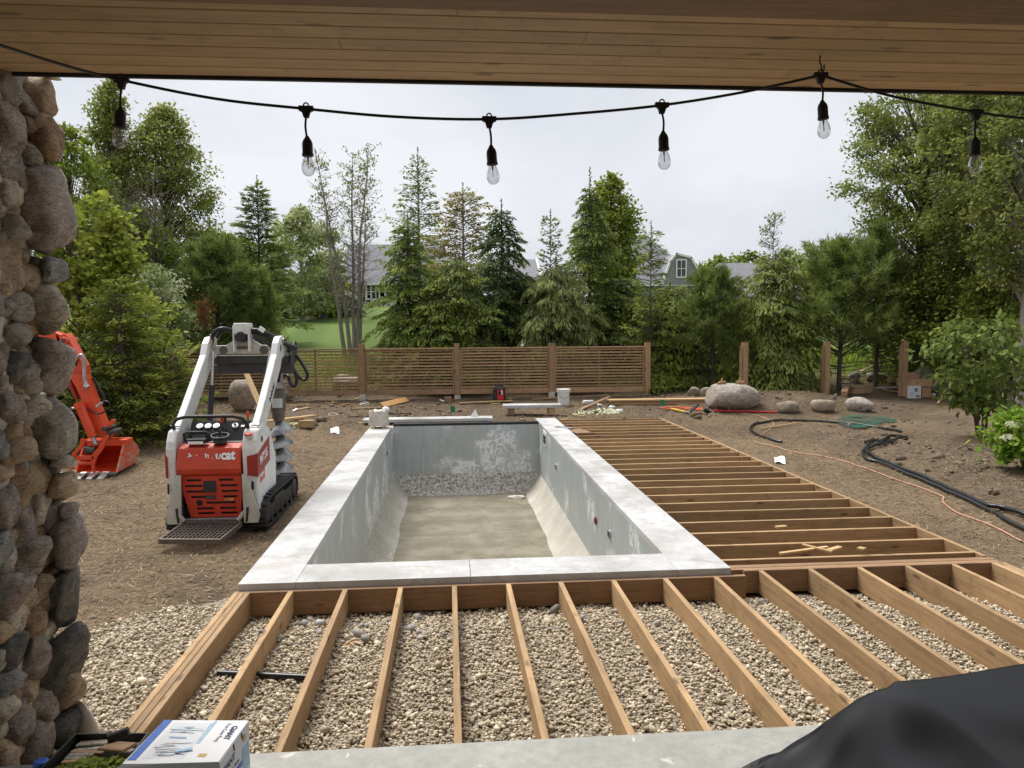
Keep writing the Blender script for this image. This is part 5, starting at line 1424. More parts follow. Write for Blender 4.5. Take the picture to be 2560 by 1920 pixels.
# quick attach frame and auger drive
g = G(); g.bx(-.40, .48, 1.36, 1.46, 1.68, 1.78); g.bx(-.38, .52, 1.40, 1.46, 1.56, 1.70); af = part('attachment_frame', g, 'dark_metal', None, None, .008)
g = G(); g.prism([(1.30, 1.66), (1.62, 1.70), (1.62, 1.92), (1.50, 1.95), (1.30, 1.78)], 'x', .505, .525); part('attachment_plate', g, 'dark_metal', af, None, .006)
g = G(); g.bx(.40, .50, 1.46, 1.66, 1.70, 1.80); g.bx(.42, .49, 1.5, 1.62, 1.8, 1.88); part('bracket', g, 'black', af, None, .01)
AX, AY = .25, 1.72
g = G(); g.box((AX-.02, AY-.15, 1.60), (.16, .42, .10)); g.box((AX, AY, 1.52), (.10, .10, .2)); part('auger_arm', g, 'dark_metal', None, None, .01)
g = G(); g.lathe([(.075, 1.44), (.085, 1.42), (.085, 1.25), (.092, 1.24), (.092, 1.08), (.075, 1.05), (.075, .98), (.055, .95)], (AX, AY, 0), 20); mo = part('auger_motor', g, 'rusty', None, 35, 0)
g = G()
for i in range(9):
    w0 = -2.2+.16*i; r_ = .0935; g.add([(AX+r_*math.cos(w0), AY+r_*math.sin(w0), 1.12), (AX+r_*math.cos(w0+.16), AY+r_*math.sin(w0+.16), 1.12), (AX+r_*math.cos(w0+.16), AY+r_*math.sin(w0+.16), 1.235), (AX+r_*math.cos(w0), AY+r_*math.sin(w0), 1.235)], [(0, 1, 2, 3)])
part('motor_label', g, 'gauge', mo, None, 0)
g = G(); g.bx(AX-.02, AX+.10, AY-.12, AY-.04, 1.36, 1.44); g.cyl((AX+.07, AY-.1, 1.42), (AX+.09, AY-.1, 1.56), .018, .018, 8); part('hydraulic_fitting', g, 'worn_steel', mo, None, .004)
g = G(); g.cyl((AX, AY, .97), (AX, AY, .05), .045, .045, 16); g.cyl((AX, AY, .05), (AX, AY, -.06), .045, .005, 12); part('auger_shaft', g, 'dark_metal', None, 40, 0)
g = G(); turns, seg, ro = 5.2, 26, .168; vs_ = []; fs = []
for i in range(int(turns*seg)+1):
    a = 2*math.pi*i/seg; z = .05+.165*i/seg
    rr = ro*(1 if i > 14 else .35+.65*i/14)
    for (rad, dz) in ((.044, .06), (rr, -.05), (rr, -.041), (.044, .07)): vs_.append((AX+rad*math.cos(a), AY+rad*math.sin(a), z+dz))
for i in range(int(turns*seg)):
    for k in range(4): fs.append((i*4+k, (i+1)*4+k, (i+1)*4+(k+1) % 4, i*4+(k+1) % 4))
g.add(vs_, fs); part('auger_flight', g, 'auger_steel', None, 50, 0)
# hoses over the top
for pts, r_ in (([(-.36, 1.15, 1.93), (-.30, 1.10, 2.05), (-.20, 1.10, 2.10), (-.05, 1.18, 2.06), (.15, 1.22, 2.04), (.34, 1.22, 1.98), (.42, 1.25, 1.93)], .024),
                ([(-.05, 1.22, 2.02), (.12, 1.2, 2.08), (.30, 1.22, 2.02), (.44, 1.3, 1.92), (.56, 1.42, 1.86)], .026),
                ([(-.30, 1.18, 1.98), (-.22, 1.14, 2.07), (-.08, 1.2, 2.05)], .022),
                ([(.12, 1.18, 2.0), (.25, 1.16, 1.95), (.36, 1.18, 1.86)], .02),
                ([(.50, 1.52, 1.80), (.58, 1.52, 1.70), (.66, 1.5, 1.55), (.64, 1.5, 1.47), (.56, 1.52, 1.50), (.48, 1.55, 1.60), (.40, 1.6, 1.58)], .020),
                ([(.48, 1.5, 1.66), (.53, 1.5, 1.5), (.515, 1.5, 1.40), (.46, 1.5, 1.42), (.42, 1.55, 1.52), (.34, 1.66, 1.5)], .020)):
    P = [Vector(p) for p in pts]; sm = []
    for i in range(len(P)-1):
        p0, p1, p2, p3 = P[max(0, i-1)], P[i], P[i+1], P[min(len(P)-1, i+2)]
        for t_ in np.linspace(0, 1, 5, endpoint=False):
            sm.append(.5*((2*p1)+(p2-p0)*t_+(2*p0-5*p1+4*p2-p3)*t_**2+(-p0+3*p1-3*p2+p3)*t_**3))
    sm.append(P[-1]); g = G(); g.tube(sm, r_, 8); part('hose', g, 'black_gloss', None, 60, 0)
g = G(); g.box((.22, 1.17, 2.085), (.07, .02, .05), (0, R(35), 0)); part('hose_tag', g, 'paper', None, None, 0)
for p0, p1 in (((-.36, 1.14, 1.90), (-.33, 1.11, 2.03)), ((-.33, 1.16, 1.88), (-.30, 1.15, 1.99)), ((-.37, 1.1, 1.80), (-.36, 1.12, 1.92))):
    g = G(); g.cyl(p0, p1, .02, .02, 10); part('hose_fitting', g, 'worn_steel', None, 40, 0)

# ------------------------------------------------------------------ orange excavator (arm in view, machine behind the pillar)
ez = h1(-4.9, 5.4)
YE = 5.55
EX = thing('mini_excavator', 'orange excavator arm and toothed bucket reaching from behind pillar', 'excavator', (-4.95, YE, ez))
eo = Vector(EX.location)
def E2(u, v, dy=0.0):          # arm outline measured in the arm's own vertical plane
    p = at_y(140+u*.2411, 800+v*.2411, YE+dy); return (p.x-eo.x, p.z-eo.z)
def ep(name, outline, y0, y1, mat='orange_paint', par=None, bevel=.01):
    g = G(); g.prism([E2(u, v) for u, v in outline], 'y', y0, y1); return g.build(name, M[mat], par or EX, None, bevel)
dip = ep('dipper_arm', [(100, 140), (135, 138), (165, 175), (330, 470), (335, 560), (420, 800), (580, 1185), (560, 1215), (500, 1215), (430, 1090), (250, 700), (140, 520), (100, 250)], -.12, .08)
ep('dipper_side', [(30, 145), (60, 145), (100, 240), (150, 520), (260, 820), (230, 820), (110, 590)], -.10, .06, 'red_dark', dip)  # same orange arm; dark red puts the shade of its left face into colour
g = G(); a = E2(140, 215); g.cyl((a[0], -.17, a[1]), (a[0], .13, a[1]), .055, .055, 18); g.build('pivot_boss', M['orange_paint'], dip, 40, .006)
g = G(); g.cyl((a[0], -.178, a[1]), (a[0], -.165, a[1]), .03, .03, 12); g.build('pivot_pin', M['dark_metal'], dip, 40)
ep('window_cutout', [(185, 312), (205, 310), (265, 410), (262, 470), (245, 470), (190, 360)], -.126, -.119, 'void', dip, 0)
ep('gusset', [(130, 525), (250, 505), (330, 555), (235, 540), (140, 545)], -.135, -.118, 'red_paint', dip, .003)
a, b = E2(315, 870), E2(450, 1190); g = G(); g.cyl((a[0], -.20, a[1]), (b[0], -.20, b[1]), .062, .062, 18); cyb = g.build('bucket_cylinder', M['orange_paint'], EX, 40)
c = E2(490, 1270); g = G(); g.cyl((b[0], -.20, b[1]), (c[0], -.22, c[1]), .03, .03, 14); g.build('cylinder_rod', M['worn_steel'], cyb, 40)
g = G(); g.cyl((a[0], -.27, a[1]), (a[0], -.10, a[1]), .05, .05, 14); g.build('cylinder_pin', M['orange_paint'], cyb, 40)
# linkage
ep('link', [(560, 1090), (620, 1020), (665, 1015), (660, 1050), (610, 1090), (575, 1130)], -.16, -.12, 'orange_paint', None, .006)
ep('link', [(590, 1180), (610, 1130), (645, 1140), (650, 1170), (620, 1215)], -.20, -.14, 'orange_paint', None, .006)
for (u, v) in ((575, 1110), (610, 1180), (635, 1145)):
    q_ = E2(u, v); g = G(); g.cyl((q_[0], -.24, q_[1]), (q_[0], .10, q_[1]), .033, .033, 14); g.build('link_pin', M['dark_metal'], EX, 40)
# bucket: opens towards the camera, curved shell
bx0, bx1 = E2(325, 1400)[0], E2(735, 1400)[0]
zt, zb_ = E2(500, 1245)[1], E2(500, 1560)[1]
shell = [(-.05, zt+.02), (.12, zt+.02), (.33, zt-.12), (.42, (zt+zb_)/2), (.34, zb_+.12), (.12, zb_+.05), (-.36, zb_+.03)]
g = G(); th = .018; vs_ = []; fs = []
for x in (bx0, bx1):
    for i, (y, z) in enumerate(shell): vs_.append((x, y, z))
n = len(shell)
inn = [(y*.93-.01, zb_+.04+(z-zb_-.04)*.93) for y, z in shell]
for x in (bx0, bx1):
    for y, z in inn: vs_.append((x, y, z))
for i in range(n-1):
    fs += [(i, i+1, n+i+1, n+i), (2*n+i, 3*n+i, 3*n+i+1, 2*n+i+1)]
    for k in (0, 1): fs.append((k*n+i, k*n+i+1, (2+k)*n+i+1, (2+k)*n+i))
fs += [(0, n, 3*n, 2*n), (n-1, 2*n-1, 4*n-1, 3*n-1)]
g.add(vs_, fs); bk = g.build('bucket', M['orange_paint'], EX, None, .004)
for x, mt in ((bx0, 'orange_paint'), (bx1, 'bucket_side')):
    g = G(); g.prism(shell, 'x', x-.014, x+.014); g.build('bucket_side', M[mt], bk, None, .004)
g = G(); g.bx(bx0-.01, bx1+.01, -.44, -.34, zb_+.0, zb_+.035); g.build('cutting_edge', M['rusty'], bk, None, .004)
for u in (210, 320, 435, 545, 655):
    x = E2(u, 1560)[0]
    g = G(); vs_ = [(x-.045, -.40, zb_+.0), (x+.045, -.40, zb_+.0), (x+.045, -.40, zb_+.06), (x-.045, -.40, zb_+.06), (x-.055, -.58, zb_-.02), (x+.035, -.58, zb_-.02), (x+.03, -.575, zb_+.0), (x-.05, -.575, zb_+.0)]
    g.add(vs_, [(0, 1, 2, 3), (4, 7, 6, 5), (0, 4, 5, 1), (1, 5, 6, 2), (2, 6, 7, 3), (3, 7, 4, 0)]); g.build('tooth', M['worn_steel'], bk, None, .004)
# thumb: two curved tines joined by a plate
th_ = thing_thumb = None
for k, ol in enumerate(([(395, 1190), (425, 1180), (430, 1250), (400, 1290), (350, 1340), (322, 1440), (325, 1560), (300, 1550), (288, 1440), (310, 1330), (380, 1270)], [(640, 1165), (665, 1150), (668, 1180), (615, 1300), (560, 1370), (530, 1450), (535, 1545), (510, 1535), (495, 1440), (515, 1340), (580, 1270)])):
    o = ep('thumb_tine', ol, -.40, -.36, 'orange_paint', None, .006)
g = G(); a, b = E2(345, 1360), E2(530, 1400); g.bx(a[0], b[0], -.40, -.375, b[1], a[1]); g.build('thumb_plate', M['orange_paint'], EX, None, .006)
g = G(); a, b = E2(330, 1425), E2(510, 1435); g.bx(a[0], b[0], -.40, -.37, b[1]-.02, a[1]); g.build('thumb_bar', M['orange_paint'], EX, None, .006)
g = G(); a = E2(410, 1310); b = E2(510, 1320); g.cyl((a[0], -.32, a[1]), (b[0], -.32, b[1]), .05, .05, 14); g.build('thumb_pivot', M['dark_metal'], EX, 40)
g = G(); a = E2(350, 1250); b = E2(760, 1265); g.bx(a[0], b[0], -.10, .14, b[1]-.04, a[1]+.02); g.build('bucket_top_plate', M['orange_paint'], EX, None, .01)
def smooth_path(P, k=5):
    P = [Vector(p) for p in P]; sm = []
    for i in range(len(P)-1):
        p0, p1, p2, p3 = P[max(0, i-1)], P[i], P[i+1], P[min(len(P)-1, i+2)]
        for t_ in np.linspace(0, 1, k, endpoint=False):
            sm.append(.5*((2*p1)+(p2-p0)*t_+(2*p0-5*p1+4*p2-p3)*t_**2+(-p0+3*p1-3*p2+p3)*t_**3))
    return sm+[P[-1]]
def ehose(name, uv, r_, mat, y=-.16):
    g = G(); g.tube(smooth_path([(E2(u, v)[0], y, E2(u, v)[1]) for u, v in uv]), r_, 8); return g.build(name, M[mat], EX, 60)
ehose('hard_line', [(215, 395), (250, 412), (285, 375), (320, 362), (345, 400), (350, 520), (350, 600), (372, 680)], .026, 'worn_steel')
ehose('hard_line', [(120, 320), (170, 365), (220, 400)], .02, 'red_paint')
ehose('hose', [(365, 600), (430, 720), (470, 790), (490, 840)], .02, 'black_gloss', .06)
ehose('hose', [(380, 900), (430, 940), (500, 960), (580, 920), (610, 870), (590, 835), (540, 835)], .011, 'black_gloss')
ehose('hose', [(250, 900), (210, 910), (188, 960), (205, 1020), (240, 1030), (255, 980), (235, 920)], .014, 'black_gloss')
ehose('hose_fitting', [(350, 670), (390, 690)], .035, 'worn_steel'); ehose('hose_fitting', [(475, 890), (530, 845)], .02, 'worn_steel')
ehose('hose_fitting', [(225, 905), (280, 900)], .02, 'worn_steel')
# boom and machine hidden behind the pillar
a = E2(140, 215); b = (a[0]-1.9, a[1]-.35)
g = G(); g.prism([(a[0]+.02, a[1]+.06), (a[0]-.9, a[1]+.45), (b[0], b[1]+.15), (b[0], b[1]-.15), (a[0]-.85, a[1]+.15), (a[0]-.05, a[1]-.08)], 'y', -.10, .06); g.build('boom', M['orange_paint'], EX, None, .015)
bz = b[0]-.3
g = G(); g.prism([(bz+.45, .55), (bz+.45, 1.05), (bz+.1, 1.15), (bz-1.3, 1.2), (bz-1.4, .55)], 'y', -.1, 1.2); g.build('house', M['orange_paint'], EX, None, .05)
g = G(); g.bx(bz-.75, bz+.2, .15, .95, 2.05, 2.12)
for x, y in ((bz-.72, .18), (bz+.17, .18), (bz-.72, .92), (bz+.17, .92)): g.bx(x-.03, x+.03, y-.03, y+.03, 1.1, 2.06)
g.build('canopy', M['black'], EX, None, .02)
for y in (-.15, .95):
    g = G(); g.prism([(bz+.6, .12), (bz+.7, .28), (bz+.55, .45), (bz-1.2, .45), (bz-1.35, .25), (bz-1.2, .03), (bz+.5, .03)], 'y', y, y+.3); g.build('track', M['rubber'], EX, None, .05)
g = G(); g.bx(bz-.9, bz+.3, .15, .95, .3, .56); g.build('undercarriage', M['dark_metal'], EX, None, .02)

# ------------------------------------------------------------------ string lights under the porch
YS = -2.42
tees = [(303, 200), (765, 272), (1223, 298), (1655, 263), (2052, 188), (2440, 280)]
SL = thing('string_lights', 'black string of six clear bulbs hanging below porch ceiling', 'string lights', (.4, YS, 2.9))
so = Vector(SL.location)
def sp(u, v, dy=0): return at_y(u, v, YS+dy)-so
chain = [(-420, 20), (-150, 70), (0, 113), (150, 160)]+[tees[0], (540, 247), tees[1], (990, 292), tees[2], (1440, 284), tees[3], (1860, 230), tees[4], (2240, 243), tees[5], (2560, 296), (2800, 318)]
_e0 = sp(-300, 30, -.95); _e1 = Vector((_e0.x-.03, _e0.y, ZC-so.z))
pts = [_e1, _e0]+[sp(u, v, {-150: -.7, 0: -.45, 150: -.2}.get(u, 0)) for u, v in chain[1:]]+[Vector((4.6, YS, 2.62))-so, Vector((6.0, YS, 2.82))-so, Vector((7.0, YS, ZC))-so]
def seg_path(pp):
    out = []
    for i in range(len(pp)-1):
        for t_ in np.linspace(0, 1, 4, endpoint=False): out.append(pp[i].lerp(pp[i+1], float(t_)))
    return out+[pp[-1]]
g = G(); i4 = chain.index(tees[4])
g.tube(smooth_path(pts[:i4+2], 6), .0062, 8); g.tube(smooth_path(pts[i4+1:], 6), .0062, 8); g.build('cable', M['black_gloss'], SL, 60)
drops = [(299, 352), (771, 424), (1233, 443), (1661, 407), (2060, 328), (2437, 418)]
kpm = (Vector(CAM)-at_y(1223, 298, YS)).length/FPX
for (u, v), (bu, bv) in zip(tees, drops):
    t0 = sp(u, v); e = sp(bu, bv)
    ax = (e-t0).normalized()
    L_ = (e-t0).length
    tee = G(); tee.prism([(-.030, .011), (.030, .011), (.030, -.007), (.017, -.013), (.010, -.036), (-.010, -.036), (-.017, -.013), (-.030, -.007)], 'y', -.010, .010)
    tee.tube([(.010*math.cos(a), 0, .014+.010*math.sin(a)) for a in np.linspace(0, 6.283, 13)], .0035, 6, False)
    to = tee.build('tee', M['black'], SL, None, .003, 2, Matrix.Translation(t0))
    s0 = t0+Vector((0, 0, -.03)); s1 = t0+ax*(L_*.46)
    side_ = Vector((1, 0, 0))*random.uniform(-.006, .008)
    g = G(); g.tube(smooth_path([s0, s0.lerp(s1, .5)+side_, s1+Vector((0, 0, -.01))], 5), .0046, 8); g.build('drop_cord', M['black_gloss'], SL, 60)
    m = Matrix.Translation(s1) @ (-(ax)).to_track_quat('Z', 'Y').to_matrix().to_4x4()
    g = G(); g.lathe([(.006, .004), (.010, -.004), (.018, -.016), (.0215, -.028), (.0215, -.066), (.0235, -.068), (.0235, -.078), (.018, -.078)], (0, 0, 0), 20); sk = g.build('socket', M['black'], SL, 40, 0, 2, m)
    bl_ = .074-.0
    g = G(); g.lathe([(.0135, -.076), (.017, -.086), (.0245, -.105), (.0275, -.122), (.0265, -.138), (.020, -.151), (.010, -.158), (.0005, -.160)], (0, 0, 0), 24, False); bb = g.build('bulb', M['bulb'], SL, 180, 0, 2, m)
    g = G(); g.cyl((.003, 0, -.078), (.003, 0, -.128), .0012, .0012, 6); g.cyl((-.003, 0, -.078), (-.003, 0, -.128), .0012, .0012, 6); g.cyl((0, 0, -.078), (0, 0, -.10), .005, .003, 8); g.build('filament', M['grey_metal'], bb, 60)
hk = sp(2050, 150); t4 = sp(2052, 188)
g = G(); g.tube([(hk.x, hk.y, ZC-so.z), (hk.x, hk.y, hk.z-.01), t4+Vector((0, 0, .045)), t4+Vector((.006, 0, .012)), t4+Vector((.014, 0, .022)), t4+Vector((.014, 0, .045))], .0032, 6); g.build('hook', M['black'], SL, 60)
# ------------------------------------------------------------------ things on the patio
# grill under a black cover: draped height field
GR = thing('covered_grill', 'barbecue grill under a black fabric cover at bottom right', 'grill', (1.5, -3.75, .02))
go_ = Vector(GR.location)
nx_, ny_ = 110, 70
gx = np.linspace(-.08, 2.75, nx_); gy = np.linspace(-4.55, -3.05, ny_)
GX, GY = np.meshgrid(gx, gy, indexing='ij')
def softbox(x, a, b, s0, s1): return sstep(a-s0, a+.02, x)*sstep(b+s1, b-.02, x)
H = .885
main = softbox(GX, 1.27, 2.62, .16, .12)*softbox(GY, -4.42, -3.54, .12, .09)
# cover slopes from the lid down to the folded side shelf
slope = np.interp(GX, [-.06, .05, .25, .70, 1.05, 1.24, 1.3], [.0, .12, .26, .52, .72, .86, .88])*softbox(GY, -4.40, -3.54+.08*(1-sstep(.3, 1.2, GX)), .14, .09+.10*(1-sstep(.3, 1.1, GX)))
Zc = np.maximum(main*H, slope)
wr = .014*np.sin(GX*9+GY*13)+.018*vnoise(GX*2.3, GY*3.1)-.012*np.exp(-((vnoise(GX*2.6+5, GY*3.4)*9)**2))
ang_ = np.arctan2(GY+3.54, GX-1.25); rad_ = np.hypot(GY+3.54, GX-1.25)
fold = .045*(np.abs(np.sin(ang_*4.3+.4))**2-.5)*sstep(0, .45, rad_)*sstep(1.35, 1.05, GX)+.02*np.sin((GY*2.2-GX*1.1)*11)*sstep(1.12, .6, GX)
top_sag = -.018*np.sin((GX-1.0)*6)*main
Zc = np.clip(Zc+(wr+fold)*np.clip(Zc*1.6, 0, 1)*np.where(main > .97, .3, 1)+top_sag, .004, None)
idx = np.arange(nx_*ny_).reshape(nx_, ny_)
q = np.stack([idx[:-1, :-1], idx[1:, :-1], idx[1:, 1:], idx[:-1, 1:]], -1).reshape(-1, 4)
o = put('cover', fast_mesh('cover', np.stack([GX-go_.x, GY-go_.y, Zc], -1).reshape(-1, 3), q), M['cover'], GR, 180)
g = G(); g.bx(-.40, 1.05, -.55, .12, .05, .55); g.build('grill_body', M['dark_metal'], GR)

# carton with printed sleeve
def patio_pt(u, v, z): return on_z(u, v, z)
zb = .30
A, B, C_, D = [on_z(u*K, v*K, zb) for u, v in ((355, 1557), (538, 1558), (463, 1650), (276, 1640))]
CT = thing('product_carton', 'white and blue printed carton on the patio edge', 'carton', tuple(((A+C_)/2).xy)+(.02,))
ct = Vector(CT.location)
ax = (B-A).normalized(); ay = Vector((-ax.y, ax.x, 0)); w_ = (B-A).length; d_ = .30; hh = zb-.02
rz = math.atan2(ax.y, ax.x); CT.rotation_euler = (0, 0, rz)
CT.location = (A+B)/2-ay*(d_/2)+Vector((0, 0, .02-zb)); hw, hd = w_/2, d_/2
g = G(); g.bx(-hw, hw, -hd, hd, 0, hh); bod = g.build('carton_body', M['carton_white'], CT, None, .003)
def flat(name, x0, x1, y0, y1, z, mat, par, rot=0):
    g = G(); g.box(((x0+x1)/2, (y0+y1)/2, z), (x1-x0, y1-y0, .0008), (0, 0, rot)); return g.build(name, M[mat], par)
g = G(); g.add([(-hw-.004, -hd-.02, hh+.004), (hw*.98, -hd, hh+.003), (hw*.99, hd, hh+.003), (-hw, hd, hh+.003), (-hw-.03, -hd-.03, hh-.012), (-hw*.2, -hd-.018, hh+.006)], [(0, 5, 1, 2, 3), (0, 4, 5)]); lid = g.build('printed_lid', M['paper'], bod)
flat('blue_band', -hw*.99, -hw*.80, -hd*.98, hd*.98, hh+.005, 'blue', lid)
flat('photo_print', -hw*.70, hw*.18, -hd*.9, hd*.85, hh+.0052, 'carton_white', lid)
for i in range(20):
    flat('photo_detail', *sorted((random.uniform(-hw*.68, -hw*.3), random.uniform(-hw*.25, hw*.16))), *((lambda a: (a, a+random.uniform(.002, .006)))(random.uniform(-hd*.88, hd*.8))), hh+.0062+.0003*i, ['print_grey', 'paper', 'print_grey', 'light_blue'][i % 4], lid, random.uniform(-.12, .12))
flat('blue_swoosh', hw*.20, hw*.27, -hd*.2, hd*.95, hh+.0052, 'light_blue', lid); flat('blue_swoosh', -hw*.1, hw*.25, -hd*.62, -hd*.52, hh+.0125, 'light_blue', lid, .4)
flat('gold_seal', hw*.45, hw*.62, -hd*.8, -hd*.66, hh+.0052, 'gold', lid)
MT_ = Matrix.Translation((hw*.68, hd*.35, hh+.0058)) @ Matrix.Rotation(R(-90), 4, 'Z')
text_part('lettering', 'GIANT', .034, M['navy'], lid, MT_ @ Matrix.Translation((0, .018, 0)), .0006, .0002)
text_part('lettering', 'Pool Cover Pump', .024, M['navy'], lid, MT_ @ Matrix.Translation((0, -.014, 0)), 0, .0002, .8)
ME_ = Matrix.Translation((hw+.0012, 0, hh*.62)) @ Matrix.Rotation(R(90), 4, 'Z') @ Matrix.Rotation(R(90), 4, 'X')
text_part('lettering', 'GIANT', .04, M['navy'], bod, ME_ @ Matrix.Translation((-hd*.45, .05, 0)), .0008, .0002)
text_part('lettering', 'Pool Cover Pump', .022, M['navy'], bod, ME_ @ Matrix.Translation((-hd*.3, .012, 0)), 0, .0002)
g = G(); g.box((hw+.001, -hd*.1, hh*.55), (.001, d_*.5, .022)); g.build('blue_bar', M['blue'], bod)
g = G(); g.box((hw+.001, hd*.68, hh*.55), (.001, d_*.22, .10)); g.build('side_picture', M['light_blue'], bod)
g = G(); g.cyl((hw, hd*.6, hh*.86), (hw+.0015, hd*.6, hh*.86), .016, .016, 16); g.build('gold_seal', M['gold'], bod)
for y in (-hd*.1, hd*.45):
    g = G(); g.box((hw+.001, y, hh-.018), (.002, .008, .03), (R(14), 0, 0)); g.build('flap_notch', M['void'], bod)
# black tray with offcuts
zt_ = .115
A, B, C_, D = [on_z(u, v, zt_) for u, v in ((188, 1833), (373, 1831), (316, 1906), (115, 1906))]
cen = (A+B+C_+D)/4
TR = thing('plastic_tray', 'black plastic tray of offcuts beside the stone pillar', 'tray', (cen.x, cen.y, .02))
tr0 = Vector((cen.x, cen.y, .02))
g = G(); q4 = [p-tr0 for p in (A, B, C_, D)]
q4[2] = q4[2]+(q4[2]-q4[1])*.45; q4[3] = q4[3]+(q4[3]-q4[0])*.45
cc4 = sum(q4, Vector())/4
for i in range(4):
    p, r_ = q4[i], q4[(i+1) % 4]; pi, ri = cc4+(p-cc4)*.95, cc4+(r_-cc4)*.95
    pb, rb = cc4+(p-cc4)*.9, cc4+(r_-cc4)*.9
    g.add([p, r_, ri, pi, (pb.x, pb.y, 0), (rb.x, rb.y, 0)], [(0, 1, 2, 3), (0, 4, 5, 1), (3, 2, 5, 4)])
g.add([(cc4.x+(p.x-cc4.x)*.9, cc4.y+(p.y-cc4.y)*.9, .004) for p in q4], [(0, 1, 2, 3)])
g.build('tray_shell', M['black'], TR)
rg = random.Random(5)
for i in range(13):
    s = (i % 7)/7; t_ = (i//7)*.44
    base = q4[0].lerp(q4[3], .08+s*.5).lerp(q4[1].lerp(q4[2], .08+s*.5), .10+t_); base.z = .05+.012*rg.random()+.008*(6-i % 7)*0
    e = (q4[1]-q4[0]).normalized()*rg.uniform(.10, .15)
    e.z = 0
    wo = board('tile_strip' if i % 3 else 'wood_strip', base+tr0, base+e+tr0+Vector((0, 0, rg.uniform(-.005, .012))), .026, .020, M['stone'][0] if i % 3 else M['fence'])
    tag(wo, 'narrow brown wood offcut lying in the black tray' if i % 3 == 0 else 'narrow grey tile strip lying in the black tray', 'wood scrap' if i % 3 == 0 else 'tile strip', 'brown offcuts in the tray' if i % 3 == 0 else 'grey tile strips in the tray')
p = on_z(305, 1868, .11); wo = board('broken_shingle', p+Vector((-.08, .02, 0)), p+Vector((.06, -.06, .03)), .07, .012, M['joist_dark']); tag(wo, 'broken brown shingle leaning in the black tray', 'shingle')
p = on_z(300, 1845, .13); g = G(); g.tube([(-.05, .0, 0), (.03, .02, .02)], .02, 10); o = g.build('pipe_stub', M['black'], None, 40, 0, 2, Matrix.Translation(p)); tag(o, 'short dark pipe stub lying on top in the tray', 'pipe')
# sprawling succulent in the foreground
p = on_z(250, 1915, .10)
SU = thing('sedum_plant', 'small green sedum in front of the black tray', 'plant', (p.x, p.y-.04, .02))
rg2 = np.random.default_rng(77); k = 1300
ang = rg2.uniform(0, 6.283, k); rad = np.sqrt(rg2.random(k)); cxx = np.stack([rad*np.cos(ang)*.20, rad*np.sin(ang)*.10, .07+.05*rg2.random(k)*(1-rad**2)], 1)
dd = np.stack([np.cos(ang*7), np.sin(ang*7), rg2.uniform(-.2, .8, k)], 1); lv = LV(); lv.add(cxx, dd, .026, .017, .45+rg2.normal(0, .2, k), rg2, np.array([0, 0, 1.0])); lv.build('leaves', M['f_leaf'], SU)
g = G()
for i in range(40): g.tube([(0, 0, 0), (cxx[i][0]*.6, cxx[i][1]*.6, .05), tuple(cxx[i])], [.004, .003, .002], 4, False)
g.build('stems', M['lichen'], SU)
g = G(); g.lathe([(.10, 0), (.125, .06), (.13, .065), (.12, .065), (.115, .05)], (0, 0, 0), 20); g.build('pot', M['dark_metal'], SU, 40)
p = on_z(103, 1912, .10)
o = thing('spray_cap', 'bright blue capped bottle at the foot of pillar', 'bottle', (p.x, p.y, .02))
g = G(); g.lathe([(.03, 0), (.03, .06), (.022, .066)], (0, 0, 0), 18); g.build('bottle_body', M['white'], o, 40); g = G(); g.lathe([(.031, .066), (.031, .092), (.024, .10), (.001, .101)], (0, 0, 0), 18); g.build('cap', M['blue'], o, 40, .003)
p = on_z(212, 1828, -.12)
o = G()
for i, (a, b, h_) in enumerate(((-.09, .0, .0), (-.05, .03, .24), (.0, -.02, .30), (.04, .01, .16), (.09, -.03, .0))): pass
g = G(); g.add([(-.07, 0, 0), (-.02, -.05, .0), (.04, -.06, .01), (.10, -.01, .0), (-.045, .02, .22), (-.02, -.01, .255), (.015, -.01, .20), (-.05, .06, .02), (.03, .05, .01)], [(0, 1, 5, 4), (1, 2, 6, 5), (2, 3, 6), (4, 5, 8, 7), (5, 6, 3, 8), (0, 4, 7)])
o = put('cloth', g.mesh('cloth'), M['cloth_white'], None, 60, Matrix.Translation(p)); tag(o, 'folded off-white cloth standing beside the pillar foot', 'cloth')
md = o.modifiers.new('sub', 'SUBSURF'); md.levels = 2; md.render_levels = 2

# ------------------------------------------------------------------ yard things
def boulder(name, label, u0, u1, v0, v1, seed, mat='boulder', rough=.14, dep=.75, sink=.12, group=None, flat=3, sub=3, cat='boulder', p=2.4):
    b = ong((u0+u1)/2, v1)
    k = (b-Vector(CAM)).dot(Vector(FW))/FPX
    rx = (u1-u0)/2*k; rz_ = (v1-v0)*k/(2-sink); ry = rx*dep
    o = put(name, stone_mesh(name, rx, ry, rz_, seed, sub, rough, p, flat), M[mat], None, 180, Matrix.Translation((b.x, b.y+ry*.8, b.z+rz_*(1-sink))))
    return tag(o, label, cat, group)
boulder('boulder', 'big speckled grey boulder in front of the first lone post', 1769, 1916, 961, 1027, 801, 'boulder', .10, .8, .1, None, 1, 4, p=2.3)
boulder('boulder', 'rounded brown rock half buried right of the red handle', 1948, 2004, 1003, 1034, 802, 'boulder_tan')
boulder('boulder', 'smooth tan boulder left of the pale angular rock', 2036, 2098, 996, 1032, 803, 'boulder_tan', .1)
boulder('boulder', 'pale angular rock above the green netting', 2118, 2196, 993, 1030, 804, 'boulder', .22, .6, .1, None, 6)
boulder('boulder', 'tall grey boulder behind the cardboard boxes', 2290, 2362, 917, 985, 805, 'boulder', .14)
boulder('boulder', 'orange brown boulder behind the loader arms', 569, 636, 950, 1030, 806, 'boulder_tan', .12, .8, .08)
boulder('boulder', 'grey boulder beside the fence right of the auger', 683, 730, 951, 1003, 807, 'boulder', .12)
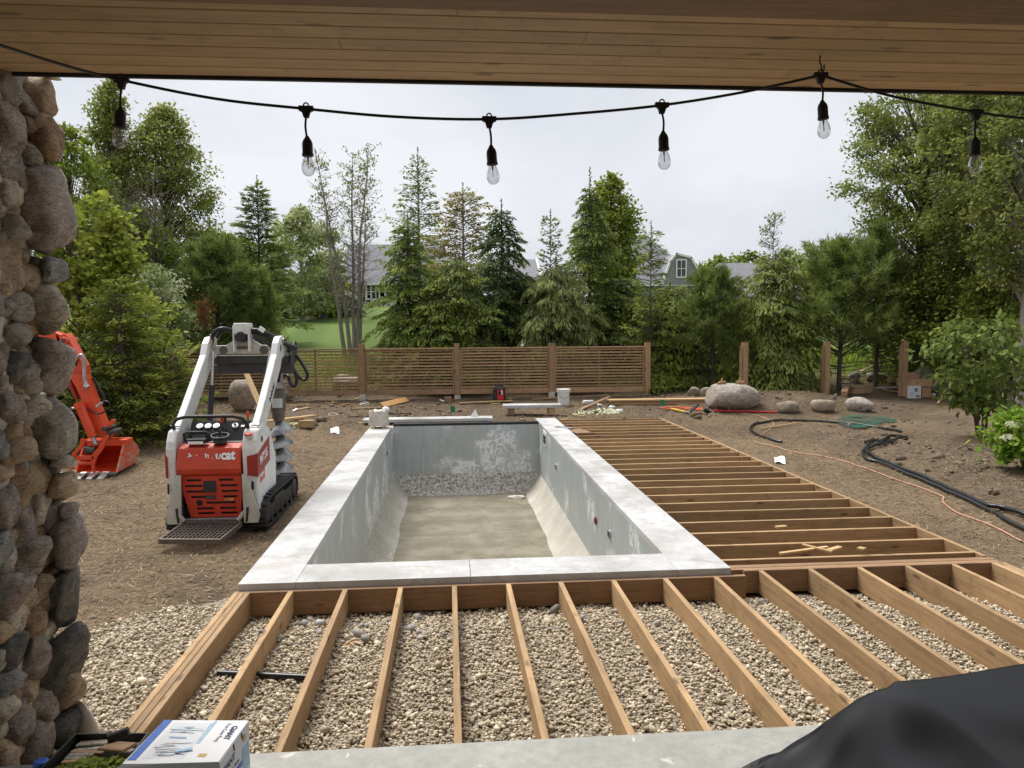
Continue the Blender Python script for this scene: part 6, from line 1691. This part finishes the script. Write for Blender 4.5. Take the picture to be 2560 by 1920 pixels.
boulder('boulder', 'dark low boulder behind the loader grab bar', 500, 542, 1035, 1062, 808, 'boulder_tan', .12)
boulder('boulder', 'pale rock at the fence end with ivy below', 1653, 1701, 936, 964, 809, 'boulder', .2, .7, .1, None, 5)
boulder('boulder', 'grey rock uppermost behind the big boulder at left', 1732, 1768, 938, 962, 810, 'boulder', .16, .7, .1, None, 4)
boulder('boulder', 'flat rock behind the uppermost grey rock', 1754, 1782, 934, 950, 811, 'boulder', .16, .7, .1, None, 4)
boulder('boulder', 'tan block of rock left of the big boulder', 1720, 1755, 967, 990, 812, 'boulder_tan', .14, .7, .1, None, 4)
boulder('boulder', 'small rock touching the big boulder on its left', 1754, 1782, 968, 990, 813, 'boulder', .14, .7, .1, None, 4)
boulder('boulder', 'small grey rock between ivy and tan block', 1706, 1724, 950, 966, 814, 'boulder', .14)
boulder('boulder', 'grey rock standing under the pines beside wood plank', 2125, 2155, 928, 958, 815, 'boulder', .16, .7, .1, None, 5)
boulder('boulder', 'dark rock under the pines left of third lone post', 2170, 2225, 930, 955, 816, 'boulder_tan', .2, .7, .1, None, 4)
boulder('boulder', 'grey rock low behind the dogwood stems', 2500, 2540, 985, 1025, 817, 'boulder', .2)
boulder('boulder', 'pinkish rock behind the fence near the auger', 830, 900, 935, 975, 818, 'boulder_tan', .2)
o = bpy.data.objects[-1] if False else None

def lay(name, label, u0, v0, u1, v1, W, T, mat, group=None, cat='board', lift=0.0, lift1=None, up=(0, 0, 1)):
    a = ong(u0, v0); b = ong(u1, v1)
    a.z += T/2+lift+.004; b.z += T/2+(lift if lift1 is None else lift1)+.004
    return tag(board(name, a, b, W, T, M[mat], None, up), label, cat, group)
# board on a block right of the auger
lay('timber_board', 'pale timber board resting on a wood block right of auger', 655, 1075, 788, 1063, .14, .04, 'pine', None, 'board', .13, .17)
b = ong(765, 1070); o = board('wood_block', b+Vector((-.14, 0, .085)), b+Vector((.16, 0, .085)), .14, .14, M['pine']); tag(o, 'square wood block propping the pale timber board', 'block')
lay('timber_board', 'long pale board leaning on the orange brown boulder', 640, 1010, 611, 985, .10, .03, 'pine', None, 'board', 0, 0)
bo = [o_ for o_ in COL.objects if o_.name.startswith('timber_board')][-1]
a = at_y(648, 1008, 8.6); b = at_y(612, 924, 9.6); bo.data = board_mesh((b-a).length, .10, .03).copy(); bo.data.materials.clear(); bo.data.materials.append(M['pine']); bo.matrix_basis = frame(a, b, (0, 1, 0))
# stone bench of slab on blocks
b = ong(1330, 1036)
kk = (b-Vector(CAM)).dot(Vector(FW))/FPX
BN = thing('slab_bench', 'pale slab laid over two wood blocks like a low bench', 'bench', (b.x, b.y, b.z), R(-2))
w_ = (1403-1258)*kk
g = G(); g.bx(-w_/2, w_/2, -.20, .20, .16, .23); g.build('slab', M['coping'], BN, None, .006)
for x, mt in ((-w_*.36, 'joist_dark'), (w_*.33, 'pine')):
    board('support_block', (x, -.17, .08), (x, .17, .08), .14, .158, M[mt], BN)
# lumber stack
a = ong(1530, 1016); e = ong(1772, 1014)
for r_ in range(4):
    for c_ in range(2):
        off = Vector((0, .145*c_, .02+.042*r_)); sh = random.uniform(-.04, .05)
        o = board('stacked_board', a+off+Vector((sh-(.09 if r_ == 3 else 0), 0, 0)), e+off+Vector((.9+sh, 0, 0)), .14, .038, M['fence'] if r_ < 3 else M['pine'])
        tag(o, ['front ', 'rear '][c_]+['brown board at the bottom of the lumber stack', 'brown board second from bottom of the lumber stack', 'brown board third from bottom of the lumber stack', 'pale topmost board of the lumber stack left of boulder'][r_], 'board', 'stacked lumber')
lay('timber_board', 'brown board angled down from the lumber stack', 1447, 1028, 1524, 1002, .10, .035, 'fence', None, 'board', 0, .08)
lay('timber_board', 'long brown board on the ground between bucket and stack', 1330, 1000, 1523, 990, .10, .035, 'fence')
lay('timber_board', 'brown board on the ground below the red site laser', 1150, 1010, 1281, 1004, .12, .035, 'joist')
lay('timber_scrap', 'small pale scrap in front of the red laser', 1227, 1012, 1250, 1011, .05, .03, 'pine', None, 'wood scrap')
lay('timber_scrap', 'little square offcut right of the red laser', 1270, 998, 1281, 998, .06, .04, 'pine', None, 'wood scrap')
lay('timber_board', 'rough orange board split along its top edge near fence', 955, 1019, 1018, 1006, .16, .02, 'plywood', None, 'board', .05, .07, (0, -.8, .5))
lay('timber_board', 'dark thin board running into the orange board', 875, 1024, 975, 1020, .06, .025, 'fence', None)
blk = ong(1120, 1006); o = board('wood_block', blk+Vector((-.08, 0, .07)), blk+Vector((.08, 0, .07)), .12, .14, M['joist_dark']); tag(o, 'dark wood block by the fence left of red laser', 'block')
sc = [(722, 1016, 768, 1011, 'pine'), (705, 1014, 740, 1018, 'fence'), (735, 1028, 775, 1020, 'pine'), (745, 1018, 800, 1016, 'fence'), (733, 1030, 742, 1024, 'paper'), (812, 1010, 845, 1009, 'pine'), (852, 1014, 872, 1011, 'plywood'), (843, 991, 864, 987, 'pine'), (886, 1000, 900, 996, 'pine'), (896, 994, 914, 995, 'fence'), (935, 1002, 962, 998, 'fence'), (800, 1021, 820, 1023, 'fence'), (899, 1014, 920, 1009, 'paper'), (690, 1010, 700, 1009, 'paper'), (825, 1004, 838, 1010, 'fence'), (1100, 1002, 1110, 1006, 'paper'), (895, 1060, 925, 1062, 'pine'), (1430, 1040, 1462, 1044, 'pine'), (1402, 1053, 1424, 1049, 'pine')]
wh = ['near the auger', 'near the auger', 'near the auger', 'near the auger', 'near the auger', 'left of the fence post', 'left of the fence post', 'by the fence foot', 'by the fence foot', 'by the fence foot', 'by the orange board', 'short of the orange board', 'by the fence foot', 'beside the grey fence boulder', 'left of the fence post', 'by the dark block', 'beside the concrete chunk', 'beyond the side deck', 'at the far corner of the side deck']
cnm = {'pine': 'pale', 'fence': 'brown', 'paper': 'whitish', 'plywood': 'orange'}
seen = {}
for s, w_ in zip(sc, wh):
    lb = '%s wood scrap lying on the soil %s' % (cnm[s[4]], w_)
    lay('wood_scrap', lb, s[0], s[1], s[2], s[3], random.uniform(.03, .07), .022, s[4], lb, 'wood scrap', random.uniform(0, .015))
# plastic-banding loops
def loop(label, u, v, rx, ry, mat='paper', r_=.006):
    c = ong(u, v); g = G(); g.tube([(rx*math.cos(a)*(1+.15*math.sin(3*a)), ry*math.sin(a), .02+.05*max(0, math.sin(a))) for a in np.linspace(0, 5.7, 13)], r_, 5)
    tag(g.build('strap_loop', M[mat], None, 60, 0, 2, Matrix.Translation(c)), label, 'strap')
loop('white strap loop standing near the grey fence boulder', 747, 995, .07, .09); loop('white strap loop lying left of the concrete chunk', 832, 1040, .09, .06); loop('white strap loop by the orange board', 912, 1012, .1, .06)
# paper sheets
def sheet(label, u, v, w_, h_, rz_, tilt=.25):
    c = ong(u, v); g = G()
    vs_ = [(-w_/2+w_*i/4, -h_/2+h_*j/4, .012+.02*math.sin(i*1.3+j)) for i in range(5) for j in range(5)]; fs = [(i*5+j, i*5+j+5, i*5+j+6, i*5+j+1) for i in range(4) for j in range(4)]
    g.add(vs_, fs); o = g.build('paper_sheet', M['paper'], None, 180, 0, 2, Matrix.Translation(c+Vector((0, 0, .03))) @ Matrix.Rotation(rz_, 4, 'Z') @ Matrix.Rotation(tilt, 4, 'X')); tag(o, label, 'paper')
sheet('white paper sheet on the soil left of the pool', 837, 1081, .16, .26, .2, .3); sheet('white paper sheet on the straw right of the side deck', 1949, 1156, .15, .22, -.35, .25)
# marker flags
def flag(label, u, v, h_=.22):
    c = ong(u, v); t = thing('marker_flag', label, 'flag', tuple(c)); g = G(); g.cyl((0, 0, 0), (0, 0, h_), .003, .003, 5); g.build('wire', M['dark_metal'], t)
    g = G(); g.add([(0, 0, h_), (.05, .02, h_-.01), (.10, -.01, h_-.03), (.09, .0, h_-.16), (.04, .02, h_-.15), (0, 0, h_-.14)], [(0, 1, 4, 5), (1, 2, 3, 4)]); g.build('flag_sheet', M['green_flag'], t)
flag('small green marker flag on the soil left of the bench', 1127, 1036, .2); flag('small green marker flag in front of the lumber stack', 1652, 1022, .22)
o = None
# concrete chunk on the coping end
c = at_y(952, 1068, 8.95); c.z = .05
CK = thing('concrete_chunk', 'ragged pale concrete chunk on wood slips at the coping end', 'concrete chunk', (c.x-.03, 8.9, .05), R(3))
rg3 = random.Random(4); g = G(); n = 22; vs_ = []
for j, (z, s) in enumerate(((.05, 1.0), (.10, 1.02), (.20, .97), (.30, .93), (.34, .86))):
    for i in range(n):
        a = 2*math.pi*i/n; rr = s*(1+.04*rg3.uniform(-1, 1)); vs_.append((.19*rr*math.cos(a)*(1.0 if abs(math.cos(a)) < .9 else 1.04), .17*rr*math.sin(a), z+(.025*rg3.uniform(-1, 1) if j in (3, 4) else .008*rg3.uniform(-1, 1))))
fs = [(j*n+i, j*n+(i+1) % n, (j+1)*n+(i+1) % n, (j+1)*n+i) for j in range(4) for i in range(n)]+[tuple(range(n))[::-1], tuple(range(4*n, 5*n))]
g.add(vs_, fs); g.build('chunk', M['boulder_tan'] if False else M['mortar'], CK, 40)
o = put('white_lump', stone_mesh('white_lump', .075, .05, .05, 31, 2, .3), M['paper'], CK, 180, Matrix.Translation((.14, 0, .35)))
for x in (-.10, .10): board('wood_slip', (x, -.19, .025), (x, .14, .025), .05, .045, M['pine'], CK)
# loose slab behind the far end
a = ong(905, 1058); 
LS = thing('loose_slab', 'long pale slab lying loose beyond the far end of pool', 'slab', (.0, 10.05, 0))
p0 = at_y(908, 1050, 10.0); p1 = at_y(1231, 1040, 10.0); z_ = max(p0.z, .06)
LS.location = ((p0.x+p1.x)/2, 10.02, .03)
g = G(); g.bx(-(p1.x-p0.x)/2, (p1.x-p0.x)/2, -.2, .2, .0, .065); g.build('slab', M['coping'], LS, None, .005)
g = G(); a = ong(870, 1046); b = ong(1030, 1036); g.tube([a+Vector((0, 0, .03)), b+Vector((0, 0, .03))], .012, 6); tag(g.build('black_rod', M['black'], None), 'thin black rod on the soil behind the concrete chunk', 'rod')
# white funnel of plastic on the slab
p = at_y(1186, 1040, 10.0); g = G(); g.add([(-.09, 0, 0), (.08, -.03, 0), (.09, .08, 0), (-.07, .09, 0), (.0, .03, .15), (.03, .04, .16)], [(0, 1, 5, 4), (1, 2, 5), (2, 3, 4, 5), (3, 0, 4)]); o = g.build('plastic_bag', M['white'], None, 60, 0, 2, Matrix.Translation((p.x, 10.0, .095))); tag(o, 'crumpled white plastic standing on the loose slab', 'bag')
# bucket
b = ong(1409, 1012); BU = thing('bucket', 'white plastic bucket in front of the fence', 'bucket', tuple(b)); kk = (b-Vector(CAM)).dot(Vector(FW))/FPX
r1 = 16.5*kk; h_ = 40*kk
g = G(); g.lathe([(r1*.82, 0), (r1*.96, h_*.86), (r1*.93, h_*.86)], (0, 0, 0), 24); g.build('bucket_body', M['white'], BU, 40)
g = G(); g.lathe([(r1*.99, h_*.80), (r1*1.04, h_*.81), (r1*1.04, h_*.86), (r1*1.0, h_*.87), (r1*1.06, h_*.92), (r1*1.06, h_*.99), (r1*.9, h_), (r1*.85, h_*.97), (.001, h_*.97)], (0, 0, 0), 24, False); g.build('lid', M['white'], BU, 40)
g = G(); g.tube([(-r1, -.01, h_*.78), (-r1*.7, -r1*.8, h_*.55), (0, -r1*1.08, h_*.42), (r1*.7, -r1*.8, h_*.55), (r1, -.01, h_*.78)], .004, 6); g.build('bail_handle', M['dark_metal'], BU, 60)
# site laser / radio
b = ong(1248, 1000); SR = thing('site_laser', 'red and black boxy site laser in front of the fence', 'tool', tuple(b), R(-14)); kk = (b-Vector(CAM)).dot(Vector(FW))/FPX; w_ = 30*kk; h_ = 36*kk
g = G(); g.prism([(-w_*.5, 0), (w_*.5, 0), (w_*.44, h_*.82), (-w_*.42, h_*.9)], 'y', -.13, .13); g.build('case', M['black'], SR, None, .02)
g = G(); g.prism([(-.02, .02), (w_*.49, .02), (w_*.42, h_*.72), (-.02, h_*.72)], 'y', -.142, -.128); rp = g.build('red_panel', M['red_handle'], SR, None, .01)
g = G(); g.box((w_*.2, -.146, h_*.52), (w_*.32, .01, h_*.2)); g.build('window', M['black_gloss'], rp, None, .004)
g = G(); g.box((w_*.32, -.150, h_*.56), (w_*.10, .01, h_*.3)); g.build('label', M['paper'], rp, None, .002)
g = G(); g.tube([(-w_*.35, 0, h_*.86), (-w_*.2, 0, h_*1.0), (w_*.25, 0, h_*.97), (w_*.38, 0, h_*.8)], .02, 8); g.build('carry_handle', M['black'], SR, 60)
# can on the fence rail
p = at_y(1306, 866, FY); CN = thing('drink_bottle', 'small bottle standing on the fence top rail', 'bottle', (p.x, FY, topz))
g = G(); g.lathe([(.028, 0), (.03, .01), (.03, .10), (.026, .13), (.012, .16), (.012, .18)], (0, 0, 0), 14); bt = g.build('bottle_body', M['print_grey'], CN, 40)
g = G(); g.lathe([(.0305, .03), (.0305, .085)], (0, 0, 0), 14, False); g.build('label', M['paper'], bt, 40); g = G(); g.lathe([(.014, .175), (.014, .2)], (0, 0, 0), 12); g.build('cap', M['red_handle'], bt, 40)
# shovel, yellow handle
def gp(u, v, dz=0): 
    q_ = ong(u, v); q_.z += dz; return q_
SV = thing('spade', 'black bladed spade with short yellow handle', 'spade', tuple(ong(1710, 1040)))
o0s = Vector(SV.location)
g = G(); g.cyl(gp(1678, 1026, .04)-o0s, gp(1713, 1034, .04)-o0s, .022, .022, 10); g.build('handle', M['yellow'], SV, 40)
g = G(); g.cyl(gp(1713, 1034, .04)-o0s, gp(1726, 1037, .05)-o0s, .016, .02, 8); g.build('socket', M['grey_metal'], SV, 40)
a = gp(1722, 1042, .02)-o0s; b = gp(1748, 1031, .09)-o0s
g = G(); ax_ = (b-a); sdv = Vector((0, 1, 0)); vs_ = []
for i in range(6):
    for j in range(5):
        f = i/5; w2 = .11*(1-.75*max(0, (f-.55)/.45)**2)*(j/2-1); vs_.append(a+ax_*f+Vector((0, w2*.9, .05*abs(j/2-1)**2+.05)))
g.add(vs_, [(i*5+j, i*5+j+5, i*5+j+6, i*5+j+1) for i in range(5) for j in range(4)]); bl2 = g.build('blade', M['black'], SV, 60)
md = bl2.modifiers.new('s', 'SOLIDIFY'); md.thickness = .004
RK = thing('long_handled_shovel', 'shovel with long red handle lying before the big boulder', 'shovel', tuple(ong(1850, 1030))); o0s = Vector(RK.location)
g = G(); g.cyl(gp(1783, 1030, .035)-o0s, gp(1944, 1034, .03)-o0s, .019, .019, 10); g.build('handle', M['red_handle'], RK, 40)
g = G(); g.cyl(gp(1944, 1034, .03)-o0s, gp(1960, 1034.5, .03)-o0s, .021, .021, 10); g.build('grip', M['black'], RK, 40)
a = gp(1762, 1036, .01)-o0s
g = G(); g.add([a+Vector((-.02, -.1, .14)), a+Vector((.14, -.08, .05)), a+Vector((.14, .1, .06)), a+Vector((-.02, .1, .15)), a+Vector((.06, .0, .0)), a+Vector((-.05, 0, .06))], [(0, 5, 4, 1), (5, 3, 2, 4)]); bl2 = g.build('blade', M['dark_metal'], RK, 60)
md = bl2.modifiers.new('s', 'SOLIDIFY'); md.thickness = .004
# orange rope tangle and cord
def groundline(name, label, cat, uv, r_, mat, lift=.012, k=6, jit=0):
    pts = smooth_path([(*ong(u, v).xy, 0) for u, v in uv], k); pts = [Vector((p.x+random.uniform(-jit, jit), p.y, h1(p.x, p.y)+lift)) for p in pts]
    g = G(); g.tube(pts, r_, 7); return tag(g.build(name, M[mat], None, 60), label, cat)
groundline('rope_tangle', 'bright orange rope tangle by the yellow spade', 'rope', [(1648, 1022), (1690, 1024), (1720, 1022), (1758, 1021), (1740, 1027), (1712, 1024), (1745, 1024), (1760, 1027), (1700, 1020), (1655, 1021)], .012, 'bright_orange', .02)
groundline('extension_cord', 'faded orange extension cord winding across the straw', 'cord', [(1850, 1034), (1900, 1042), (1930, 1055), (1932, 1068), (1910, 1085), (1890, 1098), (1892, 1108), (1945, 1120), (2010, 1136), (2090, 1150), (2200, 1186), (2345, 1238), (2358, 1258), (2395, 1285), (2440, 1302), (2490, 1322), (2560, 1358), (2640, 1390)], .0075, 'orange_cord')
groundline('poly_pipe', 'black poly pipe curled in a loop on the straw', 'pipe', [(1954, 1108), (1925, 1101), (1890, 1088), (1876, 1074), (1890, 1062), (1930, 1055), (1985, 1054), (2060, 1056), (2150, 1064), (2205, 1073), (2254, 1084)], .026, 'black_gloss', .024)
groundline('poly_pipe', 'straight black poly pipe with cut end above the bend', 'pipe', [(2163, 1110), (2210, 1103), (2268, 1096)], .026, 'black_gloss', .03)
groundline('poly_pipe', 'outer black poly pipe bending along the planting bed', 'pipe', [(2268, 1099), (2200, 1110), (2165, 1122), (2157, 1135), (2165, 1150), (2200, 1160), (2260, 1186), (2330, 1215), (2400, 1246), (2470, 1280), (2520, 1308), (2600, 1345)], .027, 'black_gloss', .026)
groundline('poly_pipe', 'inner black poly pipe beside the planting bed', 'pipe', [(2240, 1105), (2200, 1116), (2172, 1127), (2168, 1138), (2190, 1152), (2260, 1182), (2330, 1211), (2400, 1242), (2465, 1272), (2510, 1280), (2560, 1296), (2640, 1325)], .027, 'black_gloss', .05)
g = G(); a = on_z(545, 1683, -.14); b = on_z(770, 1694, -.14); g.tube([a, b], .021, 12); tag(g.build('drain_pipe', M['black_gloss'], None, 40), 'black pipe lying across gravel under the left joists', 'pipe')
# stick in the loop
lay('wood_stake', 'thin pale stake lying inside the pipe loop', 1898, 1076, 2005, 1060, .03, .02, 'pine', None, 'stake', .02)
# green netting
a = [ong(u, v) for u, v in ((2075, 1052), (2120, 1040), (2200, 1041), (2268, 1058), (2190, 1062), (2150, 1080), (2110, 1070))]
g = G(); ctr = sum(a, Vector())/len(a)
vs_ = [tuple(ctr+Vector((0, 0, .03)))]
for r_ in (.5, 1.0):
    for p in a:
        q_ = ctr.lerp(p, r_); vs_.append((q_.x, q_.y, h1(q_.x, q_.y)+.02+.03*random.random()))
n = len(a); fs = [(0, 1+i, 1+(i+1) % n) for i in range(n)]+[(1+i, 1+n+i, 1+n+(i+1) % n, 1+(i+1) % n) for i in range(n)]
g.add(vs_, fs); o = g.build('garden_net', M['net'], None, 180); tag(o, 'dark green garden netting spread on the soil', 'netting')
md = o.modifiers.new('sub', 'SUBSURF'); md.levels = 2; md.render_levels = 2
# cartons by the third post
def carton(name, label, u0, u1, v0, v1, dep, mat, rz_=.0, lift=0, open_=False, dy=0):
    b = ong((u0+u1)/2, v1 if lift == 0 else v1+lift); b.y += dy; kk = (b-Vector(CAM)).dot(Vector(FW))/FPX
    w2, h2 = (u1-u0)*kk, (v1-v0)*kk
    t = thing(name, label, 'box', (b.x, b.y+dep/2, b.z+(lift*kk if lift else 0)), rz_)
    g = G(); tk_ = .008
    if open_:
        g.bx(-w2/2, w2/2, -dep/2, -dep/2+tk_, 0, h2); g.bx(-w2/2, w2/2, dep/2-tk_, dep/2, 0, h2); g.bx(-w2/2, -w2/2+tk_, -dep/2+tk_, dep/2-tk_, 0, h2); g.bx(w2/2-tk_, w2/2, -dep/2+tk_, dep/2-tk_, 0, h2); g.bx(-w2/2+tk_, w2/2-tk_, -dep/2+tk_, dep/2-tk_, 0, tk_)
    else:
        g.bx(-w2/2, w2/2, -dep/2, dep/2, 0, h2)
    g.build('carton_body', M[mat], t, None, .003)
    return t, w2, h2
t, w2, h2 = carton('white_carton', 'white carton with dark round logo under the cardboard boxes', 2266, 2303, 965, 996, .32, 'carton_white', .12)
g = G(); g.cyl((w2*.1, -.162, h2*.68), (w2*.1, -.165, h2*.68), h2*.15, h2*.15, 18); lg = g.build('logo_disc', M['navy'], t)
text_part('lettering', 'max', h2*.17, M['paper'], lg, Matrix.Translation((w2*.1, -.167, h2*.68)) @ Matrix.Rotation(R(90), 4, 'X'), 0, .0005)
g = G()
for i in range(9): g.box((w2*.12+i*.012, -.162, h2*.17), (.005 if i % 3 else .008, .003, h2*.16))
g.build('barcode', M['black'], t)
for i in range(4):
    g = G(); g.box((-w2*.22, -.162, h2*(.2+.09*i)), (w2*.35, .003, .006)); g.build('print_line', M['print_grey'], t)
t, w2, h2 = carton('cardboard_box', 'open shallow cardboard box on top of the white carton', 2262, 2332, 948, 966, .42, 'card', -.12, 28, True)
g = G(); g.box((0, .26, h2*1.25), (w2*.75, .01, h2*1.2), (R(-22), 0, 0)); fl = g.build('raised_flap', M['card'], t)
g = G(); g.box((-w2*.24, .246, h2*1.35), (.10, .004, .06), (R(-22), 0, 0)); g.build('label', M['paper'], fl)
g = G(); g.box((w2*.6, 0, h2*.8), (.16, .36, .008), (0, R(12), 0)); g.build('side_flap', M['card'], t)
g = G(); g.box((-.02, -.212, h2*.5), (.05, .003, .05)); g.build('print_mark', M['joist_dark'], t)
t, w2, h2 = carton('cardboard_box', 'small cardboard box beside the white carton', 2302, 2328, 968, 993, .25, 'card', .1)
lay('fence_offcut', 'square post offcut lying with its end towards the camera', 2110, 992, 2120, 967, .14, .13, 'fence', None, 'post offcut')
lay('fence_offcut', 'short post offcut lying behind the boulders', 2128, 985, 2174, 983, .12, .12, 'fence', None, 'post offcut')
lay('fence_offcut', 'post offcut standing left of the third lone post', 2222, 958, 2250, 957, .14, .12, 'joist', None, 'post offcut')
lay('white_pipe', 'thin white pipe lying left of the white carton', 2192, 973, 2270, 971, .03, .03, 'white', None, 'pipe', .02)
lay('wood_stake', 'pale stake lying below the white pipe', 2220, 978, 2268, 986, .04, .02, 'pine', None, 'stake', .01)
lay('wood_stake', 'short brown offcut left of the white carton', 2205, 974, 2220, 980, .06, .03, 'fence', None, 'wood scrap', .01)
lay('plank', 'weathered plank under the pines left of third lone post', 2150, 935, 2224, 915, .10, .03, 'fence', None, 'board', .05, .25)
a = at_y(2345, 992, 11.6); b = at_y(2380, 955, 12.0); a.z = h1(a.x, a.y)+.01; o = board('wood_stake', a, b, .05, .04, M['pine']); tag(o, 'pale stake propped on the tall grey boulder', 'stake')
p = ong(2333, 990); g = G(); g.lathe([(.05, 0), (.055, .07), (.05, .072)], (0, 0, 0), 16); tag(g.build('plastic_cup', M['white'], None, 40, 0, 2, Matrix.Translation(p)), 'white plastic cup right of the small cardboard box', 'cup')
# little timber offcuts on the big boulder
bb = bpy.data.objects['boulder']; top = bb.location+Vector((0, 0, bb.dimensions.z*.5))
for i, (dx, an, lb) in enumerate(((-.22, .1, 'timber T offcut on the left crown of the big boulder'), (.20, -.6, 'timber T offcut on the right crown of the big boulder'))):
    t = thing('timber_offcut', lb, 'wood scrap', (top.x+dx, top.y-.05, top.z-.035), an)
    board('offcut', (-.10, 0, .03), (.10, 0, .03), .08, .05, M['joist_dark'], t); board('offcut', (-.06, 0, .07), (.09, 0, .07), .05, .03, M['pine'], t); board('offcut', (.0, 0, .085), (.01, 0, .16), .03, .03, M['pine'], t, (0, 1, 0))
# scraps lying between the side joists and on the gravel
def lay_z(name, label, u0, v0, u1, v1, W, T, z, mat, cat='wood scrap'):
    return tag(board(name, on_z(u0, v0, z), on_z(u1, v1, z), W, T, M[mat]), label, cat)
lay_z('wood_strip', 'pale strip lying long between the nearest side joists', 1950, 1384, 2068, 1368, .035, .02, -.015, 'pine'); lay_z('wood_strip', 'pale strip crossing the long strip between side joists', 2007, 1362, 2080, 1380, .03, .02, -.005, 'pine')
lay_z('wood_strip', 'short wide pale strip between the nearest side joists', 2072, 1376, 2100, 1368, .05, .02, -.015, 'pine'); lay_z('wood_strip', 'small square pale offcut between the nearest side joists', 2149, 1374, 2158, 1370, .06, .02, -.015, 'pine')
lay_z('wood_strip', 'small pale offcut two bays up between side joists', 1940, 1318, 1965, 1316, .05, .02, -.015, 'pine')
lay_z('wood_scrap', 'yellow pine scrap lying on the gravel between left joists', 858, 1618, 912, 1600, .06, .018, -.17, 'plywood')
lay_z('wood_scrap', 'thin wood shim on the gravel near the front left corner', 560, 1534+0, 605, 1536, .05, .01, -.17, 'plywood')
lay_z('metal_plate', 'grey metal plate resting on the right coping edge', 1390, 1066, 1432, 1070, .12, .012, .06, 'grey_metal', 'plate')
lay_z('wood_slab', 'bark edged board lying on side joists at far left', 1432, 1074, 1462, 1084, .30, .03, .02, 'joist_dark', 'board')
# purple ring
c = on_z(1535, 1577, -.185); g = G(); g.tube([(.075*math.cos(a), .075*math.sin(a), .01*math.sin(2*a)) for a in np.linspace(0, 6.283, 25)], .004, 6, False); tag(g.build('plastic_ring', M['purple'], None, 60, 0, 2, Matrix.Translation(c)), 'purple plastic ring lying on the gravel', 'ring')
# dark stones on gravel
for (u, v, s, lb) in ((1200, 1572, .05, 'dark flat lump on gravel near the middle joist'), (1450, 1685, .05, 'grey rough lump on gravel beside a middle joist'), (1675, 1600, .055, 'grey clod on gravel between right front joists'), (720, 1655, .06, 'grey clod on gravel above the black pipe'), (1910, 1505, .05, 'pale grey lump on gravel right of the pool corner'), (905, 1520, .06, 'white plaster lump on gravel by the header')):
    p = on_z(u, v, -.185); o = put('clod', stone_mesh('clod', s*.85, s*.65, s*.45, int(u), 3, .6, 2.2, 4), M['stone'][0] if 'white' not in lb else M['mortar'], None, 180, Matrix.Translation(p)); tag(o, lb, 'clod')
# white plaster rubbish beyond the deck
for (u, v, s, lb) in ((1530, 1022, .10, 'white crumpled wrapper near the lumber stack'), (1548, 1030, .09, 'white plastic bottle shaped wrapper by the deck'), (1470, 1010, .14, 'white crumpled sheet behind the angled board'), (1500, 1016, .09, 'white lump behind the angled board')):
    p = ong(u, v); o = put('wrapper', stone_mesh('wrapper', s, s*.6, s*.5, int(u)+3, 3, .5, 2.2, 4), M['white'], None, 180, Matrix.Translation(p+Vector((0, 0, s*.3)))); tag(o, lb, 'litter')
def shav_keep(x, y, r): return r.random(len(x)) < 1
a = ong(1440, 1038); b = ong(1545, 1028)
scatter_quads('wood_shavings', 160, (a.x, b.x, a.y-.1, b.y+.2), M['f_white'], (.09, .05), 41, .01, .4, (.7, .2), 'scattered pale wood shavings beyond the side deck', 'shavings')
a = ong(690, 1075); b = ong(750, 1068)
scatter_quads('wood_shavings', 90, (a.x, b.x, a.y-.2, b.y+.2), M['f_white'], (.07, .04), 42, .01, .4, (.5, .2), 'pale shavings under the propped timber board', 'shavings')
# sticks on the planting bed and ivy
for i, (u0, v0, u1, v1) in enumerate(((2395, 1128, 2430, 1118), (2440, 1122, 2490, 1135), (2450, 1118, 2500, 1126))):
    a = ong(u0, v0); b = ong(u1, v1); g = G(); g.tube([a+Vector((0, 0, .03)), a.lerp(b, .5)+Vector((0, .02, .05)), b+Vector((0, 0, .02))], [.014, .011, .006], 6); tag(g.build('stick', M['bark'], None, 60), ['left dry stick on the bed below the dogwood', 'middle dry stick on the bed below the dogwood', 'right dry stick on the bed below the dogwood'][i], 'stick')
for i, (u, v, lb, w2) in enumerate(((1690, 975, 'dark ivy patch in front of the pale rock', .32), (1640, 985, 'small ivy sprig at the foot of the last fence post', .12))):
    p = ong(u, v); t = thing('ivy_patch', lb, 'plant', tuple(p)); r_ = np.random.default_rng(60+i); k = 260
    cc = np.stack([r_.normal(0, w2, k), r_.normal(0, .12, k), .03+.14*r_.random(k)], 1); dd = r_.normal(0, 1, (k, 3)); lv = LV(); lv.add(cc, dd, .10, .085, .2+r_.normal(0, .15, k), r_, np.array([0, -.6, .8])); lv.build('leaves', M['f_leaf'], t)
# dirty rag on pool floor
p = on_z(1290, 1243, ZF+.03); o = put('rag', stone_mesh('rag', .16, .07, .035, 9, 3, .5, 2.2), M['cloth_white'], None, 180, Matrix.Translation(p)); tag(o, 'wet white rag at the far end of the pool floor', 'rag')
p = on_z(1338, 1178-0, -.01);
